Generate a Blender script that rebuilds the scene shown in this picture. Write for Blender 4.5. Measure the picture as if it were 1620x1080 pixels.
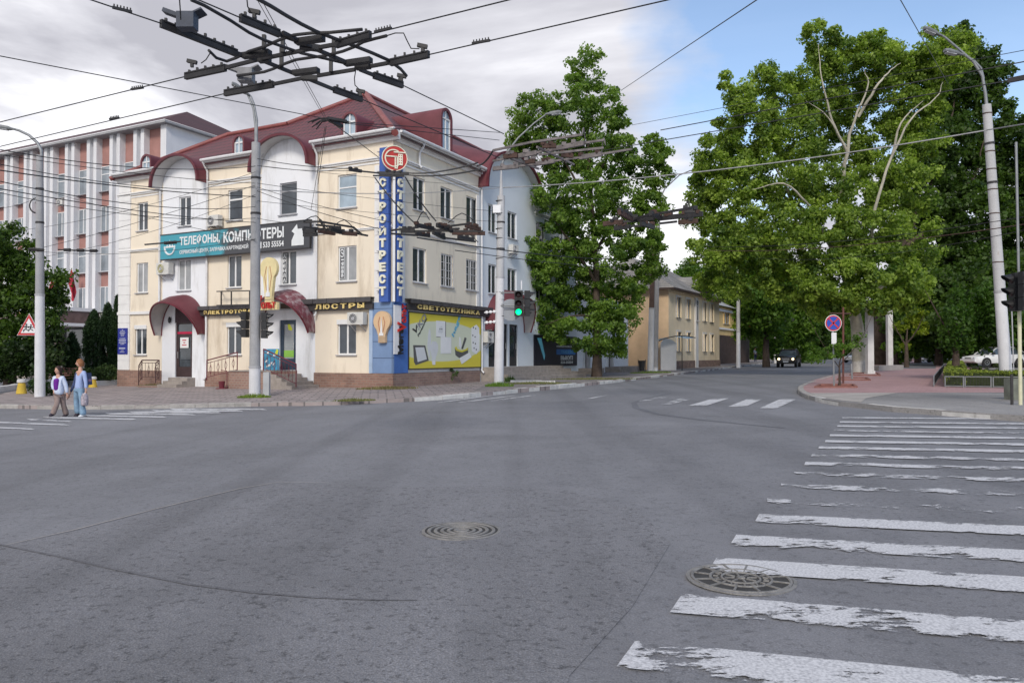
import bpy, bmesh, math, random
import numpy as np
from mathutils import Matrix, Vector
R = math.radians
scene = bpy.context.scene
for o in list(bpy.data.objects): bpy.data.objects.remove(o)
COL = scene.collection

# ---------------------------------------------------------------- camera
F, CX, CY, HOR, H = 1200.0, 810.0, 540.0, 562.0, 1.6
PITCH = math.atan((HOR - CY) / F)
cd = bpy.data.cameras.new('camera'); cam = bpy.data.objects.new('camera', cd); COL.objects.link(cam)
cd.sensor_width = 36; cd.lens = 36 * F / 1620; cd.clip_start = .1; cd.clip_end = 3000
cam.location = (0, 0, H); cam.rotation_euler = (R(90) + PITCH, 0, 0)
scene.camera = cam
# ---------------------------------------------------------------- light and exposure
SUN_EL, SUN_AZ = R(36), math.atan2(-.12, -.99)     # sun stands behind the camera, a little left
sd = bpy.data.lights.new('sun', 'SUN'); sun = bpy.data.objects.new('sun', sd); COL.objects.link(sun)
sd.energy = 1.6; sd.angle = R(14); sd.color = (1, .93, .82)
dirv = Vector((math.sin(SUN_AZ) * math.cos(SUN_EL), math.cos(SUN_AZ) * math.cos(SUN_EL), math.sin(SUN_EL)))
sun.rotation_euler = dirv.to_track_quat('Z', 'Y').to_euler()
scene.view_settings.view_transform = 'Standard'; scene.view_settings.look = 'None'
scene.view_settings.exposure = 0.52; scene.view_settings.gamma = 1; scene.view_settings.use_curve_mapping = False
scene.cycles.max_bounces = 6; scene.cycles.transparent_max_bounces = 12

def node(nt, typ, **kw):
    n = nt.nodes.new(typ)
    for k, v in kw.items():
        if k.startswith('i_'):
            key = k[2:]; n.inputs[int(key) if key.isdigit() else key.replace('_', ' ')].default_value = v
        else: setattr(n, k, v)
    return n
def math_(nt, op, a, b=None, clamp=False):
    n = nt.nodes.new('ShaderNodeMath'); n.operation = op; n.use_clamp = clamp
    for i, x in enumerate((a, b)):
        if x is None: continue
        if isinstance(x, (int, float)): n.inputs[i].default_value = x
        else: nt.links.new(x, n.inputs[i])
    return n.outputs[0]
def ramp(nt, fac, stops):
    n = nt.nodes.new('ShaderNodeValToRGB'); cr = n.color_ramp
    while len(cr.elements) < len(stops): cr.elements.new(.5)
    for e, (p, c) in zip(cr.elements, stops):
        e.position = p; e.color = (c[0], c[1], c[2], 1) if isinstance(c, tuple) else (c, c, c, 1)
    nt.links.new(fac, n.inputs[0]); return n.outputs[0]
def mix(nt, fac, a, b, mode='MIX'):
    n = nt.nodes.new('ShaderNodeMix'); n.data_type = 'RGBA'; n.blend_type = mode
    for s, x in ((n.inputs[0], fac), (n.inputs[6], a), (n.inputs[7], b)):
        if isinstance(x, (int, float)): s.default_value = x
        elif isinstance(x, tuple): s.default_value = (x[0], x[1], x[2], 1)
        else: nt.links.new(x, s)
    return n.outputs[2]

# ---------------------------------------------------------------- sky
world = bpy.data.worlds.new('World'); scene.world = world; world.use_nodes = True
wt = world.node_tree; wt.nodes.clear(); L = wt.links.new
sky = node(wt, 'ShaderNodeTexSky', sky_type='NISHITA', sun_disc=False, sun_elevation=SUN_EL, sun_rotation=SUN_AZ, air_density=1.0, dust_density=.2, ozone_density=1.5)
bg1 = node(wt, 'ShaderNodeBackground', i_Strength=.14); L(sky.outputs[0], bg1.inputs[0])
tc = node(wt, 'ShaderNodeTexCoord'); sp = node(wt, 'ShaderNodeSeparateXYZ'); L(tc.outputs['Generated'], sp.inputs[0])
X_, Y_, Z_ = sp.outputs
up = math_(wt, 'ADD', math_(wt, 'MAXIMUM', Z_, 0.0), .16)
cb = node(wt, 'ShaderNodeCombineXYZ'); L(math_(wt, 'DIVIDE', X_, up), cb.inputs[0]); L(math_(wt, 'DIVIDE', Y_, up), cb.inputs[1])
n1 = node(wt, 'ShaderNodeTexNoise', i_Scale=.95, i_Detail=9, i_Roughness=.58, i_Distortion=.15); L(cb.outputs[0], n1.inputs['Vector'])
mp = node(wt, 'ShaderNodeMapping'); mp.inputs['Location'].default_value = (3.7, 1.2, .4); L(cb.outputs[0], mp.inputs[0])
n2 = node(wt, 'ShaderNodeTexNoise', i_Scale=.8, i_Detail=9, i_Roughness=.55, i_Distortion=.5); L(mp.outputs[0], n2.inputs['Vector'])
# cloud cover: overcast to the left of the street, broken to blue on the right
side = math_(wt, 'DIVIDE', X_, math_(wt, 'MAXIMUM', Y_, .25))
cover = math_(wt, 'MULTIPLY', math_(wt, 'SUBTRACT', .27, side), 2.6)
cover = math_(wt, 'MINIMUM', math_(wt, 'MAXIMUM', cover, -.11), .6)
low = math_(wt, 'MULTIPLY', math_(wt, 'SUBTRACT', .33, Z_), 1.8)
low = math_(wt, 'MINIMUM', math_(wt, 'MAXIMUM', low, -.22), .34)
m = math_(wt, 'ADD', math_(wt, 'ADD', math_(wt, 'ADD', math_(wt, 'MULTIPLY', n1.outputs[0], 2.0), -.5), cover), low)
mask = ramp(wt, m, [(.40, 0.08), (.80, 1.0)])
gr = math_(wt, 'ADD', math_(wt, 'MULTIPLY', Z_, -.42), math_(wt, 'ADD', math_(wt, 'MULTIPLY', n2.outputs[0], 2.0), -.33))
cc = ramp(wt, gr, [(.34, (.40, .40, .445)), (.52, (.60, .60, .645)), (.68, (.85, .85, .88)), (.82, (.93, .93, .95))])
bg2 = node(wt, 'ShaderNodeBackground', i_Strength=.96); L(cc, bg2.inputs[0])
ms = node(wt, 'ShaderNodeMixShader'); L(mask, ms.inputs[0]); L(bg1.outputs[0], ms.inputs[1]); L(bg2.outputs[0], ms.inputs[2])
wo = node(wt, 'ShaderNodeOutputWorld'); L(ms.outputs[0], wo.inputs[0])

# ---------------------------------------------------------------- measuring helpers (photo pixel -> place)
def G(x, y): return .72 * math.tanh(x / 40) * (1 if y > 0 else 1)
def rise(x, y):
    s = min(1, max(0, (6 - x) / 9)); return .13 + .015 * min(8, max(0, y - 27)) * s
def GS(x, y): return G(x, y) + rise(x, y)
def ray(px, py):
    u = (px - CX) / F; v = (CY - py) / F
    return Vector((u, math.cos(PITCH) - math.sin(PITCH) * v, math.sin(PITCH) + math.cos(PITCH) * v))
O = Vector((0, 0, H))
def gp(px, py, f=G, dz=0):
    d = ray(px, py); z = 0
    for _ in range(25):
        t = (z + dz - H) / d.z; p = O + d * t; z = z * .3 + f(p.x, p.y) * .7
    return Vector((p.x, p.y, f(p.x, p.y) + dz))
def gs(px, py, dz=0): return gp(px, py, GS, dz)
def dp(px, py, Y):
    d = ray(px, py); return O + d * (Y / d.y)
def hp(px, py, z=5.8):
    d = ray(px, py); return O + d * ((z - H) / d.z)
def pl(px, py, p0, n):
    d = ray(px, py); n = Vector(n); return O + d * ((Vector(p0) - O).dot(n) / d.dot(n))

# ---------------------------------------------------------------- materials
MC = {}
def mat(name, col, rough=.8, var=.12, scale=2.5, bump=0, metal=0, spec=.4, fine=0, emit=0, grime=None, trans=0):
    if name in MC: return MC[name]
    m = bpy.data.materials.new(name); m.use_nodes = True; nt = m.node_tree
    b = nt.nodes['Principled BSDF']; b.inputs['Roughness'].default_value = rough
    b.inputs['Metallic'].default_value = metal; b.inputs['Specular IOR Level'].default_value = spec
    t = node(nt, 'ShaderNodeTexCoord'); ob = t.outputs['Object']
    n = node(nt, 'ShaderNodeTexNoise', i_Scale=scale, i_Detail=6, i_Roughness=.6); nt.links.new(ob, n.inputs['Vector'])
    lo = tuple(c * (1 - var) for c in col); hi = tuple(min(1, c * (1 + var)) for c in col)
    c = ramp(nt, n.outputs[0], [(.32, lo), (.68, hi)])
    if fine:
        n3 = node(nt, 'ShaderNodeTexNoise', i_Scale=scale * 25, i_Detail=3); nt.links.new(ob, n3.inputs['Vector'])
        c = mix(nt, 1.0, c, ramp(nt, n3.outputs[0], [(.3, 1 - fine), (.7, 1 + 0.0)]), 'MULTIPLY')
    if grime:
        gn = node(nt, 'ShaderNodeTexNoise', i_Scale=1.0, i_Detail=8, i_Roughness=.7)
        mp = node(nt, 'ShaderNodeMapping'); mp.inputs['Scale'].default_value = (grime[2], grime[2], grime[2] * .22); nt.links.new(ob, mp.inputs[0]); nt.links.new(mp.outputs[0], gn.inputs['Vector'])
        c = mix(nt, ramp(nt, gn.outputs[0], [(grime[1], 0.0), (grime[1] + .16, 1.0)]), c, grime[0])
    nt.links.new(c, b.inputs['Base Color'])
    if bump:
        nb = node(nt, 'ShaderNodeTexNoise', i_Scale=scale * 8, i_Detail=5); nt.links.new(ob, nb.inputs['Vector'])
        bp = node(nt, 'ShaderNodeBump', i_Strength=bump, i_Distance=.03); nt.links.new(nb.outputs[0], bp.inputs['Height']); nt.links.new(bp.outputs[0], b.inputs['Normal'])
    if emit:
        b.inputs['Emission Color'].default_value = (*col, 1); b.inputs['Emission Strength'].default_value = emit
    MC[name] = m; return m
def brick(name, c1, c2, cm, axes, bw, bh, mortar=.012, off=.5, bump=.4, rough=.85, rot=0, var=.25):
    if name in MC: return MC[name]
    m = bpy.data.materials.new(name); m.use_nodes = True; nt = m.node_tree; l = nt.links.new
    b = nt.nodes['Principled BSDF']; b.inputs['Roughness'].default_value = rough
    t = node(nt, 'ShaderNodeTexCoord'); s = node(nt, 'ShaderNodeSeparateXYZ'); l(t.outputs['Object'], s.inputs[0])
    cb = node(nt, 'ShaderNodeCombineXYZ'); l(s.outputs[axes[0]], cb.inputs[0]); l(s.outputs[axes[1]], cb.inputs[1])
    v = cb.outputs[0]
    if rot:
        mp = node(nt, 'ShaderNodeMapping'); mp.inputs['Rotation'].default_value = (0, 0, rot); l(v, mp.inputs[0]); v = mp.outputs[0]
    k = node(nt, 'ShaderNodeTexBrick', offset=off, i_Scale=1.0, i_Mortar_Size=mortar, i_Brick_Width=bw, i_Row_Height=bh, i_Mortar_Smooth=.2)
    k.inputs['Color1'].default_value = (*c1, 1); k.inputs['Color2'].default_value = (*c2, 1); k.inputs['Mortar'].default_value = (*cm, 1); l(v, k.inputs['Vector'])
    n = node(nt, 'ShaderNodeTexNoise', i_Scale=.9, i_Detail=8, i_Roughness=.7); l(t.outputs['Object'], n.inputs['Vector'])
    c = mix(nt, 1.0, k.outputs['Color'], ramp(nt, n.outputs[0], [(.3, 1 - var), (.7, 1.0)]), 'MULTIPLY')
    l(c, b.inputs['Base Color'])
    bp = node(nt, 'ShaderNodeBump', i_Strength=bump, i_Distance=.02); bp.invert = True; l(k.outputs['Fac'], bp.inputs['Height']); l(bp.outputs[0], b.inputs['Normal'])
    MC[name] = m; return m

# ---------------------------------------------------------------- mesh builder
class MB:
    def __init__(s, fn=None): s.v = []; s.f = []; s.m = []; s.fn = fn; s.mi = 0
    def add(s, vs, fs):
        b = len(s.v)
        for p in vs:
            p = Vector(p); s.v.append(Vector(s.fn(*p)) if s.fn else p)
        for f in fs: s.f.append([b + i for i in f]); s.m.append(s.mi)
        return s
    def box(s, p0, p1):
        x0, y0, z0 = p0; x1, y1, z1 = p1
        return s.add([(x0,y0,z0),(x1,y0,z0),(x1,y1,z0),(x0,y1,z0),(x0,y0,z1),(x1,y0,z1),(x1,y1,z1),(x0,y1,z1)],
                     [(0,3,2,1),(4,5,6,7),(0,1,5,4),(1,2,6,5),(2,3,7,6),(3,0,4,7)])
    def obox(s, c, sz, M=None):
        c = Vector(c); h = Vector(sz) / 2; M = M or Matrix.Identity(3); vs = []
        for k in range(8):
            d = Vector(((1 if k & 1 else -1) * h.x, (1 if k & 2 else -1) * h.y, (1 if k & 4 else -1) * h.z)); vs.append(c + M @ d)
        return s.add(vs, [(0,2,3,1),(4,5,7,6),(0,1,5,4),(1,3,7,5),(3,2,6,7),(2,0,4,6)])
    def bar(s, a, b, w, h=None, upv=(0, 0, 1)):
        a = Vector(a); b = Vector(b); h = h or w; d = (b - a); L = d.length; d.normalize()
        u = Vector(upv); x = d.cross(u)
        if x.length < 1e-4: x = d.cross(Vector((1, 0, 0)))
        x.normalize(); y = x.cross(d)
        M = Matrix((x, d, y)).transposed(); return s.obox((a + b) / 2, (w, L, h), M)
    def quad(s, *p): return s.add(p, [tuple(range(len(p)))])
    def tube(s, pts, r, n=8, cap=True):
        pts = [Vector(p) for p in pts]; k = len(pts); rs = r if isinstance(r, (list, tuple)) else [r] * k
        vs = []; fs = []; px = None
        for i, p in enumerate(pts):
            d = (pts[min(i + 1, k - 1)] - pts[max(i - 1, 0)])
            if d.length < 1e-9: d = Vector((0, 0, 1))
            d.normalize()
            if px is None:
                a = Vector((0, 0, 1)) if abs(d.z) < .9 else Vector((1, 0, 0)); px = d.cross(a).normalized()
            else:
                px = (px - d * px.dot(d)); px = px.normalized() if px.length > 1e-6 else d.orthogonal().normalized()
            py = d.cross(px)
            for j in range(n):
                t = 2 * math.pi * j / n; vs.append(p + (px * math.cos(t) + py * math.sin(t)) * rs[i])
        for i in range(k - 1):
            for j in range(n):
                a = i * n + j; b = i * n + (j + 1) % n; fs.append((a, b, b + n, a + n))
        if cap: fs.append(tuple(range(n))[::-1]); fs.append(tuple(range((k - 1) * n, k * n)))
        return s.add(vs, fs)
    def lathe(s, prof, c=(0, 0, 0), n=16, ax=None):
        c = Vector(c); ax = ax or Matrix.Identity(3); vs = []; fs = []
        for r, z in prof:
            for j in range(n):
                t = 2 * math.pi * j / n; vs.append(c + ax @ Vector((r * math.cos(t), r * math.sin(t), z)))
        for i in range(len(prof) - 1):
            for j in range(n):
                a = i * n + j; b = i * n + (j + 1) % n; fs.append((a, b, b + n, a + n))
        fs.append(tuple(range(n))[::-1]); fs.append(tuple(range((len(prof) - 1) * n, len(prof) * n)))
        return s.add(vs, fs)
    def prism(s, poly, o, u, v, d):
        """polygon (a,b) in plane o+a*u+b*v, extruded by vector d"""
        o = Vector(o); u = Vector(u); v = Vector(v); d = Vector(d); n = len(poly)
        A = [o + u * a + v * b for a, b in poly]; Bv = [p + d for p in A]
        return s.add(A + Bv, [tuple(range(n))[::-1], tuple(range(n, 2 * n))] + [(i, (i + 1) % n, n + (i + 1) % n, n + i) for i in range(n)])
    def mesh(s, name, mats, inv=None):
        me = bpy.data.meshes.new(name); vs = [inv @ p for p in s.v] if inv else s.v
        me.from_pydata([tuple(p) for p in vs], [], s.f)
        for m in (mats if isinstance(mats, (list, tuple)) else [mats]): me.materials.append(m)
        if any(s.m): me.polygons.foreach_set('material_index', s.m)
        me.update(); return me
WM = {}
def tag(o, label=None, cat=None, group=None, kind=None):
    if label: o['label'] = label
    if cat: o['category'] = cat
    if group: o['group'] = group
    if kind: o['kind'] = kind
    return o
def thing(name, label, cat, loc=(0, 0, 0), rz=0, group=None):
    o = bpy.data.objects.new(name, None); COL.objects.link(o); o.empty_display_size = .2
    o.location = loc; o.rotation_euler = (0, 0, rz); WM[o.name] = Matrix.Translation(Vector(loc)) @ Matrix.Rotation(rz, 4, 'Z')
    return tag(o, label, cat, group)
def smooth(me, ang=40):
    bm = bmesh.new(); bm.from_mesh(me)
    bmesh.ops.recalc_face_normals(bm, faces=bm.faces)
    for f in bm.faces: f.smooth = True
    for e in bm.edges:
        if len(e.link_faces) == 2 and e.calc_face_angle(0) > R(ang): e.smooth = False
    bm.to_mesh(me); bm.free()
def part(name, mb, mats, parent, local=False, sm=None, label=None):
    """mb holds world coordinates (or the parent's own when local)"""
    W = WM[parent.name]; me = mb.mesh(name, mats, None if local else W.inverted())
    if sm: smooth(me, sm)
    o = bpy.data.objects.new(name, me); COL.objects.link(o); o.parent = parent; WM[o.name] = W
    if label: o['label'] = label
    return o
def solo(name, mb, mats, label=None, cat=None, loc=None, group=None, kind=None, sm=None):
    if loc is None:
        c = [min(v[i] for v in mb.v) for i in range(3)]; C2 = [max(v[i] for v in mb.v) for i in range(3)]
        loc = ((c[0] + C2[0]) / 2, (c[1] + C2[1]) / 2, c[2])
    W = Matrix.Translation(Vector(loc)); me = mb.mesh(name, mats, W.inverted())
    if sm: smooth(me, sm)
    o = bpy.data.objects.new(name, me); COL.objects.link(o); o.location = loc; WM[o.name] = W
    return tag(o, label, cat, group, kind)
def copy_tree(o, parent=None):
    c = o.copy(); COL.objects.link(c); c.parent = parent
    for ch in [x for x in o.children]: copy_tree(ch, c)
    return c
TXT = {}
def text_geo(body, bold=0.0, ext=.02):
    k = (body, bold, ext)
    if k in TXT: return TXT[k]
    c = bpy.data.curves.new('t', 'FONT'); c.body = body; c.resolution_u = 2; c.offset = bold; c.extrude = ext
    o = bpy.data.objects.new('t', c); COL.objects.link(o); dg = bpy.context.evaluated_depsgraph_get()
    me = bpy.data.meshes.new_from_object(o.evaluated_get(dg))
    vs = [v.co.copy() for v in me.vertices]; fs = [tuple(p.vertices) for p in me.polygons]
    bpy.data.objects.remove(o); bpy.data.curves.remove(c); bpy.data.meshes.remove(me)
    x0 = min(v.x for v in vs); x1 = max(v.x for v in vs); y0 = min(v.y for v in vs); y1 = max(v.y for v in vs)
    TXT[k] = ([(((v.x - x0) / (x1 - x0)), (v.y - y0) / (y1 - y0), (v.z / ext + 1) / 2) for v in vs], fs); return TXT[k]
def put_text(mb, body, o, u, v, n, depth=.02, bold=.01):
    """u, v: full width and height vectors; n: outward unit normal"""
    vs, fs = text_geo(body, bold); o = Vector(o); u = Vector(u); v = Vector(v); n = Vector(n)
    mb.add([o + u * a + v * b + n * (c * depth) for a, b, c in vs], fs)
def grid_wall(mb, P, u0, u1, z0, z1, holes, depth=.16):
    us = sorted(set([u0, u1] + [h[0] for h in holes] + [h[2] for h in holes])); zs = sorted(set([z0, z1] + [h[1] for h in holes] + [h[3] for h in holes]))
    us = [u for u in us if u0 - 1e-6 <= u <= u1 + 1e-6]; zs = [z for z in zs if z0 - 1e-6 <= z <= z1 + 1e-6]
    for a, b in zip(us, us[1:]):
        for c, d in zip(zs, zs[1:]):
            um, zm = (a + b) / 2, (c + d) / 2
            if any(h[0] < um < h[2] and h[1] < zm < h[3] for h in holes): continue
            mb.quad(P(a, 0, c), P(b, 0, c), P(b, 0, d), P(a, 0, d))
    for h in holes:
        a, c, b, d = h
        if b < u0 or a > u1: continue
        for q in (((a, c), (b, c)), ((b, c), (b, d)), ((b, d), (a, d)), ((a, d), (a, c))):
            (p, r), (s, t) = q; mb.quad(P(p, 0, r), P(s, 0, t), P(s, -depth, t), P(p, -depth, r))
# ================================================================ GROUND
def asphalt(name, col, rough=.85, spk=1.0, worn=.18):
    m = bpy.data.materials.new(name); m.use_nodes = True; nt = m.node_tree; l = nt.links.new
    b = nt.nodes['Principled BSDF']; b.inputs['Specular IOR Level'].default_value = .35
    t = node(nt, 'ShaderNodeTexCoord'); ob = t.outputs['Object']
    def ns(s, d=4, r=.6, dist=0):
        n = node(nt, 'ShaderNodeTexNoise', i_Scale=s, i_Detail=d, i_Roughness=r, i_Distortion=dist); l(ob, n.inputs['Vector']); return n.outputs[0]
    big = ramp(nt, ns(.16, 5, .6, .6), [(.3, 1 - worn), (.7, 1 + worn)])
    mid = ramp(nt, ns(1.3, 8, .72, .4), [(.34, .88), (.5, 1.0), (.68, 1.05)])
    pit = ramp(nt, ns(16, 6, .75), [(.38, 1 - .45 * spk), (.46, 1.0)])
    fin = ramp(nt, ns(95, 2, .6), [(.3, 1 - .34 * spk), (.55, 1.0), (.74, 1 + .42 * spk)])
    c = mix(nt, 1.0, mix(nt, 1.0, mix(nt, 1.0, mix(nt, 1.0, col, big, 'MULTIPLY'), mid, 'MULTIPLY'), fin, 'MULTIPLY'), pit, 'MULTIPLY')
    # faint dark tyre tracks
    mp = node(nt, 'ShaderNodeMapping'); mp.inputs['Rotation'].default_value = (0, 0, R(28)); mp.inputs['Scale'].default_value = (.8, .03, 1); l(ob, mp.inputs[0])
    nt2 = node(nt, 'ShaderNodeTexNoise', i_Scale=1.0, i_Detail=3, i_Distortion=.5); l(mp.outputs[0], nt2.inputs['Vector'])
    c = mix(nt, 1.0, c, ramp(nt, nt2.outputs[0], [(.35, .86), (.5, 1.0), (.7, 1.05)]), 'MULTIPLY')
    l(c, b.inputs['Base Color']); l(ramp(nt, ns(1.3, 5), [(.3, rough - .12), (.7, rough + .05)]), b.inputs['Roughness'])
    bp = node(nt, 'ShaderNodeBump', i_Strength=.55 * spk, i_Distance=.012); l(ns(70, 3), bp.inputs['Height'])
    bp2 = node(nt, 'ShaderNodeBump', i_Strength=.5 * spk, i_Distance=.03); l(ns(9, 5, .7), bp2.inputs['Height']); l(bp.outputs[0], bp2.inputs['Normal']); l(bp2.outputs[0], b.inputs['Normal'])
    return m
A_ROAD = asphalt('asphalt_road', (.212, .213, .228), spk=.7); A_OLD = asphalt('asphalt_old_patch', (.212, .212, .226), spk=1.05, worn=.22)
A_YARD = asphalt('asphalt_yard', (.17, .175, .19), spk=.7)
PAVE = brick('paving_slabs_grey', (.43, .36, .345), (.33, .285, .28), (.19, .17, .165), (0, 1), .62, .5, .03, .5, .5, .9, R(-10), .42)
PAVE2 = brick('paving_slabs_street', (.34, .30, .29), (.27, .245, .24), (.12, .11, .105), (0, 1), .5, .5, .025, .5, .5, .9, R(62), .4)
PINK = brick('paving_blocks_pink', (.46, .29, .285), (.41, .245, .245), (.30, .21, .205), (0, 1), .22, .11, .006, .5, .3, .85, R(-15), .25)
CONC = mat('pale_concrete_ground', (.42, .39, .36), .9, .16, 1.2, .3, fine=.25)
KERB = mat('kerb_concrete', (.40, .38, .36), .9, .22, 3, .5, fine=.3, grime=((.12, .12, .11), .58, 5))
KERBW = mat('kerb_white_limewash', (.60, .59, .57), .9, .15, 3, .4, fine=.2, grime=((.25, .24, .22), .56, 4))

mb = MB()
xs = [-900, -300, -140, -90, -60] + [x for x in range(-48, 50, 4)] + [60, 90, 140, 300, 900]; ys = [-80, -20, 0, 10, 20, 30, 40, 60, 80, 110, 150, 220, 320, 500, 900, 1600]
mb.add([(x, y, G(x, y)) for y in ys for x in xs], [(j * len(xs) + i, j * len(xs) + i + 1, (j + 1) * len(xs) + i + 1, (j + 1) * len(xs) + i) for j in range(len(ys) - 1) for i in range(len(xs) - 1)])
solo('road', mb, A_ROAD, loc=(0, 0, 0), kind='structure', sm=30)

def sheet(name, pts, f, dz, m, skirt=0, loc=(0, 0, 0)):
    """a flat area laid over the terrain, cut fine enough to follow it"""
    bm = bmesh.new(); fa = bm.faces.new([bm.verts.new((p[0], p[1], 0)) for p in pts])
    bmesh.ops.triangulate(bm, faces=[fa])
    x0 = min(p[0] for p in pts); x1 = max(p[0] for p in pts); y0 = min(p[1] for p in pts); y1 = max(p[1] for p in pts)
    for ax, a, b in ((0, x0, x1), (1, y0, y1)):
        k = math.ceil(a / 6) * 6
        while k < min(b, 120):
            if k > -120: bmesh.ops.bisect_plane(bm, geom=bm.verts[:] + bm.edges[:] + bm.faces[:], plane_co=(k, 0, 0) if ax == 0 else (0, k, 0), plane_no=(1, 0, 0) if ax == 0 else (0, 1, 0))
            k += 6
    for v in bm.verts: v.co.z = f(v.co.x, v.co.y) + dz
    if skirt:
        be = [e for e in bm.edges if len(e.link_faces) == 1]
        r = bmesh.ops.extrude_edge_only(bm, edges=be)
        for g in r['geom']:
            if isinstance(g, bmesh.types.BMVert): g.co.z -= skirt
    bmesh.ops.recalc_face_normals(bm, faces=bm.faces)
    me = bpy.data.meshes.new(name); bm.to_mesh(me); bm.free(); me.materials.append(m)
    if sum(p.normal.z * p.area for p in me.polygons) < 0: me.flip_normals()
    o = bpy.data.objects.new(name, me); COL.objects.link(o); o['kind'] = 'structure'; return o
def xy(L, f=gs): return [(f(a, b).x, f(a, b).y) for a, b in L]
KL = [(0, 640), (90, 641.5), (160, 641.5), (268, 640), (330, 638.5), (398, 637), (445, 636)]
KM = [(483, 636), (540, 634.5), (592, 632)]
KR = [(656, 629), (700, 626), (742, 622.6), (780, 618.5), (819, 614.5), (870, 610), (925, 605.5), (960, 602.5), (1037, 594), (1100, 586.5), (1160, 579.5), (1219, 573)]
f0 = xy(KL + KM + KR); a = f0[0]
left_far = (-95, a[1] + .5 * 0); last = f0[-1]; prev = f0[-3]
dv = Vector((last[0] - prev[0], last[1] - prev[1])).normalized()
ext = (last[0] + dv.x * 90, last[1] + dv.y * 90)
sheet('pavement', [left_far] + f0 + [ext, (ext[0] - 60, ext[1] + 40), (-95, 230)], GS, 0, PAVE, .4)
# street pavement strip is greyer; forecourt of the office is asphalt
fc = xy([(0, 623), (46, 613), (110, 608.5), (196, 606)])
sheet('forecourt', [(-95, fc[0][1] - 3)] + fc + [(-22, 62), (-30, 110), (-95, 150)], GS, .004, A_YARD)
sp_ = xy([(742, 621), (819, 613.2), (870, 609), (925, 604.5), (960, 601.5), (1037, 593), (1100, 585.7), (1160, 579), (1219, 572.4)])
bk = xy([(1140, 574.5), (1060, 577), (995, 583), (900, 588), (790, 600)])
sheet('street_pavement', sp_ + [(ext[0] - .4, ext[1]), (ext[0] - 6, ext[1])] + bk, GS, .004, PAVE2)
def kerb(name, pts, m, w=.17, h=.14, f=GS, seg=1.0, jit=.012, seed=1, top=.012, skip=()):
    rnd = random.Random(seed); mb = MB(); P = [Vector((p[0], p[1], 0)) for p in pts]; k = 0
    for a, b in zip(P, P[1:]):
        L = (b - a).length; n = max(1, round(L / seg)); d = (b - a) / n; nx = Vector((-d.y, d.x, 0)).normalized()
        for i in range(n):
            k += 1
            if k in skip: continue
            s = a + d * i; e = a + d * (i + 1) - d.normalized() * .02; dz = rnd.uniform(-jit, jit); dx = nx * rnd.uniform(-jit, jit)
            vs = []
            for q in (s, e):
                for (o_, hh, ch) in ((0, -h - .1, 0), (0, -.03, 0), (.03, 0, 0), (w, 0, 0), (w, -h - .1, 0)):
                    pt = q + nx * o_ + dx; z = f(pt.x, pt.y); vs.append((pt.x, pt.y, z + top + dz + hh))
            mb.add(vs, [(0, 1, 6, 5), (1, 2, 7, 6), (2, 3, 8, 7), (3, 4, 9, 8), (0, 4, 3, 2, 1), (5, 6, 7, 8, 9)])
    return solo(name, mb, m, loc=(0, 0, 0), kind='structure')
kerb('kerb', [left_far] + xy(KL), KERB, seed=3, jit=.012, seg=1.1)
kerb('kerb', xy(KM), mat('kerb_broken_concrete', (.38, .37, .35), .95, .3, 6, 1.0, fine=.5, grime=((.10, .11, .07), .55, 8)), seed=5, jit=.035, seg=.5, skip=(4, 9))
kerb('kerb', xy(KR) + [ext], KERBW, seed=7, jit=.02, seg=1.0)
# right-hand corner
RK = [(1352, 583.5), (1332, 590), (1310, 595.5), (1289.6, 601), (1272, 606.5), (1263, 611), (1262, 616), (1268, 621), (1280, 625.5), (1300, 630), (1326.7, 634.5), (1373, 639), (1411, 643), (1490, 648.5), (1568, 654), (1620, 657)]
def GR(x, y): return G(x, y) + .13
def gr(px, py, dz=0): return gp(px, py, GR, dz)
rk = xy(RK, gr); l0 = rk[0]; dv2 = dv
extR = (l0[0] + dv.x * 170, l0[1] + dv.y * 170); dr = Vector(rk[-1]) - Vector(rk[-3]); dr.normalize()
farR = (rk[-1][0] + dr.x * 60, rk[-1][1] + dr.y * 60)
sheet('corner_pavement', [extR] + rk + [farR, (150, 40), (190, 250)], GR, 0, asphalt('corner_surfacing', (.28, .27, .265), spk=.8, worn=.25), .4)
kerb('kerb', [extR] + rk[:9], KERB, f=GR, seed=11, w=.2)
kerb('kerb', rk[8:] + [farR], KERBW, f=GR, seed=12, jit=.015, w=.14, top=.004)
E1 = [(1352, 582.7), (1332, 589.3), (1310, 594.6), (1290, 600.2), (1275, 605.5), (1268, 611.5), (1270, 617), (1283, 621.6)]
pk = xy(E1, gr)
sheet('pink_paving', [(extR[0] + .3, extR[1])] + pk + xy([(1422, 621), (1620, 620.5), (1680, 620), (1680, 600), (1490, 575)], gr) + [(extR[0] + 14, extR[1])], GR, .004, PINK)
sheet('pale_paving', xy([(1283, 621.8), (1422, 621.2), (1370, 630), (1362, 636.6), (1326.7, 633), (1300, 628.6), (1281, 624.4)], gr), GR, .008, CONC)
sheet('asphalt_path', xy([(1480, 583), (1422, 583), (1402, 577), (1455, 574), (1466, 562.5), (1484, 562.5)], gr), GR, .009, A_YARD)
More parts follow.
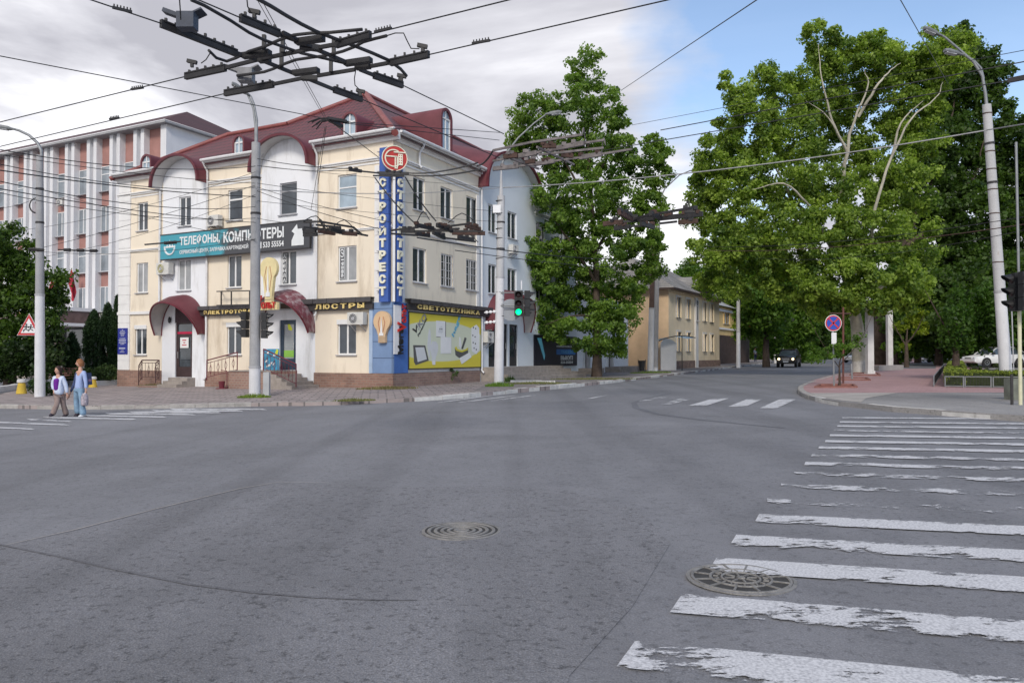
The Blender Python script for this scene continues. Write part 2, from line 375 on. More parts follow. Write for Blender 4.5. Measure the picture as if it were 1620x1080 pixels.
# old rough surfacing in the foreground and a darker seam
OLD = [(20, 861), (120, 840), (250, 806), (380, 774), (440, 764), (520, 765), (620, 772), (760, 768), (900, 775), (1010, 805), (1060, 860), (1000, 960), (900, 1070), (860, 1400), (-700, 1500), (-300, 905)]
o = sheet('old_road_surface', xy(OLD, gp), G, .004, A_OLD)
def line_mesh(name, pts, w, m, dz):
    P = [gp(a, b) for a, b in pts]; mb = MB(); n = len(P); vs = []
    for i, p in enumerate(P):
        d = P[min(i + 1, n - 1)] - P[max(i - 1, 0)]; nx = Vector((-d.y, d.x, 0)).normalized()
        ww = w * (.4 + .6 * math.sin(math.pi * min(1, (i + .7) / n)))
        for s in (-1, 1): q = p + nx * ww * s; vs.append((q.x, q.y, G(q.x, q.y) + dz))
    mb.add(vs, [(2 * i, 2 * i + 1, 2 * i + 3, 2 * i + 2) for i in range(n - 1)]); return solo(name, mb, m, loc=(0, 0, 0), kind='structure')
TAR = asphalt('tar_seam', (.165, .165, .178), spk=.9)
line_mesh('road_seam', [(-60, 850), (0, 862), (90, 880), (190, 903), (300, 925), (400, 938), (500, 946), (600, 950), (660, 950)], .018, TAR, .0085)
line_mesh('road_seam', [(8, 863), (120, 838), (250, 804.5), (380, 773), (440, 763), (520, 764)], .010, CONC, .0085)

line_mesh('tyre_mark', [(1060, 622), (1022, 630), (1003, 637), (1006, 645), (1040, 655), (1110, 664), (1180, 671), (1240, 677)], .10, asphalt('rubbed_asphalt', (.165, .168, .185), spk=.7), .0045)
# ---- painted markings: worn paint, holes show the road
def paint(name, wear):
    m = bpy.data.materials.new(name); m.use_nodes = True; nt = m.node_tree; l = nt.links.new
    b = nt.nodes['Principled BSDF']; b.inputs['Roughness'].default_value = .75
    t = node(nt, 'ShaderNodeTexCoord'); ob = t.outputs['Object']; uv = t.outputs['UV']
    mp = node(nt, 'ShaderNodeMapping'); mp.inputs['Rotation'].default_value = (0, 0, R(18)); mp.inputs['Scale'].default_value = (.38, 1, 1); l(ob, mp.inputs[0])
    n1 = node(nt, 'ShaderNodeTexNoise', i_Scale=15, i_Detail=10, i_Roughness=.78); l(mp.outputs[0], n1.inputs['Vector'])
    n2 = node(nt, 'ShaderNodeTexNoise', i_Scale=1.9, i_Detail=6, i_Roughness=.6); l(ob, n2.inputs['Vector'])
    s = node(nt, 'ShaderNodeSeparateXYZ'); l(uv, s.inputs[0])
    e = math_(nt, 'SUBTRACT', .5, math_(nt, 'ABSOLUTE', math_(nt, 'SUBTRACT', s.outputs[1], .5)))       # 0 at the edge of the stripe
    e = math_(nt, 'MINIMUM', math_(nt, 'MULTIPLY', e, 1.1), .28)
    v = math_(nt, 'ADD', math_(nt, 'MULTIPLY', n1.outputs[0], 2.3), math_(nt, 'ADD', math_(nt, 'MULTIPLY', n2.outputs[0], 1.9), e))
    v = math_(nt, 'DIVIDE', v, 4.0); k = ramp(nt, v, [((1.92 + wear) / 4, 0.0), ((2.0 + wear) / 4, 1.0)])
    n3 = node(nt, 'ShaderNodeTexNoise', i_Scale=60, i_Detail=3); l(ob, n3.inputs['Vector'])
    l(ramp(nt, n3.outputs[0], [(.3, (.38, .38, .40)), (.62, (.64, .64, .655))]), b.inputs['Base Color'])
    tr = node(nt, 'ShaderNodeBsdfTransparent'); mx = node(nt, 'ShaderNodeMixShader'); l(k, mx.inputs[0]); l(tr.outputs[0], mx.inputs[1]); l(b.outputs[0], mx.inputs[2])
    l(mx.outputs[0], nt.nodes['Material Output'].inputs[0]); return m
PT = [paint('worn_white_paint_%s' % n, w) for n, w in (('fresh', .16), ('patchy', .34), ('faint', .46), ('trace', .56))]
def markings(name, quads, dz=.0125):
    """quads: (four world points around: start-near, end-near, end-far, start-far), paint index"""
    vs = []; fs = []; uvs = []; mi = []
    for q, pi in quads:
        a, b, c, d = [Vector(p) for p in q]; N = max(2, int((b - a).length / 1.5))
        for i in range(N + 1):
            t = i / N
            for p in (a.lerp(b, t), d.lerp(c, t)): vs.append((p.x, p.y, G(p.x, p.y) + dz))
        base = len(vs) - 2 * (N + 1)
        for i in range(N):
            fs.append((base + 2 * i, base + 2 * i + 2, base + 2 * i + 3, base + 2 * i + 1)); mi.append(pi)
            uvs += [(i / N, 0), ((i + 1) / N, 0), ((i + 1) / N, 1), (i / N, 1)]
    me = bpy.data.meshes.new(name); me.from_pydata(vs, [], fs); ul = me.uv_layers.new()
    for i, u in enumerate(uvs): ul.data[i].uv = u
    for m in PT: me.materials.append(m)
    me.polygons.foreach_set('material_index', mi); o = bpy.data.objects.new(name, me); COL.objects.link(o); o['kind'] = 'structure'; return o
LE = [(985, 1035, 0), (1065, 955, 0), (1123, 893.5, 0), (1156, 855, 0), (1194, 820.5, 0), (1214, 793, 3), (1236, 769, 2), (1257, 749.5, 2), (1271, 733.5, 1), (1282, 720.5, 1), (1293, 708.5, 0), (1303.5, 698.5, 0), (1311, 689, 0), (1317, 681.5, 1), (1323, 674.5, 0), (1327, 668, 0), (1331, 661, 0)]
sd_ = Vector((-3710, 1200, 0)).normalized() * -1; qs = []
for i, (x, y, pi) in enumerate(LE):
    p = gp(x, y); w = (.19 if i < 9 else .175); nn = Vector((-sd_.y, sd_.x, 0)); L = 11.5 + (0 if i < 12 else 5)
    qs.append(((p - nn * w, p - nn * w + sd_ * L, p + nn * w + sd_ * L, p + nn * w + sd_ * .04), pi))
    if pi >= 2: q = p; qs.append(((q - nn * .1, q - nn * .1 + sd_ * .22, q + nn * .14 + sd_ * .25, q + nn * .14), 1))
markings('crosswalk_marking', qs)
def pq(pts): return [gp(*p) for p in pts]
qs = []
for x0, y0, x1, y1, pi in ((-120, 670, 57, 678, 0), (-60, 664.5, 111, 671.5, 0), (49, 662.5, 116, 665.8, 1), (74, 659.2, 219, 662.6, 0), (139, 656, 265, 658.8, 0), (173, 653.2, 310, 654.8, 0), (210, 651, 352, 651.6, 0), (247, 648.6, 386, 649, 0), (275, 646.2, 423, 646.5, 0)):
    qs.append((pq([(x0, y0 + 2.6), (x1, y1 + 2.4), (x1 - 8, y1), (x0 - 8, y0)]), pi))
markings('crosswalk_marking', qs)
c8 = lambda x, y: (640 + x / 2.4545, 590 + y / 2.4545)
qs = [(pq([c8(*p) for p in q]), pi) for q, pi in (
    (((1100, 128), (1165, 130), (1260, 99), (1200, 99)), 0), (((1250, 134), (1318, 134), (1390, 102), (1330, 102)), 0), (((1378, 138), (1445, 138), (1520, 103), (1455, 103)), 0),
    (((990, 123), (1030, 123), (1120, 100), (1070, 100)), 1), (((895, 112), (925, 112), (1045, 91), (1000, 91)), 2), (((670, 106), (690, 106), (810, 85), (790, 85)), 2),
    (((118, 116), (140, 116), (350, 87), (335, 87)), 0), (((205, 115), (232, 115), (436, 88), (418, 88)), 0), (((315, 110), (345, 110), (535, 84), (512, 84)), 1))]
markings('crosswalk_marking', qs)
# ================================================================ CORNER BUILDING
CREAM = mat('cream_render', (.78, .69, .56), .9, .035, .5, .08, grime=((.56, .47, .36), .52, .9))
CREAM2 = mat('cream_render_shaded', (.74, .67, .55), .9, .035, .5, .08, grime=((.52, .46, .39), .52, .9))  # same cream, darker and greyer: shade of the street facade put into the colour
WHITE = mat('white_render', (.76, .77, .80), .9, .03, .5, .08, grime=((.56, .56, .56), .53, 1.0))
BLUEW = mat('pale_blue_render', (.66, .70, .74), .9, .04, .5, .08, grime=((.45, .48, .5), .63, .9))
TRIM = mat('white_trim', (.74, .73, .72), .8, .05, 2, grime=((.42, .40, .38), .64, 3))
MAROON = mat('maroon_sheet_metal', (.135, .034, .043), .55, .15, 1.5, 0, 0, .5, grime=((.26, .13, .12), .64, 1.5))
MAROONW = mat('weathered_maroon_metal', (.16, .045, .06), .6, .25, 5, 0, 0, .4, grime=((.36, .30, .31), .47, 4))
UNDER = mat('vault_underside', (.50, .49, .48), .9, .1, 1.2, grime=((.25, .24, .23), .6, 2))
def rooftile(name, a):
    return brick(name, (.18, .035, .045), (.14, .028, .038), (.045, .012, .016), a, .34, .36, .04, .5, .9, .5, 0, .3)
ROOF_L, ROOF_R = rooftile('maroon_roof_tile_side', (1, 2)), rooftile('maroon_roof_tile_street', (0, 2))
ROOF_DK = brick('dark_maroon_roof', (.10, .028, .035), (.08, .022, .03), (.03, .01, .012), (1, 2), .34, .36, .04, .5, .7, .6)
PVC = mat('white_window_frame', (.72, .72, .72), .5, .05, 4)
SILL = mat('grey_metal_sill', (.38, .38, .40), .5, .1, 3)
GLASS = mat('dark_window_glass', (.045, .055, .065), .06, .5, .8, spec=.9)
GLASS_L = mat('window_glass_with_blinds', (.30, .31, .32), .12, .25, 1.2, spec=.8)
GLASS_B = mat('window_glass_bright_sky', (.30, .38, .45), .04, .3, .8, spec=1)
DARK = mat('dark_painted_metal', (.035, .033, .035), .5, .2, 4)
BROWN = mat('brown_painted_door', (.05, .03, .03), .4, .2, 3)
STONE_L = brick('plinth_stone_side', (.36, .21, .16), (.26, .15, .12), (.34, .27, .22), (1, 2), .34, .12, .012, .5, .6, .9, 0, .35)
STONE_R = brick('plinth_stone_street', (.34, .22, .18), (.25, .16, .14), (.32, .26, .22), (0, 2), .34, .12, .012, .5, .6, .9, 0, .35)
STEPM = mat('step_concrete', (.34, .30, .27), .9, .2, 3, .4, fine=.25)
RAILM = mat('maroon_railing_paint', (.14, .022, .035), .45, .2, 5)
LETY = mat('gold_letter_plastic', (.80, .62, .25), .5, .1, 4)
DKBOARD = mat('dark_fascia_board', (.045, .04, .042), .55, .25, 2)
def W(n): return None

Yc = 34.0; C0 = dp(621, 562, Yc); C0.z = 0; AZ = R(63)
BM = Matrix.Translation(C0) @ Matrix.Rotation(AZ, 4, 'Z'); BI = BM.inverted()
nL = (BM.to_3x3() @ Vector((-1, 0, 0))); nR = (BM.to_3x3() @ Vector((0, -1, 0)))
def LF(px, py, o=0): p = BI @ pl(px, py, BM @ Vector((-o, 0, 0)), nL); return p.y, p.z
def RF(px, py, o=0): p = BI @ pl(px, py, BM @ Vector((0, -o, 0)), nR); return p.x, p.z
FL = lambda a, o, z: (-o, a, z)            # facade frames: a along from the corner, o outward, z up
FR = lambda a, o, z: (a, -o, z)
def la(px, py=450): return LF(px, py)[0]
def ra(px, py=450): return RF(px, py)[0]
EAVE = LF(621, 208)[1]; ZS = [LF(549, y)[1] for y in (561, 506, 445, 389, 329, 276)]
G0, G1, F0, F1, S0, S1 = ZS
PLZ = LF(560, 590)[1]; Lend = la(189); Rpipe = ra(757.5); Rbay = ra(846); Rend = ra(912)
print('BUILD', EAVE, ZS, PLZ, Lend, Rpipe, Rbay, Rend)
bd = thing('corner_building', 'cream and white three storey shop building with maroon tiled roof on the street corner', 'building', C0, AZ)
bL = la(257), la(327); bD = la(413), la(499)
secL = [(0, bD[1], 'c'), (bD[1], bD[0], 'w'), (bD[0], bL[1], 'c'), (bL[1], bL[0], 'w'), (bL[0], Lend, 'c')]
holes = []          # (facade, a0, z0, a1, z1, style)
def wl(x0, x1, z0, z1, st='2'):
    zz = (z0 + z1) / 2; py = 562 - (zz - H) * 30; a, b = la(x1, py), la(x0, py); holes.append(('L', a, z0, b, z1, st))
def wr(x0, x1, z0, z1, st='2'):
    py = 562 - ((z0 + z1) / 2 - H) * 30; holes.append(('R', ra(x0, py), z0, ra(x1, py), z1, st))
wl(534, 564, S0, S1, 'b'); wl(534.5, 564, F0, F1, 'l'); wl(534, 563.5, G0, G1, 's')
wl(442.5, 469.5, S0, S1, '1'); wl(444, 468.5, F0, F1); 
wl(360.5, 383.6, S0, S1, 't'); wl(360, 382, F0, F1); wl(359, 382, G0, G1, 's')
wl(283, 302, S0, S1); wl(281, 302, F0, F1, 'l')
wl(217.5, 234, S0, S1, '2'); wl(216, 234, F0, F1, 'l'); wl(213.7, 232, G0, G1, 's')
for x0, x1 in ((653.6, 672.5), (697, 716), (737.8, 756)): wr(x0, x1, S0, S1)
for i, (x0, x1) in enumerate(((653, 674.5), (697, 716.6), (736.8, 755))): wr(x0, x1, F0, F1, 'g' if i else '2')
for x0, x1 in ((772.5, 786), (803, 817.5), (848, 862), (884, 897)):
    wr(x0, x1, S0, S1); wr(x0, x1, F0, F1)
dB = la(304, 550), la(277, 550); dD = la(468, 545), la(442, 545)
ZB = LF(290, 596.5)[1]; ZD = LF(455, 585)[1]; ZBT = LF(290, 510)[1]; ZDT = LF(455, 506)[1]
holes += [('L', dB[0], ZB, dB[1], ZBT, 'door'), ('L', dD[0], ZD, dD[1], ZDT, 'door')]
dR = (ra(773, 545), ra(786, 545), ra(790, 545), ra(803, 545), ra(806, 545), ra(819, 545)); ZRD = RF(796, 579.5)[1]; ZRT = RF(796, 512)[1]
for i in (0, 2, 4): holes.append(('R', dR[i], ZRD, dR[i + 1], ZRT, 'door'))
HL = [(h[1], h[2], h[3], h[4]) for h in holes if h[0] == 'L']; HR = [(h[1], h[2], h[3], h[4]) for h in holes if h[0] == 'R']
for a, b, k in secL:
    mb = MB(); z0 = PLZ if k == 'c' else -.6
    hh = [h for h in HL if a - .01 < (h[0] + h[2]) / 2 < b + .01]
    grid_wall(mb, FL, a, b, z0, EAVE, hh); part('wall', mb, CREAM if k == 'c' else WHITE, bd, True)
for a, b, m in ((0, Rpipe, CREAM2), (Rpipe, Rbay, BLUEW), (Rbay, Rend, BLUEW)):
    mb = MB(); grid_wall(mb, FR, a, b, PLZ if a == 0 else -.6, EAVE, [h for h in HR if a < (h[0] + h[2]) / 2 < b]); part('wall', mb, m, bd, True)
D14 = 14.1
mb = MB(); mb.quad((8, Lend, -.6), (0, Lend, -.6), (0, Lend, EAVE), (8, Lend, EAVE)); mb.quad((Rend, 0, -.6), (Rend, D14, -.6), (Rend, D14, EAVE), (Rend, 0, EAVE))
mb.quad((8, D14, -.6), (8, Lend, -.6), (8, Lend, EAVE), (8, D14, EAVE)); mb.quad((Rend, D14, -.6), (8, D14, -.6), (8, D14, EAVE), (Rend, D14, EAVE)); part('wall', mb, WHITE, bd, True)
# plinth of small stones
for a, b, k in secL:
    if k == 'w': continue
    mb = MB(FL); mb.box((a - (.09 if a == 0 else 0), -.02, -.6), (b, .09, PLZ - (.25 if a > 8 and 0 else 0))); part('plinth', mb, STONE_L, bd, True)
mb = MB(FR); mb.box((.0, -.02, -.6), (Rpipe, .088, PLZ - .003)); part('plinth', mb, STONE_R, bd, True)
# rusticated corner strips
def quoins(mbf, a0, a1, z0, z1, step=.52, name='quoin', m=TRIM):
    mb = MB(mbf); z = z0
    while z < z1 - .05:
        mb.box((a0, -.02, z + .02), (a1, .07, min(z + step, z1) - .01)); z += step
    mb.box((a0 + .02, -.02, z0), (a1 - .02, .045, z1)); part(name, mb, m, bd, True)
quoins(FL, Lend - .95, Lend, PLZ, EAVE - .25); quoins(FL, .72, .98, F0 - 1.2, EAVE - 1.45, .8)
for a in (.62, Rpipe - .3): mb = MB(FR); mb.box((a, -.02, F0 - 1.2), (a + .26, .05, EAVE - 1.45)); part('trim', mb, TRIM, bd, True)
# cornice, string courses and gutters, only on the cream parts
def cornice(fn, a, b, ext=0):
    mb = MB(fn); mb.box((a, -.02, EAVE - .16), (b, .38 , EAVE - .02)); mb.box((a, -.02, EAVE - .30), (b, .24, EAVE - .16)); mb.box((a, -.02, EAVE - .42), (b, .12, EAVE - .30))
    mb.box((a, -.02, EAVE - 1.22), (b, .07, EAVE - 1.14)); mb.box((a, -.02, EAVE - 1.14), (b, .13, EAVE - 1.08)); mb.box((a, -.02, EAVE - 1.36), (b, .03, EAVE - 1.28))
    part('cornice', mb, TRIM, bd, True)
    mb = MB(fn); mb.tube([(a, .44, EAVE - .03), (b, .44, EAVE - .03)], .08, 8); part('gutter', mb, mat('white_gutter', (.66, .66, .67), .4, .08, 3), bd, True)
cornice(FL, -.38, bD[1]); cornice(FL, bD[0], bL[1]); cornice(FL, bL[0], Lend + .15); cornice(FR, 0, Rpipe); cornice(FR, Rbay, Rend)
zs2 = LF(549, 365)[1]
for fn, a, b in ((FL, 0, bD[1]), (FL, bD[0], bL[1]), (FL, bL[0], Lend), (FR, 0, Rpipe)):
    mb = MB(fn); mb.box((a, -.02, zs2 - .06), (b, .06, zs2)); mb.box((a, -.02, zs2), (b, .10, zs2 + .05)); part('string_course', mb, TRIM, bd, True)
mb = MB(FL); zq = LF(230, 494)[1]; mb.box((bL[0], -.02, zq - .1), (Lend + .05, .1, zq + .06)); part('string_course', mb, TRIM, bd, True)
# downpipes
for fn, a, z0 in ((FL, bL[1] - .12, .5), (FL, bD[1] - .15, 3.6), (FL, bL[0] + .1, 3), (FR, Rpipe + .12, .8), (FR, 1.95, EAVE - 1.1)):
    mb = MB(fn); mb.tube([(a, .42, EAVE - .08), (a, .3, EAVE - .3), (a, .12, EAVE - .55), (a, .12, z0), (a, .25, z0 - .15)], .055, 8); part('downpipe', mb, mat('white_gutter', (1, 1, 1)), bd, True, 50)
# windows
def window(fn, a, z0, b, z1, st, parent=bd, o=0, dep=.13, local=True, pm=None):
    fr = MB(fn); t = .065; d0, d1 = o - dep, o - dep + .06
    def rect(x0, x1, y0, y1, q=0): fr.box((x0, d0 + q, y0), (x1, d1 + q, y1))
    rect(a, a + t, z0, z1); rect(b - t, b, z0, z1); rect(a + t, b - t, z0, z0 + t); rect(a + t, b - t, z1 - t, z1)
    if st in 's': fr.box((a - .02, d1 + .002, z1 - .2), (b + .02, d1 + .12, z1 + .02))
    m = (a + b) / 2
    if st in '2sgl': rect(m - t * .7, m + t * .7, z0 + t, z1 - t)
    if st == 't': zz = z0 + (z1 - z0) * .68; rect(a + t, b - t, zz - .03, zz + .05)
    if st == 'b': zz = z0 + (z1 - z0) * .62; rect(a + t, b - t, zz - .03, zz + .03)
    if st == '1': zz = z0 + (z1 - z0) * .72; rect(a + t, b - t, zz, zz + .04)
    w = part('window', fr, PVC if st != '1' else SILL, parent, local)
    g = MB(fn); g.box((a + .01, d0 + .015, z0 + .01), (b - .01, d0 + .03, z1 - .01)); part('pane', g, pm or (GLASS_L if st == 'l' else GLASS_B if st == 'b' else GLASS), w, local)
    s = MB(fn); s.box((a - .06, d1 + .001, z0 - .05), (b + .06, o + .09, z0 - .002)); part('sill', s, SILL, w, local)
    if st == 'g':
        q = MB(fn)
        for i in range(6): x = a + (b - a) * i / 5; q.tube([(x, o + .02, z0 + .02), (x, o + .02, z1 - .02)], .014, 5)
        for k in range(5): z = z0 + .05 + (z1 - z0 - .1) * k / 4; q.tube([(a, o + .02, z), (b, o + .02, z)], .014, 5)
        part('grille', q, mat('white_grille_paint', (.55, .55, .56), .5, .1), w, local)
    return w
for f, a, z0, b, z1, st in holes:
    if st == 'door': continue
    window(FL if f == 'L' else FR, a, z0, b, z1, st)
# doors
def door(fn, a, z0, b, z1, frame=BROWN, paper=False, green=False):
    mb = MB(fn); d0, d1 = -.15, -.07; zt = z1 - (z1 - z0) * .22 if not green else z1 - .08
    mb.box((a, d0, z0), (a + .09, d1, z1)); mb.box((b - .09, d0, z0), (b, d1, z1)); mb.box((a + .09, d0, zt), (b - .09, d1, zt + .1)); mb.box((a + .09, d0, z1 - .08), (b - .09, d1, z1)) if not green else None
    mb.box((a + .09, d0 + .01, z0), (b - .09, d1 - .01, z0 + .55)); mb.box((a + .09, d0 + .01, z0 + .55), (a + .2, d1 - .01, zt)); mb.box((b - .2, d0 + .01, z0 + .55), (b - .09, d1 - .01, zt)); mb.box((a + .2, d0 + .01, zt - .12), (b - .2, d1 - .01, zt))
    D = part('door', mb, frame, bd, True)
    g = MB(fn); g.box((a + .05, d0 + .02, z0 + .5), (b - .05, d0 + .035, z1 - .02)); part('pane', g, GLASS if not green else GLASS_L, D, True)
    h = MB(fn); h.tube([(a + .17 if green else b - .17, d1 + .03, z0 + 1.0), (a + .17 if green else b - .17, d1 + .03, z0 + 1.35)], .018, 6); part('handle', h, mat('steel_handle', (.5, .5, .5), .3, .05, metal=.8), D, True)
    if green:
        q = MB(fn); q.box((a + .2, d0 + .04, z0 + .62), (b - .2, d0 + .045, z0 + .95)); part('sticker', q, mat('green_sticker', (.25, .5, .08), .5, .1), D, True)
        q = MB(fn); q.lathe([(.01, -.004), (.11, -.004), (.11, .004)], (0, 0, 0), 10) if 0 else q.prism([(0, 0), (.2, .05), (.25, .3), (.12, .5), (.1, .3), (-.05, .1)], (a + .38, d0 + .04, z0 + 1.9), (1, 0, 0), (0, 0, 1), (0, .006, 0)); part('sticker', q, mat('yellow_leaf_sticker', (.55, .6, .03), .5, .1), D, True)
        q = MB(fn)
        for k in range(5): q.box((a + .25, d0 + .04, z0 + 1.05 + k * .14), (b - .25, d0 + .045, z0 + 1.08 + k * .14))
        part('notice', q, mat('small_grey_print', (.25, .3, .3), .6, .1), D, True)
    if paper:
        q = MB(fn); q.box((a + .36, d1 - .005, z0 + 1.55), (b - .3, d1, z0 + 2.1)); n = part('notice', q, mat('white_paper', (.75, .75, .75), .8, .03), D, True)
        q = MB(fn)
        for k, w in enumerate((.30, .14, .34)): c = (a + b) / 2 + .03; q.box((c - w / 2, d1 + .001, z0 + 1.93 - k * .13), (c + w / 2, d1 + .004, z0 + 1.985 - k * .13))
        part('lettering', q, mat('red_print', (.5, .05, .08), .6, .1), D, True)
        q = MB(fn); q.box((a + .1, d1, zt + .03), (b - .1, d1 + .004, zt + .15)); part('stripe', q, mat('crimson_stripe', (.45, .01, .06), .5, .1), D, True)
    return D
door(FL, dB[0], ZB, dB[1], ZBT, BROWN, paper=True); door(FL, dD[0], ZD, dD[1], ZDT, mat('dark_blue_door', (.03, .05, .08), .4, .2), green=True)
for i in (0, 2, 4): door(FR, dR[i], ZRD, dR[i + 1], ZRT, DARK)
mb = MB(FL); c = (dD[0] + dD[1]) / 2; mb.box((c - .45, 0, ZDT + .55), (c + .45, .03, ZDT + .8)); mb.quad(*[(c - .5 + x, .04, ZDT + z) for x, z in ((0, .5), (1, .5), (1, .52), (0, .52))]); part('vent', mb, mat('brown_vent', (.10, .08, .06), .6, .2), bd, True)
# dark brick panel above the left door
mb = MB(FL); mb.box((dB[0] + .02, .002, ZBT), (dB[1] - .02, .03, ZBT + 1.1)); part('door_panel', mb, brick('dark_door_bricks', (.06, .03, .04), (.05, .025, .03), (.09, .07, .07), (1, 2), .3, .1, .01), bd, True)
# roof
k7 = .70; r7 = D14 / 2; PK = EAVE + k7 * r7; ov = .38
def rz(x): return EAVE + k7 * x
lw = 8.0; r4 = lw / 2; h4 = rz(r4); yv = D14 - r4      # where the lower ridge meets the back slope
mb = MB(); mb.quad((0, 0, EAVE), (r7, r7, PK), (r4, yv, h4), (r4, Lend - r4, h4), (0, Lend, EAVE))
for a, b in ((0, bD[1] - .15), (bD[0] + .15, bL[1] - .15), (bL[0] + .15, Lend)): mb.quad((-ov, a - (ov if a == 0 else 0), rz(-ov)), (0, a, EAVE), (0, b, EAVE), (-ov, b + (ov if b == Lend else 0), rz(-ov)))
part('roof', mb, ROOF_L, bd, True)
mb = MB(); mb.quad((0, 0, EAVE), (Rend, 0, EAVE), (Rend, r7, PK), (r7, r7, PK))
for a, b in ((0, Rpipe - .1), (Rbay + .1, Rend)): mb.quad((a - (ov if a == 0 else 0), -ov, rz(-ov)), (b, -ov, rz(-ov)), (b, 0, EAVE), (a, 0, EAVE))
part('roof', mb, ROOF_R, bd, True)
mb = MB(); mb.quad((r7, r7, PK), (Rend, r7, PK), (Rend, D14, EAVE), (lw, D14, EAVE), (r4, yv, h4)); mb.quad((r4, yv, h4), (lw, D14, EAVE), (lw, Lend, EAVE), (r4, Lend - r4, h4)); mb.quad((-ov, Lend + ov, rz(-ov)), (r4, Lend - r4, h4), (lw + ov, Lend + ov, rz(-ov)))
part('roof', mb, ROOF_L, bd, True)
mb = MB(); q = lambda x, y, z: Vector((x, y, z + .05))
mb.tube([q(-ov, -ov, rz(-ov)), q(r7, r7, PK)], .16, 8); mb.tube([q(r7, r7, PK), q(Rend, r7, PK)], .13, 8); mb.tube([q(r7, r7, PK), q(r4, yv, h4)], .13, 8); mb.tube([q(r4, yv, h4), q(r4, Lend - r4, h4)], .13, 8); mb.tube([q(r4, Lend - r4, h4), q(-ov, Lend + ov, rz(-ov))], .13, 8)
part('ridge_cap', mb, mat('ridge_cap_metal', (.24, .07, .065), .5, .15), bd, True, 50)
# barrel vaults over the white bays
def vault(fn, a0, a1, zf, zt, p, slope, back, m=MAROON):
    c = (a0 + a1) / 2; rh = (a1 - a0) / 2 + .13; hh = zt - zf; N = 20
    def arc(o, g=0, dz=0): return [(c + math.cos(math.pi * i / N) * (rh - g), o, zf + dz + math.sin(math.pi * i / N) ** .85 * (hh - g) ) for i in range(N + 1)]
    outs = [(p, 0), (0, 0)] + [(-k * .5, slope * k * .5) for k in range(1, int(back / .5) + 1)]
    mb = MB(fn); vs = []; 
    for o, dz in outs: vs += arc(o, 0, dz)
    n = N + 1; mb.add(vs, [(i * n + j, i * n + j + 1, (i + 1) * n + j + 1, (i + 1) * n + j) for i in range(len(outs) - 1) for j in range(N)])
    V = part('arched_roof', mb, m, bd, True, 60)
    f = MB(fn); A = arc(p + .02, -.03); Bq = arc(p + .02, .09); f.add(A + Bq, [(j, j + 1, n + j + 1, n + j) for j in range(N)]); A2 = arc(p - .12, -.03)
    f.add(A + A2, [(j, j + 1, n + j + 1, n + j) for j in range(N)]); f.add(arc(p + .02, .09) + arc(p - .12, .09), [(j, j + 1, n + j + 1, n + j) for j in range(N)]); part('fascia', f, mat('dark_maroon_edge', (.11, .02, .03), .5, .2), V, True)
    u = MB(fn); u.add(arc(p, .07) + arc(.01, .07), [(j, j + 1, n + j + 1, n + j) for j in range(N)]); part('soffit', u, UNDER, V, True, 60)
    return V, arc
for (a1, a0), pxl, pxr in ((bL, 257, 327), (bD, 413, 499)):
    a0, a1 = min(a0, a1), max(a0, a1); xm = (pxl + pxr) / 2
    zf = LF(326 if pxl < 300 else 497, 291 if pxl < 300 else 265)[1]; zt = LF(267 if pxl < 300 else 442, 245 if pxl < 300 else 211, .78)[1]
    V, arc = vault(FL, a0, a1, zf, zt, .78, .30, 4)
    t = MB(FL); A = [(x, y, z) for x, y, z in arc(.004, .05)]; t.add([(A[0][0], .004, EAVE - .3)] + [q for q in A if q[2] > EAVE - .3] + [(A[-1][0], .004, EAVE - .3)], [tuple(range(2 + len([q for q in A if q[2] > EAVE - .3])))]); part('wall', t, WHITE, bd, True)
zf = EAVE - 1.0
V, arc = vault(FR, Rpipe + .05, Rbay, zf, zf + 2.6, .62, .28, 4)
t = MB(FR); A = arc(.004, .05); B_ = [q for q in A if q[2] > EAVE - .3]; t.add([(A[0][0], .004, EAVE - .3)] + B_ + [(A[-1][0], .004, EAVE - .3)], [tuple(range(2 + len(B_)))]); part('wall', t, BLUEW, bd, True)
# dormers
def dormer(fn, a0, a1, z0, z1, o0=-.35, back=4, side=.10):
    c = (a0 + a1) / 2; r = (a1 - a0) / 2; sh = z1 - r; N = 12
    out = [(a0, z0 - .3)] + [(c - math.cos(math.pi * i / N) * r, sh + math.sin(math.pi * i / N) * r) for i in range(N + 1)] + [(a1, z0 - .3)]
    g = side; ou = [(a0 - g, z0 - .3)] + [(c - math.cos(math.pi * i / N) * (r + g), sh + math.sin(math.pi * i / N) * (r + g)) for i in range(N + 1)] + [(a1 + g, z0 - .3)]
    mb = MB(fn); n = len(ou); mb.add([(a, o0 + .08, z) for a, z in ou] + [(a, -back, z) for a, z in ou], [(i, i + 1, n + i + 1, n + i) for i in range(n - 1)])
    mb.add([(a, o0 + .08, z) for a, z in ou] + [(a, o0 + .08, z) for a, z in out], [(i, i + 1, n + i + 1, n + i) for i in range(n - 1)])
    mb.add([(a, o0 + .08, z) for a, z in out] + [(a, o0 - .05, z) for a, z in out], [(i, i + 1, n + i + 1, n + i) for i in range(n - 1)])
    Dm = part('dormer', mb, MAROON, bd, True, 50)
    g_ = MB(fn); g_.add([(a, o0 - .03, z) for a, z in out], [tuple(range(n))]); part('pane', g_, GLASS_B, Dm, True)
    f = MB(fn); f.box((a0, o0 - .025, sh - .03), (a1, o0 + .02, sh + .04)); f.box((c - .03, o0 - .025, z0 - .3), (c + .03, o0 + .02, z1)); f.box((a0, o0 - .025, z0 - .3), (a0 + .06, o0 + .02, sh)); f.box((a1 - .06, o0 - .025, z0 - .3), (a1, o0 + .02, sh)); part('window_frame', f, PVC, Dm, True)
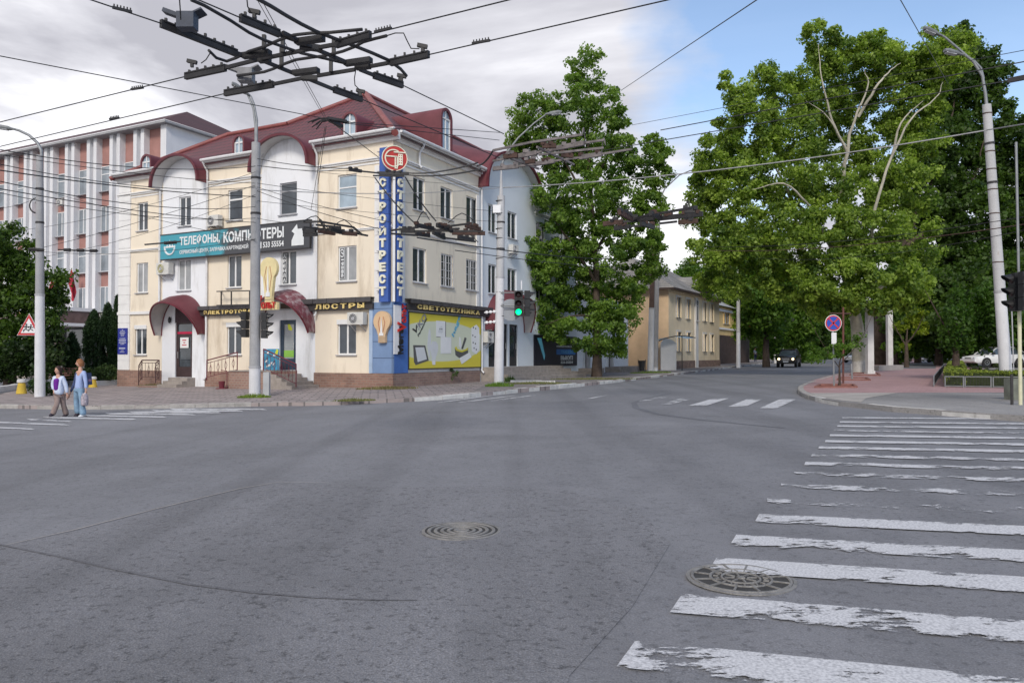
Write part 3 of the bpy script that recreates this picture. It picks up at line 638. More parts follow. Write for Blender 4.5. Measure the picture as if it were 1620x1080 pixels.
for x0, x1, y0, y1 in ((217, 230, 274, 248.5), (363, 377, 247, 218), (536, 556, 215, 182)):
    a, b = la(x1, 250), la(x0, 250); dormer(FL, a, b, LF((x0 + x1) / 2, y0, -.35)[1], LF((x0 + x1) / 2, y1, -.35)[1])
dormer(FR, ra(703.6, 205), ra(717, 205), RF(711, 231, -.2)[1], RF(711, 179, -.2)[1], -.2, 5.5, .14)
mb = MB(FR); a = ra(726, 200); mb.box((a, -1.2, rz(1) - .3), (a + .5, -.7, rz(1.2) + .45)); part('roof_vent', mb, ROOF_DK, bd, True)
# door canopies swept out at the top
def canopy(fn, a0, a1, zf, zt, p0, p1, m, drop=.45):
    c = (a0 + a1) / 2; rh = (a1 - a0) / 2; N = 22; T = [math.pi * i / N for i in range(N + 1)]
    wall = [(c - math.cos(t) * rh, .02, zf + math.sin(t) ** .9 * (zt - zf)) for t in T]
    fr = [(c - math.cos(t) * rh, p0 + (p1 - p0) * math.sin(t), zf + math.sin(t) ** .9 * (zt - zf) - drop * math.sin(t)) for t in T]
    md = [tuple((Vector(w) + Vector(f)) / 2 + Vector((0, 0, .10 * math.sin(t)))) for w, f, t in zip(wall, fr, T)]
    n = N + 1; mb = MB(fn); mb.add(wall + md + fr, [(r * n + j, r * n + j + 1, (r + 1) * n + j + 1, (r + 1) * n + j) for r in range(2) for j in range(N)])
    K = part('canopy', mb, m, bd, True, 60); dn = lambda q: (q[0], q[1], q[2] - .05); sh = lambda q: (c + (q[0] - c) * .97, q[1], q[2] - .05)
    u = MB(fn); u.add([sh(q) for q in wall] + [sh(q) for q in fr], [(j, j + 1, n + j + 1, n + j) for j in range(N)]); part('soffit', u, mat('canopy_lining', (.46, .43, .41), .8, .1, 2), K, True, 60)
    f = MB(fn); f.tube([sh(q) for q in fr], .045, 6); f.tube([sh(q) for q in wall], .035, 6); part('frame', f, RAILM, K, True)
canopy(FL, la(326, 528), la(255, 528), LF(326, 528)[1], LF(290, 466)[1], .45, 1.35, MAROON)
canopy(FL, la(499, 525), la(414, 525), LF(498, 525)[1], LF(455, 458)[1], .45, 1.35, MAROONW)
canopy(FR, ra(767, 522), ra(830, 522), RF(765, 521)[1], RF(797, 458)[1], .45, 1.35, MAROON)
# steps
def gl(fn, a): q = BM @ Vector(fn(a, .6, 0)); return GS(q.x, q.y)
gb = gl(FL, (dB[0] + dB[1]) / 2); mb = MB(FL); n = 3
mb.box((dB[1] - .1, 0, -.6), (bL[0] + .5, 1.05, ZB - .45)); pm_ = part('plinth', mb, STONE_L, bd, True)
for i in range(n): h = ZB - .02 - i * (ZB - gb) / n; 
mb = MB(FL)
for i in range(n): mb.box((dB[0] - .25 , -.14 if i == 0 else .5 + (i - 1) * .33, -.6), (dB[1] - .1 , .5 + i * .33, ZB - .01 - i * (ZB - gb) / n))
part('steps', mb, STEPM, bd, True)
gd = gl(FL, (dD[0] + dD[1]) / 2)
p0a, p1a = dD[0] - .1, la(405, 590)
mb = MB(FL); mb.box((p0a, .003, -.6), (p1a, 1.7, ZD - .06)); mb.box((p1a, .003, -.6), (la(385, 590), 1.5, ZD - .55)); mb.box((la(385, 590), .003, -.6), (la(352, 600), 1.35, ZD - .95)); part('porch', mb, brick('porch_tiles', (.36, .22, .17), (.28, .17, .14), (.36, .30, .26), (1, 2), .22, .12, .012, .5, .6), bd, True)
mb = MB(FL); mb.box((p0a, -.14, ZD - .058), (p1a, 1.74, ZD - .01)); part('porch_top', mb, STEPM, bd, True)
mb = MB(FL); n = 5
for i in range(n): mb.box((p0a - .36 * (i + 1), .092, -.6), (p0a - .36 * i, 1.75 + i * .05, ZD - .1 - (i + .4) * (ZD - gd) / n))
part('steps', mb, STEPM, bd, True)
n = 4; gR = gl(FR, dR[2]); mb = MB(FR)
for i in range(n): mb.box((dR[0] - .9 - i * .05, -.14 if i == 0 else 1.0 + (i - 1) * .36, -.6), (Rbay + 2.2 + i * .4, 1.0 + i * .36, ZRD - .01 - i * (ZRD - gR - .02) / n))
part('steps', mb, STEPM, bd, True)
# railings (each a thing bolted to the steps)
def railing(name, label, path, hgt, step=.24, m=RAILM, orn=True):
    P = [BM @ Vector(q) for q in path]; mb = MB(); top = [p + Vector((0, 0, hgt)) for p in P]
    r = thing(name, label, 'railing', P[0])
    t = MB(); t.tube(top, .03, 6); part('handrail', t, m, r)
    for p, q in zip(P, top): s = MB(); s.tube([p - Vector((0, 0, .03)), q], .025, 6); part('post', s, m, r)
    b = MB(); b.tube([p + Vector((0, 0, .12)) for p in P], .016, 5); b.tube([p + Vector((0, 0, hgt - .14)) for p in P], .016, 5)
    for a, c in zip(P, P[1:]):
        k = max(2, int((c - a).length / step))
        for i in range(1, k):
            q = a.lerp(c, i / k); b.tube([q + Vector((0, 0, .12)), q + Vector((0, 0, hgt - .14))], .010, 4)
            if orn and i % 2:
                d = (c - a).normalized() * step * .8; h1, h2, h3 = [Vector((0, 0, hgt * z)) for z in (.25, .5, .72)]
                b.tube([q + h1, q + h2 + d * .5, q + h3], .009, 4); b.tube([q + h1, q + h2 - d * .5, q + h3], .009, 4)
    part('infill', b, m, r); return r
railing('step_railing', 'dark brown ornamental railing in front of the left door under the smooth maroon canopy', [FL(dB[1] - .1, 1.25, gb + .25), FL(dB[1] - .1, 1.05, ZB - .1), FL(bL[0] + .2, 1.05, ZB - .1), FL(bL[0] + .45, 1.05, gb + .1)], 1.0, m=mat('brown_railing_paint', (.07, .03, .03), .5, .2))
railing('step_railing', 'dark red railing along the right side of the porch steps with a green sticker door', [FL(p0a + .5, 1.68, ZD), FL(p0a - 1.6, 1.8, gd + .15)], 1.0)
railing('step_railing', 'dark red railing sloping down left of the porch behind the striped white pole base', [FL(p1a - .1, 1.3, ZD - .1), FL(la(360, 590), 1.3, gd + .35)], .95)
# ================================================================ SIGNS AND FITTINGS ON THE CORNER BUILDING
def Lp(a, o, z): return BM @ Vector(FL(a, o, z))
def Rp(a, o, z): return BM @ Vector(FR(a, o, z))
uL, uR, ZU = -(BM.to_3x3() @ Vector((0, 1, 0))), BM.to_3x3() @ Vector((1, 0, 0)), Vector((0, 0, 1))     # reading directions
LETW = mat('cream_letter_plastic', (.74, .72, .58), .5, .05, 4)
BLUES = mat('blue_sign_panel', (.045, .105, .36), .45, .12, 1.5, grime=((.10, .16, .36), .6, 2))
WHITEP = mat('white_plastic', (.75, .75, .76), .45, .05, 3); BLACKP = mat('black_plastic', (.02, .02, .022), .5, .2, 3)
def Lz(px, py, o=0): a, z = LF(px, py, o); return Lp(a, o, z)
def Rz(px, py, o=0): a, z = RF(px, py, o); return Rp(a, o, z)
def txtL(parent, name, body, x0, y0, x1, y1, o, m, depth=.05, bold=.012, **k):
    """text on the side facade: pixel box of the lettering in the photo"""
    a0 = la_(x0, (y0 + y1) / 2, o); a1 = la_(x1, (y0 + y1) / 2, o); zb = LF(x0, y1, o)[1]; zt = LF(x0, y0, o)[1]
    mb = MB(); put_text(mb, body, Lp(a0, o, zb), uL * abs(a0 - a1), ZU * (zt - zb), nL, depth, bold); return part(name, mb, m, parent)
def la_(px, py, o): return LF(px, py, o)[0]
def boxL(mb, a0, a1, z0, z1, o0, o1):
    c = [Lp(a, o, z) for a in (a0, a1) for o in (o0, o1) for z in (z0, z1)]
    mb.add(c, [(0, 1, 3, 2), (4, 6, 7, 5), (0, 4, 5, 1), (2, 3, 7, 6), (0, 2, 6, 4), (1, 5, 7, 3)])
def boxR(mb, a0, a1, z0, z1, o0, o1):
    c = [Rp(a, o, z) for a in (a0, a1) for o in (o0, o1) for z in (z0, z1)]
    mb.add(c, [(0, 2, 3, 1), (4, 5, 7, 6), (0, 1, 5, 4), (2, 6, 7, 3), (0, 4, 6, 2), (1, 3, 7, 5)])
# ---- tall blue corner sign
t = thing('vertical_sign', 'tall blue corner sign with cream letters and a round red emblem on top', 'sign', C0)
zb = LF(615, 477, .3)[1]; zt = LF(602, 234, .3)[1]; aw = la_(600, 350, .3); ar = RF(637, 350, .3)[0]
for s in (0, 1):
    mb = MB()
    if s == 0: boxL(mb, .03, aw, zb, zt, .12, .30)
    else: boxR(mb, .03, ar, zb, zt - .7, .12, .30)
    P = part('panel', mb, BLUES, t)
    word = 'СТРОЙТРЕСТ'; n = len(word); top = LF(612, 279, .3)[1]; bot = LF(612, 470, .3)[1]; st = (top - bot) / n
    mb = MB(); a0, a1 = (aw - .05, .13) if s == 0 else (-.10, ar - .03)
        
    for i, ch in enumerate(word):
        z = top - st * (i + 1) + st * .14; h = st * .74
        if s == 0: put_text(mb, ch, Lp(a0, .31, z), uL * abs(a0 - a1), ZU * h, nL, .07, .02 if ch == 'Й' else .055)
        else: put_text(mb, ch, Rp(a0, .31, z), uR * abs(a1 - a0), ZU * h, nR, .07, .02 if ch == 'Й' else .055)
    part('lettering', mb, LETW, P)
mb = MB(); nd = (nL + nR).normalized(); ud = (uL + uR).normalized(); e = C0 + nd * .27
mb.bar(e + ZU * zb, e + ZU * (zt - .8), .11, .10, ud); part('edge_strip', mb, WHITEP, t)
ec = pl(624.5, 250.5, e + nd * .25, nd); AX = Matrix((ud, ZU, nd)).transposed()
mb = MB(); mb.lathe([(.56, -.12), (.56, 0)], ec, 40, AX); E_ = part('emblem', mb, mat('red_emblem', (.42, .03, .025), .45, .1), t, sm=40)
mb = MB(); mb.tube([ec + ud * (math.cos(a) * .555) + ZU * (math.sin(a) * .555) + nd * .005 for a in [2 * math.pi * i / 40 for i in range(41)]], .022, 5); part('rim', mb, LETW, E_)
mb = MB(); A = [ec + ud * (math.cos(a) * .37 - .05) + ZU * (math.sin(a) * .37) + nd * .02 for a in [R(55) + R(250) * i / 30 for i in range(31)]]; mb.tube(A, .035, 5)
def eb(x, y, w, h): mb.obox(ec + ud * x + ZU * y + nd * .03, (w, h, .03), AX)
eb(-.14, .07, .52, .05); eb(.20, .27, .5, .05); eb(.02, -.18, .05, .5); eb(.11, -.18, .05, .48); eb(.06, .06, .14, .04); eb(.25, -.05, .2, .5)
eb(.06, -.44, .14, .05)
part('device', mb, LETW, E_)
mb = MB(); 
for i in range(2):
    for j in range(4): mb.obox(ec + ud * (.205 + i * .09) + ZU * (-.2 + j * .11) + nd * .05, (.04, .045, .01), AX)
part('device_windows', mb, mat('red_emblem', (1, 1, 1)), E_)
mb = MB()
for k in range(9): z = zb + .5 + k * .9; boxL(mb, aw, aw + .22, z, z + .03, .02, .2)
part('bracket', mb, SILL, t)
# ---- blue tiled corner at street level
zt_ = LF(610, 478)[1]; t = thing('corner_cladding', 'blue tiled cladding wrapped round the ground floor corner of the cream building', 'cladding', C0)
BT = brick('blue_tile_panels', (.20, .30, .50), (.18, .28, .47), (.07, .11, .2), (0, 2), 1.2, .74, .018, 0, .4, .5, 0, .2)
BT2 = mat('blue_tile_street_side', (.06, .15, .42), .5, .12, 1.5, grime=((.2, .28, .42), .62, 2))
mb = MB(); boxL(mb, -.1, la(592, 540), PLZ + .01, zt_, .01, .10); part('panel', mb, BT, t)
mb = MB(); boxR(mb, .0, ra(643, 540), PLZ + .01, zt_, .01, .10); part('panel', mb, BT2, t)
mb = MB(); boxL(mb, la(592, 540) , la(590, 540) + .12, PLZ + .01, zt_, .01, .13); part('edge', mb, mat('pale_blue_edge', (.35, .45, .6), .5), t)
# bulb sign
def bulb_poly(w, h, n=24):
    r = w / 2; cy = h - r; P = []
    for i in range(n + 1):
        a = R(-50) + R(280) * i / n; P.append((math.cos(a) * r, cy + math.sin(a) * r))
    return [(w * .2, 0), (w * .2, h * .22)] + P + [(-w * .2, h * .22), (-w * .2, 0)]
def bulb(name, label, o, u, n, w, h, m, extra=None):
    t = thing(name, label, 'sign', o); mb = MB(); mb.prism(bulb_poly(w, h), o, u, ZU, n * .16); part('bulb_panel', mb, m, t)
    mb = MB(); mb.prism([(-.06 * w, h * .3), (.06 * w, h * .3), (0, h * .8)], o + n * .165, u, ZU, n * .03); mb.prism([(-.12 * w, h * .22), (.12 * w, h * .22), (.12 * w, h * .3), (-.12 * w, h * .3)], o + n * .165, u, ZU, n * .03); part('filament', mb, WHITEP, t)
    mb = MB()
    for sx in (-1, 1): mb.tube([o + n * .17 + u * (sx * w * .09) + ZU * (h * .34), o + n * .17 + u * (sx * w * .2) + ZU * (h * .62), o + n * .17 + u * (sx * w * .1) + ZU * (h * .82)], .012, 4)
    part('outline', mb, mat('red_outline', (.4, .12, .08), .5), t)
    mb = MB()
    for k in range(3): mb.prism([(-.2 * w, 0), (.2 * w, 0), (.2 * w, .02), (-.2 * w, .02)], o + n * .17 + ZU * (h * (.04 + .06 * k)), u, ZU, n * .02)
    part('cap_ribs', mb, mat('grey_ribs', (.4, .36, .3), .6), t); return t
TAN = mat('tan_sign_panel', (.62, .43, .26), .5, .08, 2); YEL = mat('pale_yellow_sign', (.70, .60, .33), .5, .08, 2)
o = Lz(607, 542, .12); bulb('bulb_sign', 'tan light bulb shaped sign on the pale blue tiles of the corner', o, uL, nL, .92, 1.42, TAN)
o = Lz(428, 487, 1.5); tb = bulb('bulb_sign', 'big pale yellow bulb sign with red letters over the central doorway', o, uL, nL, 1.05, 2.35, YEL)
mb = MB(); mb.prism([(-.5, 0), (.55, 0), (.55, .35), (-.5, .35)], o - ZU * .1 + nL * .0, uL, ZU, nL * .15); part('base_panel', mb, YEL, tb)
REDL = mat('red_letter', (.5, .03, .025), .5, .1)
mb = MB(); put_text(mb, 'ОЛЬТ', o - uL * .35 - ZU * .04 + nL * .2, uL * .85, ZU * .3, nL, .05, .03); put_text(mb, 'V', o - uL * .62 - ZU * .04 + nL * .2, uL * .3, ZU * .62, nL, .05, .03); part('lettering', mb, REDL, tb)
# MegaVolt vertical lettering on the street side of the corner
o = Rz(629.5, 560, .12); t = thing('shop_sign', 'small sign with black and red letters running up the blue corner', 'sign', o)
hz_ = (560 - 480) / F * 34.3
mb = MB(); mb.prism([(-.12, 0), (.25, 0), (.25, 1.25), (.42, 1.25), (.42, 2.2), (-.12, 2.2)], o - uR * .22, uR, ZU, nR * .04); part('back_panel', mb, WHITEP, t)
mb = MB(); put_text(mb, 'Мега', o + uR * .30 + nR * .05, ZU * 1.18, -uR * .38, nR, .05, .03); part('lettering', mb, BLACKP, t)
mb = MB(); put_text(mb, 'V', o + uR * .5 + ZU * 1.0 + nR * .06, ZU * .45, -uR * .62, nR, .05, .03); put_text(mb, 'ольт', o + uR * .52 + ZU * 1.42 + nR * .05, ZU * .85, -uR * .3, nR, .05, .03); part('lettering', mb, REDL, t)
o = Rz(631.5, 495, .11); mb = MB(); mb.prism([(-.3, -.1), (.3, -.1), (.3, .1), (-.3, .1)], o, uR, ZU, nR * .02); solo('street_plate', mb, WHITEP, 'small white street name plate on the blue corner above the vertical lettering', 'plate')
# ---- fascia boards
def fascia(label, fn, a0, a1, z0, z1, body, x0, x1, yb, yt, side, n):
    o = BM @ Vector(fn(a0, 0, z0)); t = thing('fascia_board', label, 'sign', o)
    mb = MB(lambda a, b, c: BM @ Vector(fn(a, b, c))); k = max(1, round(abs(a1 - a0) / .9)); lo, hi = min(a0, a1), max(a0, a1); zm = z0 + (z1 - z0) * .52
    mb.box((lo, .01, z0), (hi, .22, zm)); mb.box((lo, .01, z1 - .03), (hi, .35, z1)); part('panel', mb, DKBOARD, t)
    for i in range(k):
        mb = MB(lambda a, b, c: BM @ Vector(fn(a, b, c))); s = lo + (hi - lo) * i / k; e = lo + (hi - lo) * (i + 1) / k - .025
        mb.add([(s, .23, zm), (e, .23, zm), (e, .37, zm + .04), (s, .37, zm + .04), (s, .37, z1), (e, .37, z1)], [(0, 1, 2, 3), (3, 2, 5, 4)]); part('visor', mb, mat('visor_board', (.07, .065, .068), .5, .25, 3), t)
    mb = MB(); m_ = len(body); 
    for i, ch in enumerate(body):
        f = i / m_; w = abs(x1 - x0) / m_ * .74
        if side == 'L': p = BM @ Vector(fn(x0 - (x0 - x1) * f, .24, z0 + .06)); put_text(mb, ch, p, uL * w, ZU * (zm - z0 - .05), n, .05, .03)
        else: p = BM @ Vector(fn(x0 + (x1 - x0) * f, .24, z0 + .06)); put_text(mb, ch, p, uR * w, ZU * (zm - z0 - .05), n, .05, .03)
    part('lettering', mb, LETY, t)
za, zb_ = LF(537, 490, .3)[1], LF(537, 474, .3)[1]
fascia('dark fascia board with six wide gold letters above the window right of the central doorway', FL, la(594, 480), la(481, 480), za, zb_ + .08, 'ЛЮСТРЫ', la(572, 482), la(500, 482) + .42, 0, 0, 'L', nL) if 0 else fascia('dark fascia board with six wide gold letters above the window right of the central doorway', FL, la(594, 480), la(481, 480), za, zb_ + .08, 'ЛЮСТРЫ', la_(499, 482, .25), la_(580, 482, .25), 0, 0, 'L', nL)
fascia('dark fascia board with gold letters above the ground floor window left of the central pole', FL, la(414, 480), la(321, 490), LF(360, 498, .3)[1], LF(360, 483, .3)[1], 'ЭЛЕКТРОТОВАРЫ', la_(323, 490, .25), la_(414, 490, .25), 0, 0, 'L', nL)
fascia('dark fascia board with gold letters above the yellow lighting advert', FR, ra(639, 480), ra(772, 490), RF(700, 494, .3)[1], RF(700, 478, .3)[1], 'СВЕТОТЕХНИКА', RF(660, 485, .25)[0], RF(760, 485, .25)[0], 0, 0, 'R', nR)
for f_, x in ((FL, 1.15), (FR, .95)):      # small spotlights
    pass
# metal empty sign frame above the left fascia
o = Lz(346, 484, .5); t = thing('empty_signboard', 'empty black metal sign frame over the gold lettered fascia left of the pole', 'frame', o); mb = MB()
for y in (461, 483, 499): mb.bar(Lz(343, y, .5), Lz(410, y - 1.5, .5), .05)
for x in (350, 366, 395): mb.bar(Lz(x, 461, .5), Lz(x, 484, .5), .05)
part('bars', mb, DARK, t)
for x in (350, 395): mb = MB(); mb.bar(Lz(x, 461, .5), Lz(x, 461, .0), .04); part('bracket', mb, DARK, t)
# ---- long banner
TEAL = bpy.data.materials.new('teal_to_grey_banner'); TEAL.use_nodes = True; nt = TEAL.node_tree; b = nt.nodes['Principled BSDF']; b.inputs['Roughness'].default_value = .5
tcn = node(nt, 'ShaderNodeTexCoord'); s = node(nt, 'ShaderNodeSeparateXYZ'); nt.links.new(tcn.outputs['UV'], s.inputs[0]); nn = node(nt, 'ShaderNodeTexNoise', i_Scale=1.1, i_Detail=6); nt.links.new(tcn.outputs['Object'], nn.inputs['Vector'])
v = math_(nt, 'ADD', s.outputs[0], math_(nt, 'MULTIPLY', math_(nt, 'SUBTRACT', nn.outputs[0], .5), .9)); nt.links.new(ramp(nt, v, [(.36, (.05, .30, .38)), (.46, (.05, .15, .18)), (.52, (.06, .062, .07))]), b.inputs['Base Color'])
a0, a1 = la_(254, 390, .35), la_(490, 380, .35); z0, z1 = LF(370, 401, .35)[1], LF(370, 361, .35)[1]
t = thing('banner', 'long teal and dark grey banner with white lettering and an arrow across the side facade', 'banner', Lp(a0, .3, z0))
mb = MB(); mb.quad(Lp(a0, .36, z0), Lp(a1, .36, z0), Lp(a1, .36, z1), Lp(a0, .36, z1)); P = part('sheet', mb, TEAL, t)
ul = P.data.uv_layers.new()
for i, u in enumerate([(0, 0), (1, 0), (1, 1), (0, 1)]): ul.data[i].uv = u
mb = MB(); boxL(mb, a0, a1, z0, z1, .22, .35); boxL(mb, a0 + .01, a1 - .02, z1 - .001, z1 + .05, .2, .38); boxL(mb, a0, a1, z0 - .04, z0, .2, .38); part('backing', mb, DARK, t)
wM = mat('white_banner_print', (.72, .74, .75), .6, .04)
BH = z1 - z0; span = a0 - a1
def bt(body, f0, f1, g0, g1, bold=.03):
    mb = MB(); put_text(mb, body, Lp(a0 - span * f0, .37, z0 + BH * g0), uL * span * (f1 - f0), ZU * BH * (g1 - g0), nL, .01, bold); part('lettering', mb, wM, t)
bt('ТЕЛЕФОНЫ,', .145, .43, .45, .88); bt('КОМПЬЮТЕРЫ', .455, .845, .45, .88); bt('СЕРВИСНЫЙ ЦЕНТР, ЗАПРАВКА КАРТРИДЖЕЙ', .145, .62, .13, .35, .02); bt('533 55554', .715, .845, .12, .34, .02)
mb = MB(); c = Lp(a0 - span * .072, .37, z0 + BH * .48); rr = BH * .30; mb.tube([c + uL * math.cos(x) * rr + ZU * math.sin(x) * rr for x in [R(170) + R(200) * i / 24 for i in range(25)]], .05, 5)
for dx, dh in ((-.2, .15), (0, .38), (.2, .15)): mb.prism([(-.08, -.05), (.08, -.05), (0, dh)], c + uL * dx + ZU * .02, uL, ZU, nL * .01)
mb.prism([(-.33, 0), (.33, 0), (.3, .06), (-.3, .06)], c, uL, ZU, nL * .012); part('logo', mb, wM, t)
mb = MB(); c = Lp(a0 - span * .93, .37, z0 + BH * .1); mb.prism([(-.38, 0), (.38, 0), (.38, .62 * BH), (.0, .62 * BH), (-.05, .8 * BH), (-.38, .55 * BH), (-.2, .45 * BH), (-.38, .2 * BH)], c, uL, ZU, nL * .01); part('arrow', mb, wM, t)
mb = MB(); c = Lp(a0 - span * .69, .37, z0 + BH * .23); mb.prism([(-.16, -.16), (.16, -.16), (.16, .16), (-.16, .16)], c, uL, ZU, nL * .01); part('phone_icon', mb, wM, t)
mb = MB(); mb.tube([c + nL * .015 + uL * x + ZU * y for x, y in ((-.07, .08), (-.06, -.02), (.03, -.09), (.09, -.06))], .025, 5); part('handset', mb, DARK, t)
# ---- window stickers
def vert_text(label, word, x, y0, y1, m, rot=False):
    o = Lz(x, y1, -.06); t = thing('window_sticker', label, 'sign', o); h = Lz(x, y0, -.06).z - o.z
    mb = MB(); mb.prism([(-.15, 0), (.15, 0), (.15, h), (-.15, h)], o, uL, ZU, nL * .01); part('strip', mb, wM if not rot else wM, t); mb = MB(); n = len(word)
    mb2 = MB(); mb2.prism([(-.13, .02), (.13, .02), (.13, h - .02), (-.13, h - .02)], o + nL * .011, uL, ZU, nL * .004); part('ground', mb2, mat('dark_sticker', (.12, .12, .13), .5), t)
    if rot:
        put_text(mb, word, o - uL * .09 + ZU * (h - .06) + nL * .02, -ZU * (h - .12), uL * .2, nL, .01, .03)
    else:
        for i, ch in enumerate(word): put_text(mb, ch, o - uL * .09 + ZU * (h * (1 - (i + .86) / n)) + nL * .02, uL * .18, ZU * (h / n * .72), nL, .01, .03)
    part('lettering', mb, wM, t)
vert_text('black strip with white letters reading downwards in the window below the banner arrow', 'АРЕНДА', 450.5, 402, 447, wM)
vert_text('strip with a vertical phone number in the window left of the blue corner sign', '(7)19586', 541.5, 392, 441, wM, True)
# ---- advert board
x0, x1 = RF(647, 540, .12)[0], RF(760.5, 540, .12)[0]; z0, z1 = RF(647, 583, .12)[1], RF(647, 494, .12)[1]
t = thing('advert_board', 'large yellow lighting advert with sockets bulbs and cable on the street facade', 'billboard', Rp(x0, .1, z0))
mb = MB(); boxR(mb, x0 - .18, x1 + .25, PLZ + .02, z1 + .18, .004, .03); part('white_surround', mb, WHITEP, t)
AD = bpy.data.materials.new('yellow_advert_print'); AD.use_nodes = True; nt = AD.node_tree; b = nt.nodes['Principled BSDF']; b.inputs['Roughness'].default_value = .45
tcn = node(nt, 'ShaderNodeTexCoord'); mp = node(nt, 'ShaderNodeMapping'); mp.inputs['Location'].default_value = (-.42, -.50, 0); nt.links.new(tcn.outputs['UV'], mp.inputs[0])
mp2 = node(nt, 'ShaderNodeMapping'); mp2.inputs['Rotation'].default_value = (0, 0, R(14)); mp2.inputs['Scale'].default_value = (1.28, 2.15, 1); nt.links.new(mp.outputs[0], mp2.inputs[0])
ln = node(nt, 'ShaderNodeVectorMath', operation='LENGTH'); nt.links.new(mp2.outputs[0], ln.inputs[0])
nt.links.new(ramp(nt, ln.outputs['Value'], [(.80, (.62, .66, .52)), (.83, (.66, .58, .07)), (1.1, (.64, .55, .06))]), b.inputs['Base Color'])
mb = MB(); mb.quad(Rp(x0, .12, z0), Rp(x1, .12, z0), Rp(x1, .12, z1), Rp(x0, .12, z1)); P = part('print', mb, AD, t); ul = P.data.uv_layers.new()
for i, u in enumerate([(0, 0), (1, 0), (1, 1), (0, 1)]): ul.data[i].uv = u
mb = MB(); boxR(mb, x0, x1, z0, z1, .031, .115); part('backing', mb, DARK, t)
mb = MB()
for a, b_, c, d in ((x0 - .05, x1 + .05, z1, z1 + .05), (x0 - .05, x1 + .05, z0 - .05, z0), (x0 - .05, x0, z0, z1), (x1, x1 + .05, z0, z1)): boxR(mb, a, b_, c, d, .03, .14)
part('frame', mb, DARK, t)
AWd, AHt = x1 - x0, z1 - z0
def ap(name, poly, m, lv=0):   # shapes printed on the advert, in fractions of the board
    mb = MB(); mb.prism([(a * AWd, b * AHt) for a, b in poly], Rp(x0, .122 + lv * .003, z0), uR, ZU, nR * .003); return part(name, mb, m, t)
LG = mat('printed_pale_grey', (.62, .64, .66), .5, .04); DG = mat('printed_dark_grey', (.10, .10, .10), .5, .1); WW = mat('printed_white', (.74, .75, .76), .5, .03); YY = mat('printed_yellow', (.62, .56, .06), .5, .05)
BLK = mat('printed_black', (.03, .03, .03), .5)
ap('switch_plate', [(.345, .58), (.475, .58), (.475, .88), (.345, .88)], DG, 0); ap('switch_plate', [(.34, .59), (.465, .59), (.465, .89), (.34, .89)], WW, 1)
ap('socket', [(.365, .68), (.385, .78), (.41, .80), (.43, .77), (.435, .68), (.42, .66), (.38, .66)], LG, 2)
for x in (.385, .41): ap('socket_hole', [(x, .725), (x + .012, .725), (x + .012, .745), (x, .745)], BLK, 3)
ap('switch_plate', [(.40, .27), (.55, .27), (.55, .59), (.40, .59)], LG, 1); ap('switch_plate', [(.405, .28), (.545, .28), (.545, .585), (.405, .585)], WW, 2)
ap('floodlight', [(.05, .42), (.20, .42), (.245, .14), (.08, .06), (.06, .12)], DG, 0); ap('floodlight_glass', [(.075, .38), (.185, .385), (.22, .165), (.105, .115)], LG, 1)
ap('printed_bulb', [(.29, .07), (.33, .07), (.335, .18), (.37, .34), (.365, .44), (.34, .50), (.29, .50), (.27, .42), (.27, .32), (.285, .18)], LG, 0)
ap('printed_bulb', [(.26, .20), (.275, .5), (.265, .70), (.25, .74), (.235, .62), (.225, .4), (.245, .2)], LG, 1)
ap('printed_bulb_cap', [(.295, .06), (.33, .06), (.33, .13), (.295, .13)], WW, 2)
ap('cable_reel', [(.60, .38), (.61, .24), (.68, .17), (.75, .18), (.80, .26), (.80, .38), (.70, .32)], DG, 0)
ap('cable_reel_rim', [(.60, .38), (.62, .33), (.70, .295), (.79, .34), (.80, .40), (.76, .36), (.70, .335), (.64, .36), (.62, .42)], YY, 1)
ap('probe', [(.665, .60), (.68, .60), (.70, .44), (.69, .36), (.66, .42)], WW, 1); ap('probe', [(.745, .60), (.775, .58), (.72, .36), (.695, .37)], DG, 2)
ap('tester', [(.665, .18), (.70, .06), (.85, .20), (.82, .30)], WW, 3); ap('plug_strip', [(.86, .32), (.93, .26), (.975, .36), (.975, .80), (.93, .87), (.85, .80), (.85, .5)], WW, 0)
for a, b_ in ((.875, .79), (.91, .77), (.865, .63), (.90, .60), (.87, .48), (.905, .46), (.885, .37), (.92, .34)): ap('strip_hole', [(a, b_), (a + .014, b_), (a + .014, b_ + .03), (a, b_ + .03)], BLK, 1)
def at(body, fx, fy, w, h, ang, m):
    u = (uR * math.cos(ang) + ZU * math.sin(ang)); v_ = (-uR * math.sin(ang) + ZU * math.cos(ang)); mb = MB(); put_text(mb, body, Rp(x0 + AWd * fx, .128, z0 + AHt * fy), u * AWd * w, v_ * AHt * h, nR, .006, .02); part('lettering', mb, m, t)
at('V', .06, .60, .07, .12, R(32), BLK); at(':KO', .115, .69, .14, .12, R(42), mat('printed_grey_letters', (.25, .25, .30), .5)); at('Panasonic', .115, .57, .17, .05, R(50), BLK); at('hager', .595, .57, .24, .13, R(58), mat('printed_sky_blue', (.12, .40, .60), .5))
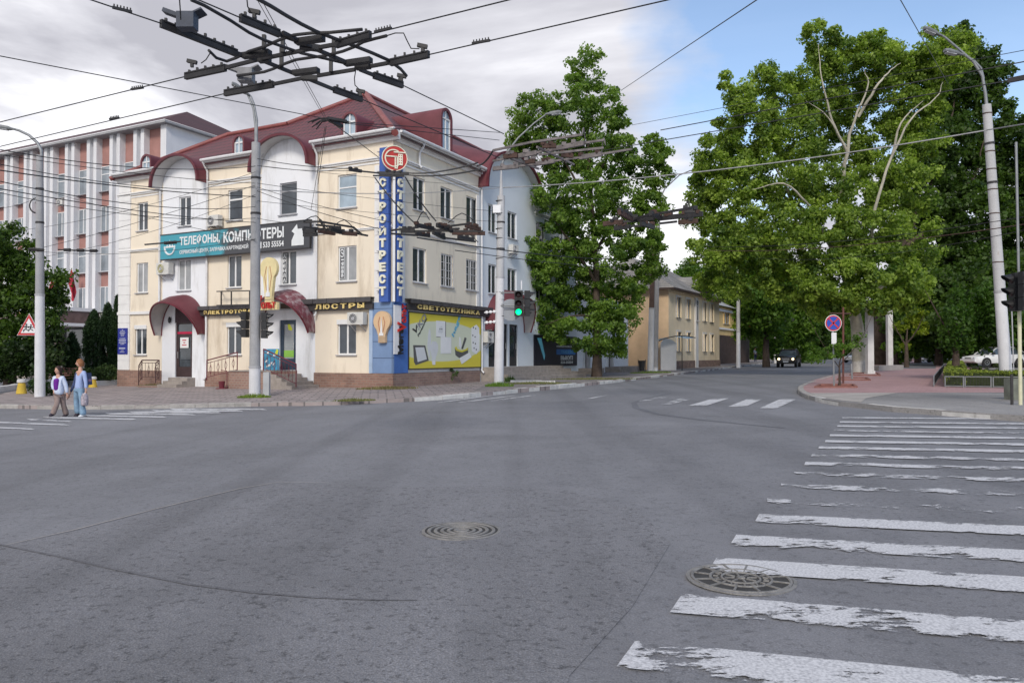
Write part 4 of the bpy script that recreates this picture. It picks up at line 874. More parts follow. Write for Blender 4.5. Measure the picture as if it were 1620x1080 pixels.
# ---- blue wall sign at the left end
x0_, x1_ = la_(187.5, 545, .06), la_(202.5, 545, .06); z0_, z1_ = LF(195, 560, .06)[1], LF(195, 519, .06)[1]
t = thing('info_board', 'blue notice board with white print at the far left edge of the corner building', 'sign', Lp(x1_, .05, z0_))
mb = MB(); boxL(mb, x0_, x1_, z0_, z1_, .075, .11); part('panel', mb, mat('deep_blue_board', (.03, .04, .26), .45, .1), t)
mb = MB(); wd = x0_ - x1_; hh = z1_ - z0_
for k, w in enumerate((.12, .5, .6, .45, .35, 0, .6, .8, .7, .75, .4)): mb.prism([(-w / 2 * wd, 0), (w / 2 * wd, 0), (w / 2 * wd, .025 * hh), (-w / 2 * wd, .025 * hh)], Lp((x0_ + x1_) / 2, .115, z1_ - hh * (.08 + .055 * k)), uL, ZU, nL * .004) if w else None
mb.prism([(-.35 * wd, 0), (.3 * wd, 0), (.3 * wd, .05 * hh), (-.35 * wd, .05 * hh)], Lp((x0_ + x1_) / 2, .115, z0_ + hh * .2), uL, ZU, nL * .004)
for w in (.5, .3): mb.prism([(-w / 2 * wd, 0), (w / 2 * wd, 0), (w / 2 * wd, .02 * hh), (-w / 2 * wd, .02 * hh)], Lp((x0_ + x1_) / 2, .115, z0_ + hh * (.22 - w * .3)), uL, ZU, nL * .004)
part('print', mb, mat('faded_white_print', (.45, .47, .6), .6), t)
# ---- air conditioners
def ac(label, p, u, n, w=.82, h=.56, d=.30, yellow=False, rz=None):
    t = thing('air_conditioner', label, 'air conditioner', p); mb = MB(); M = Matrix((u, n, ZU)).transposed()
    mb.obox(p + n * (.12 + d / 2), (w, d, h), M); part('casing', mb, mat('aged_white_casing', (.58, .57, .54), .5, .1, 4, grime=((.35, .32, .28), .62, 5)), t)
    c = p + n * (.12 + d) - u * w * .14; AXm = Matrix((u, ZU, n)).transposed(); mb = MB(); mb.lathe([(h * .40, -.01), (h * .40, .012)], c, 18, AXm); fn_ = part('fan_grille', mb, mat('fan_dark', (.05, .05, .05), .5) if not yellow else mat('fan_yellowed', (.30, .27, .08), .5), t)
    mb = MB(); 
    for r in (.16, .28, .385): mb.tube([c + n * .02 + u * math.cos(a) * h * r + ZU * math.sin(a) * h * r for a in [2 * math.pi * i / 16 for i in range(17)]], .008, 4)
    part('ring', mb, WHITEP, fn_); mb = MB(); mb.lathe([(h * .13, 0), (h * .13, .022)], c, 12, AXm); part('hub', mb, SILL, fn_)
    for s in (-1, 1): mb = MB(); mb.bar(p + u * s * w * .33 - ZU * (h / 2 + .02), p + u * s * w * .33 + n * (.14 + d) - ZU * (h / 2 + .02), .035); mb.bar(p + u * s * w * .33 - ZU * (h / 2 + .3), p + u * s * w * .33 + n * (.1 + d) - ZU * (h / 2 + .03), .03); part('bracket', mb, SILL, t)
    return t
ac('small air conditioner with dark fan just above the long banner', Lz(346, 351, 0), uL, nL)
ac('yellowed air conditioner on the white bay under the left end of the banner', Lz(268, 426, 0), uL, nL, .95, .62, .32, True)
ac('air conditioner with dark fan beside the blue corner, under the six letter fascia', Lz(571, 504, 0), uL, nL, .9, .56)
ac('air conditioner low on the street wall between the yellow advert and the striped pole', Rz(766, 533, 0), uR, nR, .7, .6)
ac('air conditioner on the pale blue bay high behind the pole with the green light', Rz(806, 395, 0), uR, nR, .7, .5)
# TV-lift style black banner by the street entrance
x0, x1 = RF(846, 560, .1)[0], RF(913, 560, .1)[0]; z0, z1 = RF(880, 579, .1)[1], RF(880, 531, .1)[1]
t = thing('shop_poster', 'black poster with white lettering and a blue bar beneath the street tree', 'poster', Rp(x0, .1, z0))
mb = MB(); boxR(mb, x0, x1, z0, z1, .02, .10); part('panel', mb, mat('near_black_print', (.012, .012, .022), .4), t); w_, h_ = x1 - x0, z1 - z0
def rt(body, fx, fy, w, h, m, lv=.112): mb = MB(); put_text(mb, body, Rp(x0 + w_ * fx, lv, z0 + h_ * fy), uR * w_ * w, ZU * h_ * h, nR, .01, .03); part('lettering', mb, m, t)
mb = MB(); mb.prism([(.48 * w_, .38 * h_), (.95 * w_, .38 * h_), (.95 * w_, .56 * h_), (.48 * w_, .56 * h_)], Rp(x0, .103, z0), uR, ZU, nR * .005); part('blue_bar', mb, mat('bright_blue_print', (.02, .16, .48), .4), t)
rt('ОБМЕН', .5, .76, .42, .13, wM); rt('КОМПЬЮТЕРОВ, КНИГ', .48, .62, .45, .06, wM); rt('TRADE IN', .58, .42, .3, .10, mat('pale_blue_print', (.1, .35, .6), .5)); rt('ВЫКУП', .58, .2, .3, .14, wM); rt('533-55554', .58, .08, .3, .08, wM)
mb = MB(); mb.prism([(.05 * w_, .9 * h_), (.14 * w_, .9 * h_), (.22 * w_, .35 * h_), (.2 * w_, .2 * h_), (.12 * w_, .6 * h_)], Rp(x0, .103, z0), uR, ZU, nR * .005); part('printed_phone', mb, mat('printed_cyan', (.1, .35, .5), .4), t)
# small utility bits on the wall
for x, y in ((341, 510), (334, 512)): pass
o = Lz(268, 511, .1); mb = MB(); mb.lathe([(.02, 0), (.07, .05), (.09, .2), (.05, .3), (.02, .34)], o, 8); mb.bar(o + ZU * .3, o + ZU * .3 - nL * .1, .03); solo('wall_lamp', mb, DARK, 'small black wall lamp under the smooth maroon door canopy', 'lamp')
# poster board behind the porch rail
o = Lz(429, 585, .9); t = thing('picture_poster', 'blue and white picture panel leaning behind the porch railing right of the pole', 'poster', o)
mb = MB(); ww = (la_(412, 570, .9) - la_(437, 570, .9)); hh = 1.0; mb.prism([(-ww / 2, 0), (ww / 2, 0), (ww / 2, hh), (-ww / 2, hh)], o, uL, ZU, nL * .03)
PM = mat('blue_picture_print', (.05, .25, .40), .4, .5, 2.2); nt = PM.node_tree
part('panel', mb, PM, t); rnd = random.Random(4)
mb = MB()
for k in range(9): x, z = rnd.uniform(-ww / 2 + .1, ww / 2 - .25), rnd.uniform(.05, .8); mb.prism([(x, z), (x + .12, z + .03), (x + .18, z + .14), (x + .03, z + .1)], o + nL * .032, uL, ZU, nL * .003)
part('print', mb, wM, t); mb = MB(); mb.prism([(ww / 2 - .25, hh - .25), (ww / 2 - .08, hh - .28), (ww / 2 - .02, hh - .05), (ww / 2 - .15, hh - .02)], o + nL * .032, uL, ZU, nL * .003); part('leaf_print', mb, mat('yellow_leaf_sticker', (1, 1, 1)), t)

# ================================================================ OFFICE BUILDING BEHIND (left)
Y2 = 62.0; C2 = dp(268, 562, Y2); C2.z = 0
def O2(px, py): p = BI @ pl(px, py, C2, nL); return p.y, p.z
BI2 = (Matrix.Translation(C2) @ Matrix.Rotation(AZ, 4, 'Z')); O2I = BI2.inverted()
def OF(px, py): p = O2I @ pl(px, py, C2, nL); return p.y, p.z
of = thing('office_building', 'large office block with tall white fins and pinkish red panels behind the corner building', 'building', C2, AZ)
OW = mat('office_white_render', (.66, .66, .68), .9, .05, .5, .1, grime=((.45, .44, .44), .6, .8)); ORED = mat('office_red_render', (.36, .19, .168), .9, .1, 1, .1, grime=((.22, .09, .08), .6, 1.5)); OGL = mat('office_glass_blinds', (.22, .25, .28), .12, .3, .6, spec=.9)
EV2 = OF(261, 201)[1]; rows = [OF(172, y)[1] for y in (263, 303, 327, 366, 390, 428, 453, 491, 516)]; step = (rows[0] - rows[6]) / 3
print('OFFICE', EV2, rows)
pr = [(935, 970), (790, 865), (650, 725), (520, 590), (395, 465), (285, 345), (165, 235), (58, 110)]
aA = [OF(p[0] / 3.6, 300)[0] for p in pr]; per = (aA[7] - aA[1]) / 6; print('PER', per, aA)
n2 = 17; LE2 = aA[1] + per * n2
mb = MB(FL); mb.box((-0.0, -14, -1), (LE2, 0, EV2)); part('wall', mb, ORED, of, True)
mb = MB(FL); mb.box((-.05, -14, -1), (0, .35, EV2)); part('wall', mb, OW, of, True)
mb = MB(FL); mb.box((-.06, .0, -1), (.62, .52, EV2)); part('fin', mb, OW, of, True)
for i in range(n2 + 1):
    a = aA[1] + per * (i - 0) 
    for dx in (0, -.92):
        mb = MB(FL); mb.box((a + dx - .42, .004, -1), (a + dx, .55, EV2)); part('fin', mb, OW, of, True)
    mb = MB(FL); mb.box((a - .92, .003, -1), (a - .42, .12, EV2 - .01)); part('wall', mb, OW, of, True)
    if i > 10: continue
    # window column between this pair and the next one further left
    c0, c1 = a + .02, a + per - 1.36
    for r in range(5):
        zt2 = rows[0] - step * r; zb2 = zt2 - (rows[0] - rows[1])
        window(FL, c0 + .3, zb2, c1 - .02, zt2, '2' if r % 2 else 't', of, .26, .2, True, OGL)
        mb = MB(FL); mb.box((c0, .004, zb2 - .03), (c0 + .3, .11, zt2 + .03)); part('jamb', mb, OW, of, True)
        if (i * 7 + r * 3) % 5 == 1 and i < 8:
            q = BI2 @ Vector(FL(c0 + .75, .1, zb2 - .45)); ac('air conditioner on the office block, floor %s from the top, bay %s from the right' % (['one', 'two', 'three', 'four', 'five'][r], ['one', 'two', 'three', 'four', 'five', 'six', 'seven', 'eight'][i]), q, uL, nL, .8, .55)
mb = MB(FL); mb.box((-.5, -14.5, EV2), (LE2, 1.0, EV2 + .18)); part('eaves', mb, mat('office_eaves', (.30, .30, .31), .7), of, True)
mb = MB(FL); mb.quad((-.5, 1.05, EV2 + .2), (LE2, 1.05, EV2 + .2), (LE2, -6.5, EV2 + 3.9), (6, -6.5, EV2 + 3.9)); mb.quad((-.5, 1.05, EV2 + .2), (6, -6.5, EV2 + 3.9), (-.5, -14.5, EV2 + .2)); part('roof', mb, ROOF_DK, of, True)
mb = MB(FL); mb.add([(-.4, -9.5, EV2 + .19), (-.4, -14.2, EV2 + .19), (-.4, -11.8, EV2 + 1.9), (5, -11.8, EV2 + 1.9), (5, -9.5, EV2 + .19), (5, -14.2, EV2 + .19)], [(0, 1, 2), (0, 2, 3, 4), (1, 5, 3, 2)]); part('gable', mb, ROOF_DK, of, True)
mb = MB(FL); mb.add([(-.45, -9.8, EV2 + .22), (-.45, -13.9, EV2 + .22), (-.45, -11.8, EV2 + 1.6)], [(0, 1, 2)]); mb.bar(Vector((0, 0, 0)), Vector((0, .01, 0)), .01); part('gable_wall', mb, OW, of, True)
# entrance porch and canopy
ce0, ce1 = OF(166, 505)[0], OF(60, 505)[0]; cz0, cz1 = OF(130, 514)[1], OF(130, 496)[1]
mb = MB(FL); mb.box((ce0, .56, cz0), (ce1, 4.0, cz1)); part('entrance_canopy', mb, mat('brown_marble', (.13, .085, .08), .4, .25, 2), of, True)
mb = MB(FL); mb.box((ce0 - .1, .56, cz1 + .002), (ce1 + .1, 4.15, cz1 + .3)); mb.box((ce0 - .1, .56, cz0 - .25), (ce1 + .1, 4.15, cz0 - .002)); part('canopy_edge', mb, OW, of, True)
mb = MB(); q = BI2 @ Vector(FL(OF(113, 505)[0], 4.05, cz0 + .35)); put_text(mb, 'ПУР', q - uL * 1.0, uL * 2.1, ZU * .62, nL, .06, .02); part('lettering', mb, LETY, of)
for a in (ce0 + .6, (ce0 + ce1) / 2 - .6, ce1 - .5):
    mb = MB(FL); mb.box((a, 3.3, -.6), (a + .45, 3.75, cz0 - .26)); part('porch_column', mb, mat('brown_marble', (1, 1, 1)), of, True)
mb = MB(FL); mb.box((ce0, .60, -.8), (ce1, .66, cz0 - .3)); part('entrance_glazing', mb, GLASS, of, True)
mb = MB(FL); zf_ = -.35
for i in range(6): mb.box((ce0 + 1.5, 4 + i * .35, -1), (ce1 - 1, 4.35 + i * .35, .75 - i * .2))
mb.box((ce0, .66, -1), (ce1, 4, .75)); part('steps', mb, STEPM, of, True)
# flags
for x, y, lab in ((132, 438, 'red flag hanging from the office wall between two white fins'), (101, 452, 'faded red flag showing through the edge of the left tree')):
    p = BI2 @ Vector(FL(*[(lambda t_: (t_[0], .6, t_[1]))(OF(x, y))][0])); t = thing('flag', lab, 'flag', p); tip = p + nL * .9 + ZU * .5 + uL * .35
    mb = MB(); mb.tube([p, tip], .03, 5); part('pole', mb, SILL, t); mb = MB(); vs = []
    for i in range(9):
        for j in range(7): a = i / 8; b_ = j / 6; q = p.lerp(tip, .35 + .65 * a); vs.append(q - ZU * (b_ * 2.4) + nL * (.12 * math.sin(b_ * 7 + a * 5)) + uL * (.15 * math.sin(a * 9 + b_ * 3)) - (tip - p) * (b_ * .35 * a))
    mb.add(vs, [(i * 7 + j, i * 7 + j + 1, (i + 1) * 7 + j + 1, (i + 1) * 7 + j) for i in range(8) for j in range(6)]); part('cloth', mb, mat('red_flag_cloth', (.42, .03, .05), .8, .2, 1.5), t)

# ================================================================ HOUSES ALONG THE STREET
ORANGE = mat('weathered_ochre_render', (.62, .45, .29), .9, .12, .7, .15, grime=((.50, .42, .32), .54, 1.1)); YOCH = mat('pale_ochre_render', (.72, .60, .42), .9, .1, .7, .15, grime=((.42, .34, .25), .58, 1.2))
SLATE = bpy.data.materials.new('corrugated_grey_sheet'); SLATE.use_nodes = True; nt = SLATE.node_tree; b = nt.nodes['Principled BSDF']; b.inputs['Roughness'].default_value = .9
tcn = node(nt, 'ShaderNodeTexCoord'); s = node(nt, 'ShaderNodeSeparateXYZ'); nt.links.new(tcn.outputs['Object'], s.inputs[0]); nn = node(nt, 'ShaderNodeTexNoise', i_Scale=.8, i_Detail=7); nt.links.new(tcn.outputs['Object'], nn.inputs['Vector'])
w1 = math_(nt, 'SINE', math_(nt, 'MULTIPLY', s.outputs[0], 26)); rw = math_(nt, 'SINE', math_(nt, 'MULTIPLY', s.outputs[2], 9))
c = mix(nt, 1.0, ramp(nt, nn.outputs[0], [(.3, (.20, .19, .18)), (.7, (.40, .38, .36))]), ramp(nt, math_(nt, 'ADD', math_(nt, 'MULTIPLY', w1, .3), .6), [(.3, .7), (.7, 1.0)]), 'MULTIPLY'); nt.links.new(c, b.inputs['Base Color'])
bp = node(nt, 'ShaderNodeBump', i_Strength=.8, i_Distance=.08); nt.links.new(w1, bp.inputs['Height']); nt.links.new(bp.outputs[0], b.inputs['Normal'])
Y3 = 66.0; C3 = dp(1058, 562, Y3); zg3 = GS(C3.x, C3.y); C3.z = 0; th3 = math.atan((1500 - 810) / F); AZ3 = R(90) - th3
M3 = Matrix.Translation(C3) @ Matrix.Rotation(AZ3, 4, 'Z'); I3 = M3.inverted(); n3 = M3.to_3x3() @ Vector((0, -1, 0)); u3 = M3.to_3x3() @ Vector((1, 0, 0))
def HF(px, py): p = I3 @ pl(px, py, C3, n3); return p.x, p.z
h = thing('old_house', 'two storey ochre plastered house with corrugated grey roof along the street', 'house', C3, AZ3)
EZ = HF(1058, 453)[1]; L3 = HF(1138, 520)[0]; D3 = 10
r_ = {k: HF(1085, y)[1] for k, y in (('a', 504), ('b', 473), ('c', 555.5), ('d', 526))}
hs = []
for x0, x1 in ((1070, 1076), (1085.5, 1091), (1112, 1117), (1123, 1127.5)):
    a, b_ = HF(x0, 500)[0], HF(x1, 500)[0]; w = 1.05
    hs += [(a, r_['a'], a + w, r_['b']), (a, r_['c'], a + w, r_['d'])]
mb = MB(FR); grid_wall(mb, FR, 0, L3, zg3 - .5, EZ, hs); part('wall', mb, YOCH, h, True)
mb = MB(); mb.quad((0, D3, zg3 - .5), (0, 0, zg3 - .5), (0, 0, EZ), (0, D3, EZ)); part('wall', mb, ORANGE, h, True)
mb = MB(); mb.quad((L3, 0, zg3 - .5), (L3, D3, zg3 - .5), (L3, D3, EZ), (L3, 0, EZ)); mb.quad((L3, D3, zg3 - .5), (0, D3, zg3 - .5), (0, D3, EZ), (L3, D3, EZ)); part('wall', mb, YOCH, h, True)
for a in hs:
    window(FR, *a, '2', h)
    mb = MB(FR); mb.box((a[0] - .18, .003, a[1]), (a[0] - .01, .05, a[3] + .2)); mb.box((a[2] + .01, .003, a[1]), (a[2] + .18, .05, a[3] + .2)); mb.box((a[0] - .01, .003, a[3] + .01), (a[2] + .01, .05, a[3] + .2)); part('window_surround', mb, mat('pale_surround', (.62, .60, .57), .9, .1), h, True)
mb = MB(FR); x = HF(1100, 500)[0]; mb.box((x - .35, .004, zg3 - .3), (x + .5, .16, EZ - .05)); part('pilaster', mb, mat('pale_surround', (1, 1, 1)), h, True)
window(FR, x - .2, r_['a'] - .1, x + .35, r_['b'] + .1, '1', h, .30)
mb = MB(FR); mb.box((-.02, -.02, zg3 - .5), (L3 + .05, .08, zg3 + .75)); part('plinth', mb, mat('rough_plinth_stone', (.22, .15, .12), .95, .35, 4, .6), h, True)
mb = MB(FR); mb.box((-.1, -.02, EZ - .45), (L3 + .1, .18, EZ - .25)); mb.box((-.1, -.02, EZ - .2), (L3 + .1, .3, EZ - .02)); part('cornice', mb, YOCH, h, True)
rh3 = 3.3; e3 = .75
mb = MB(); mb.quad((-e3, -e3, EZ - .15), (L3 + e3, -e3, EZ - .15), (L3 - 4, D3 / 2, EZ + rh3), (4, D3 / 2, EZ + rh3)); mb.quad((-e3, D3 + e3, EZ - .15), (-e3, -e3, EZ - .15), (4, D3 / 2, EZ + rh3)); mb.quad((L3 + e3, -e3, EZ - .15), (L3 + e3, D3 + e3, EZ - .15), (L3 - 4, D3 / 2, EZ + rh3)); mb.quad((L3 + e3, D3 + e3, EZ - .15), (-e3, D3 + e3, EZ - .15), (4, D3 / 2, EZ + rh3), (L3 - 4, D3 / 2, EZ + rh3)); RF_ = part('roof', mb, SLATE, h, True)
mb = MB(); mb.box((-e3 + .02, -e3 + .03, EZ - .30), (L3 + e3 - .02, -e3 + .15, EZ - .16)); mb.box((-e3 + .02, -e3 + .16, EZ - .30), (-e3 + .12, D3 + e3, EZ - .16)); part('eaves_board', mb, mat('dark_eaves_wood', (.06, .04, .035), .8), h, True)
x = HF(1108, 450)[0]; mb = MB(); mb.add([(x - 1.6, -.9, EZ + .5), (x + 1.6, -.9, EZ + .5), (x, -.9, EZ + 1.6), (x - 1.9, -1.2, EZ + .42), (x + 1.9, -1.2, EZ + .42), (x, -1.2, EZ + 1.75), (x - 1.9, 4, EZ + .42), (x + 1.9, 4, EZ + .42), (x, 4, EZ + 1.75)], [(3, 6, 8, 5), (5, 8, 7, 4)]); Dm = part('dormer_roof', mb, SLATE, h, True)
mb = MB(); mb.add([(x - 1.6, -.7, EZ - .1), (x + 1.6, -.7, EZ - .1), (x + 1.6, -.7, EZ + .5), (x, -.7, EZ + 1.55), (x - 1.6, -.7, EZ + .5)], [(0, 1, 2, 3, 4)]); mb.box((x - 1.6, -.69, EZ - .1), (x + 1.6, 3, EZ + .5)); part('dormer', mb, mat('dark_eaves_wood', (1, 1, 1)), h, True)
mb = MB(); mb.box((5.5, 3.4, EZ + 1.5), (6.2, 4.1, EZ + 4.0)); part('chimney', mb, mat('old_brick_chimney', (.30, .2, .17), .9, .3, 4), h, True)
# second yellow house further down
C4 = dp(1137, 562, 92); zg4 = GS(C4.x, C4.y); C4.z = 0; M4 = Matrix.Translation(C4) @ Matrix.Rotation(AZ3, 4, 'Z')
h = thing('old_house', 'yellow plastered house with pale roof half hidden by the street trees', 'house', C4, AZ3); e = dp(1137, 484, 92).z
YH = mat('bright_ochre_render', (.68, .50, .24), .9, .12, .7)
mb = MB(FR); wnd = [(2.2, dp(0, 512, 94).z, 5.0, dp(0, 494, 94).z), (8, dp(0, 512, 97).z, 10.5, dp(0, 494, 97).z)]; grid_wall(mb, FR, -3, 16, zg4 - .5, e, wnd); part('wall', mb, YH, h, True)
for a in wnd: window(FR, *a, '2', h)
mb = MB(FR); mb.box((-3, .003, dp(0, 521, 93).z), (16, .15, dp(0, 518, 93).z)); mb.box((-3, .003, e - .6), (16, .2, e - .3)); part('trim', mb, TRIM, h, True)
mb = MB(FR); mb.box((-3, .003, zg4 - .4), (16, .1, dp(0, 530, 93).z)); part('shopfront', mb, mat('dark_brown_shopfront', (.07, .045, .04), .6, .3, 2), h, True)
mb = MB(); mb.quad((-3.5, -.6, e), (16.5, -.6, e), (16.5, 6, e + 3.6), (-3.5, 6, e + 3.6)); mb.quad((-3, 0, e - .05), (-3, 10, e - .05), (-3, 5.9, e + 3.4)); mb.quad((-3, 0, zg4), (-3, 10, zg4), (-3, 10, e), (-3, 0, e)); part('roof', mb, mat('pale_metal_roof', (.42, .43, .46), .5, .1, 1), h, True)
# low white shop between the corner building and the gate
p0 = BM @ Vector((Rend, .3, 0)); C5 = Vector((p0.x, p0.y, 0)); M5 = BM; z5 = .35
h = thing('white_shop', 'low white shop front with dark doors and an orange panel beyond the street tree', 'building', C5, AZ); LN = 12.5
o_ = lambda px, py: ((Matrix.Translation(C5) @ Matrix.Rotation(AZ, 4, 'Z')).inverted() @ pl(px, py, C5, nR))
ds = []
for x0, x1 in ((922, 930), (959, 967)): a, b_ = o_(x0, 560).x, o_(x1, 560).x; ds.append((a, o_(x0, 584).z, b_, o_(x0, 548).z))
zt5 = o_(930, 470).z; LN = o_(994, 560).x
mb = MB(FR); grid_wall(mb, FR, .02, LN, -.4, zt5, ds, .2); part('wall', mb, mat('bright_white_render', (.74, .76, .80), .9, .05), h, True)
for a in ds:
    mb = MB(FR); mb.box((a[0] + .02, -.18, a[1]), (a[2] - .02, -.12, a[3])); D = part('door', mb, DARK, h, True); mb = MB(FR); mb.box((a[0] + .2, -.118, a[1] + .5), (a[2] - .2, -.11, a[3] - .2)); part('pane', mb, GLASS, D, True)
mb = MB(FR); x = o_(939, 560).x; x2 = o_(944.5, 560).x; mb.box((x, .005, o_(940, 579).z), (x2, .05, o_(940, 546).z)); part('orange_panel', mb, mat('orange_panel', (.62, .16, .05), .6), h, True)
mb = MB(FR); x = o_(981, 560).x; mb.box((x, .004, o_(985, 553).z), (x + 1.3, .05, o_(985, 545).z)); part('small_sign', mb, GLASS, h, True)
for y in (552, 562): mb = MB(FR); mb.box((o_(965, 560).x, .004, o_(960, y).z), (LN - .3, .03, o_(960, y).z + .05)); part('line', mb, SILL, h, True)
mb = MB(); mb.box((.02, .22, zt5), (LN, 9, zt5 + .2)); mb.box((LN - .02, .0, -.4), (LN, 9, zt5)); part('roof', mb, mat('bright_white_render', (1, 1, 1)), h, True)
mb = MB(FR); mb.box((o_(957, 584).x, .01, -.3), (LN + .3, 1.2, o_(960, 580).z)); mb.box((o_(915, 584).x, .01, -.3), (o_(934, 584).x, 1.1, o_(925, 582).z)); part('steps', mb, STEPM, h, True)
# gate
a = gs(996, 584); b_ = gs(1019, 584); a.y += 4.0; b_ = a + u3 * 0 + Vector((3.6, 1.2, 0)); zt_ = dp(1008, 530, a.y).z
gp1, gp2 = dp(995, 562, a.y), dp(1020, 562, a.y + .6)
t = thing('yard_gate', 'dark brown metal gate with arched wire top between the white shop and the ochre house', 'gate', Vector((gp1.x, gp1.y, GS(gp1.x, gp1.y))))
mb = MB(); d_ = Vector((gp2.x - gp1.x, gp2.y - gp1.y, 0)); L_ = d_.length; d_.normalize(); gz = GS(gp1.x, gp1.y) - .1; hz2 = zt_ - gz
base = Vector((gp1.x, gp1.y, gz)); k = 10
for i in range(k): mb.bar(base + d_ * (L_ * (i + .5) / k), base + d_ * (L_ * (i + .5) / k) + ZU * (hz2 - .25 * (1 - abs(i - 4.5) / 5)), L_ / k * .92, .04, d_.cross(ZU))
part('leaf', mb, mat('dark_brown_gate', (.045, .02, .022), .6, .2, 3), t); mb = MB(); c = base + d_ * L_ / 2 + ZU * hz2
for s in (-1, 1): mb.tube([c + d_ * s * L_ * .5 + ZU * .1, c + d_ * s * .9, c + d_ * s * .35 + ZU * .35, c + d_ * s * .3 + ZU * 1.1], .035, 5)
mb.tube([c - d_ * .3 + ZU * 1.1, c + d_ * .3 + ZU * 1.1], .035, 5); mb.tube([c - d_ * .35 + ZU * .35, c + d_ * .35 + ZU * .35], .035, 5); part('crest', mb, DARK, t)
# plastic-roofed shelter in front of the ochre house
p = dp(1075, 562, 63); g0 = GS(p.x, p.y)
t = thing('bus_shelter', 'white walled shelter with a bent pale blue plastic canopy by the twin pole', 'shelter', (p.x, p.y, g0)); zz = lambda y: dp(1075, y, 63).z
xl, xr, xc = dp(1045.5, 560, 63).x, dp(1070, 560, 63).x, dp(1091, 560, 63).x
mb = MB(); A = [(xl + (xr - xl) * i / 10, zz(578) if 0 else 0) for i in range(11)]
poly = [(xl, g0), (xr, g0), (xr, zz(543))] + [(xr - (xr - xl) * i / 8, zz(543) + (zz(535.5) - zz(543)) * math.sin(math.pi * i / 8 * .9)) for i in range(1, 8)] + [(xl, zz(543))]
mb.prism(poly, (0, 63, 0), (1, 0, 0), (0, 0, 1), (0, .15, 0)); part('wall', mb, mat('shelter_white', (.64, .64, .65), .7, .05), t)
mb = MB(); N = 12; arc = [(xl - .3 + (xc - xl + .6) * i / N, zz(546) + (zz(531.5) - zz(546)) * math.sin(math.pi * (.12 + .62 * i / N)) ** .8) for i in range(N + 1)]
mb.add([(x, 62.2, z) for x, z in arc] + [(x, 65.5, z) for x, z in arc], [(i, i + 1, N + 2 + i, N + 1 + i) for i in range(N)]); PCB = mat('pale_blue_polycarbonate', (.45, .58, .65), .3, .08, spec=.7); nt = PCB.node_tree; tb_ = node(nt, 'ShaderNodeBsdfTranslucent'); tb_.inputs[0].default_value = (.5, .66, .74, 1); mx = node(nt, 'ShaderNodeMixShader'); mx.inputs[0].default_value = .7; nt.links.new(nt.nodes['Principled BSDF'].outputs[0], mx.inputs[1]); nt.links.new(tb_.outputs[0], mx.inputs[2]); nt.links.new(mx.outputs[0], nt.nodes['Material Output'].inputs[0]); part('canopy', mb, PCB, t)
mb = MB(); mb.tube([(x, 62.2, z) for x, z in arc], .04, 5); mb.tube([(dp(1076, 560, 63).x, 62.3, g0), (dp(1076, 560, 63).x, 62.3, arc[7][1])], .04, 6); part('frame', mb, DARK, t)
# ================================================================ POLES, LAMPS, SIGNALS
PC = mat('pole_concrete', (.36, .36, .37), .9, .14, 1.5, .25, fine=.2, grime=((.22, .20, .18), .60, 2))
PWH = mat('pole_whitewash', (.66, .66, .68), .85, .06, 2, .3, fine=.15, grime=((.36, .36, .37), .60, 3.5))
PWG = mat('pole_pale_concrete', (.50, .50, .51), .9, .1, 1.5, .3, fine=.2, grime=((.34, .24, .17), .64, 2.5))
STEEL = mat('galvanised_arm', (.24, .25, .26), .5, .15, 3, metal=.3); LAMP = mat('lamp_housing', (.16, .17, .18), .45, .2, 4); LENS = mat('lamp_glass', (.45, .46, .48), .2, .05, 4)
RUST = mat('rusty_iron', (.07, .04, .032), .85, .35, 6, .3); IRON = mat('dark_iron', (.035, .033, .035), .6, .3, 6)
def head(parent, p, d, s=1.0):
    d = Vector(d).normalized(); sx = d.cross(ZU).normalized(); L_ = .78 * s; q = p + d * L_
    prof = [(-.0, .055), (.18, .075), (.34, .13), (.8, .15), (1, .10)]; mb = MB(); vs = []
    for f, w in prof:
        c = p + d * L_ * f
        for a, b in ((-1, 0), (-.7, .8), (.7, .8), (1, 0), (.8, -.55), (-.8, -.55)): vs.append(c + sx * a * w * s + ZU * b * .10 * s * (w / .13))
    mb.add(vs, [(i * 6 + j, i * 6 + (j + 1) % 6, (i + 1) * 6 + (j + 1) % 6, (i + 1) * 6 + j) for i in range(4) for j in range(6)] + [(5, 4, 3, 2, 1, 0), (24, 25, 26, 27, 28, 29)])
    h = part('lamp_head', mb, LAMP, parent, sm=50); mb = MB(); mb.obox(p + d * L_ * .66 - ZU * .065 * s, (.2 * s, .4 * s, .04), Matrix((sx, d, ZU)).transposed()); part('lens', mb, LENS, h)
def pole(label, px, py, rb, rt, ytop, gfn=gs, band=None, lowm=PWH, topm=PC, xt=None, Y=None, group=None):
    """concrete post standing at the photo pixel, reaching pixel height ytop"""
    b = gfn(px, py) if Y is None else Vector((dp(px, 562, Y).x, Y, gfn(px, 600).z if 0 else GR(dp(px, 562, Y).x, Y)))
    top = dp(px if xt is None else xt, ytop, b.y); H_ = top.z - b.z
    t = thing('utility_pole', label, 'pole', b, 0, group); ax = (top - b)
    zb = .42 if band is None else band
    q = lambda f: b + ax * f; r = lambda f: rb + (rt - rb) * f
    mb = MB(); mb.tube([q(-.02), q(zb)], [r(0), r(zb)], 16); part('painted_base', mb, lowm, t, sm=40)
    mb = MB(); mb.tube([q(zb + .0005), q(1)], [r(zb) * .97, r(1)], 16); part('shaft', mb, topm, t, sm=40)
    for f in (zb, .72, .86):
        mb = MB(); mb.tube([q(f - .004), q(f + .004)], r(f) * 1.09, 14); part('collar', mb, SILL if f == zb else IRON, t)
    return t, top, b
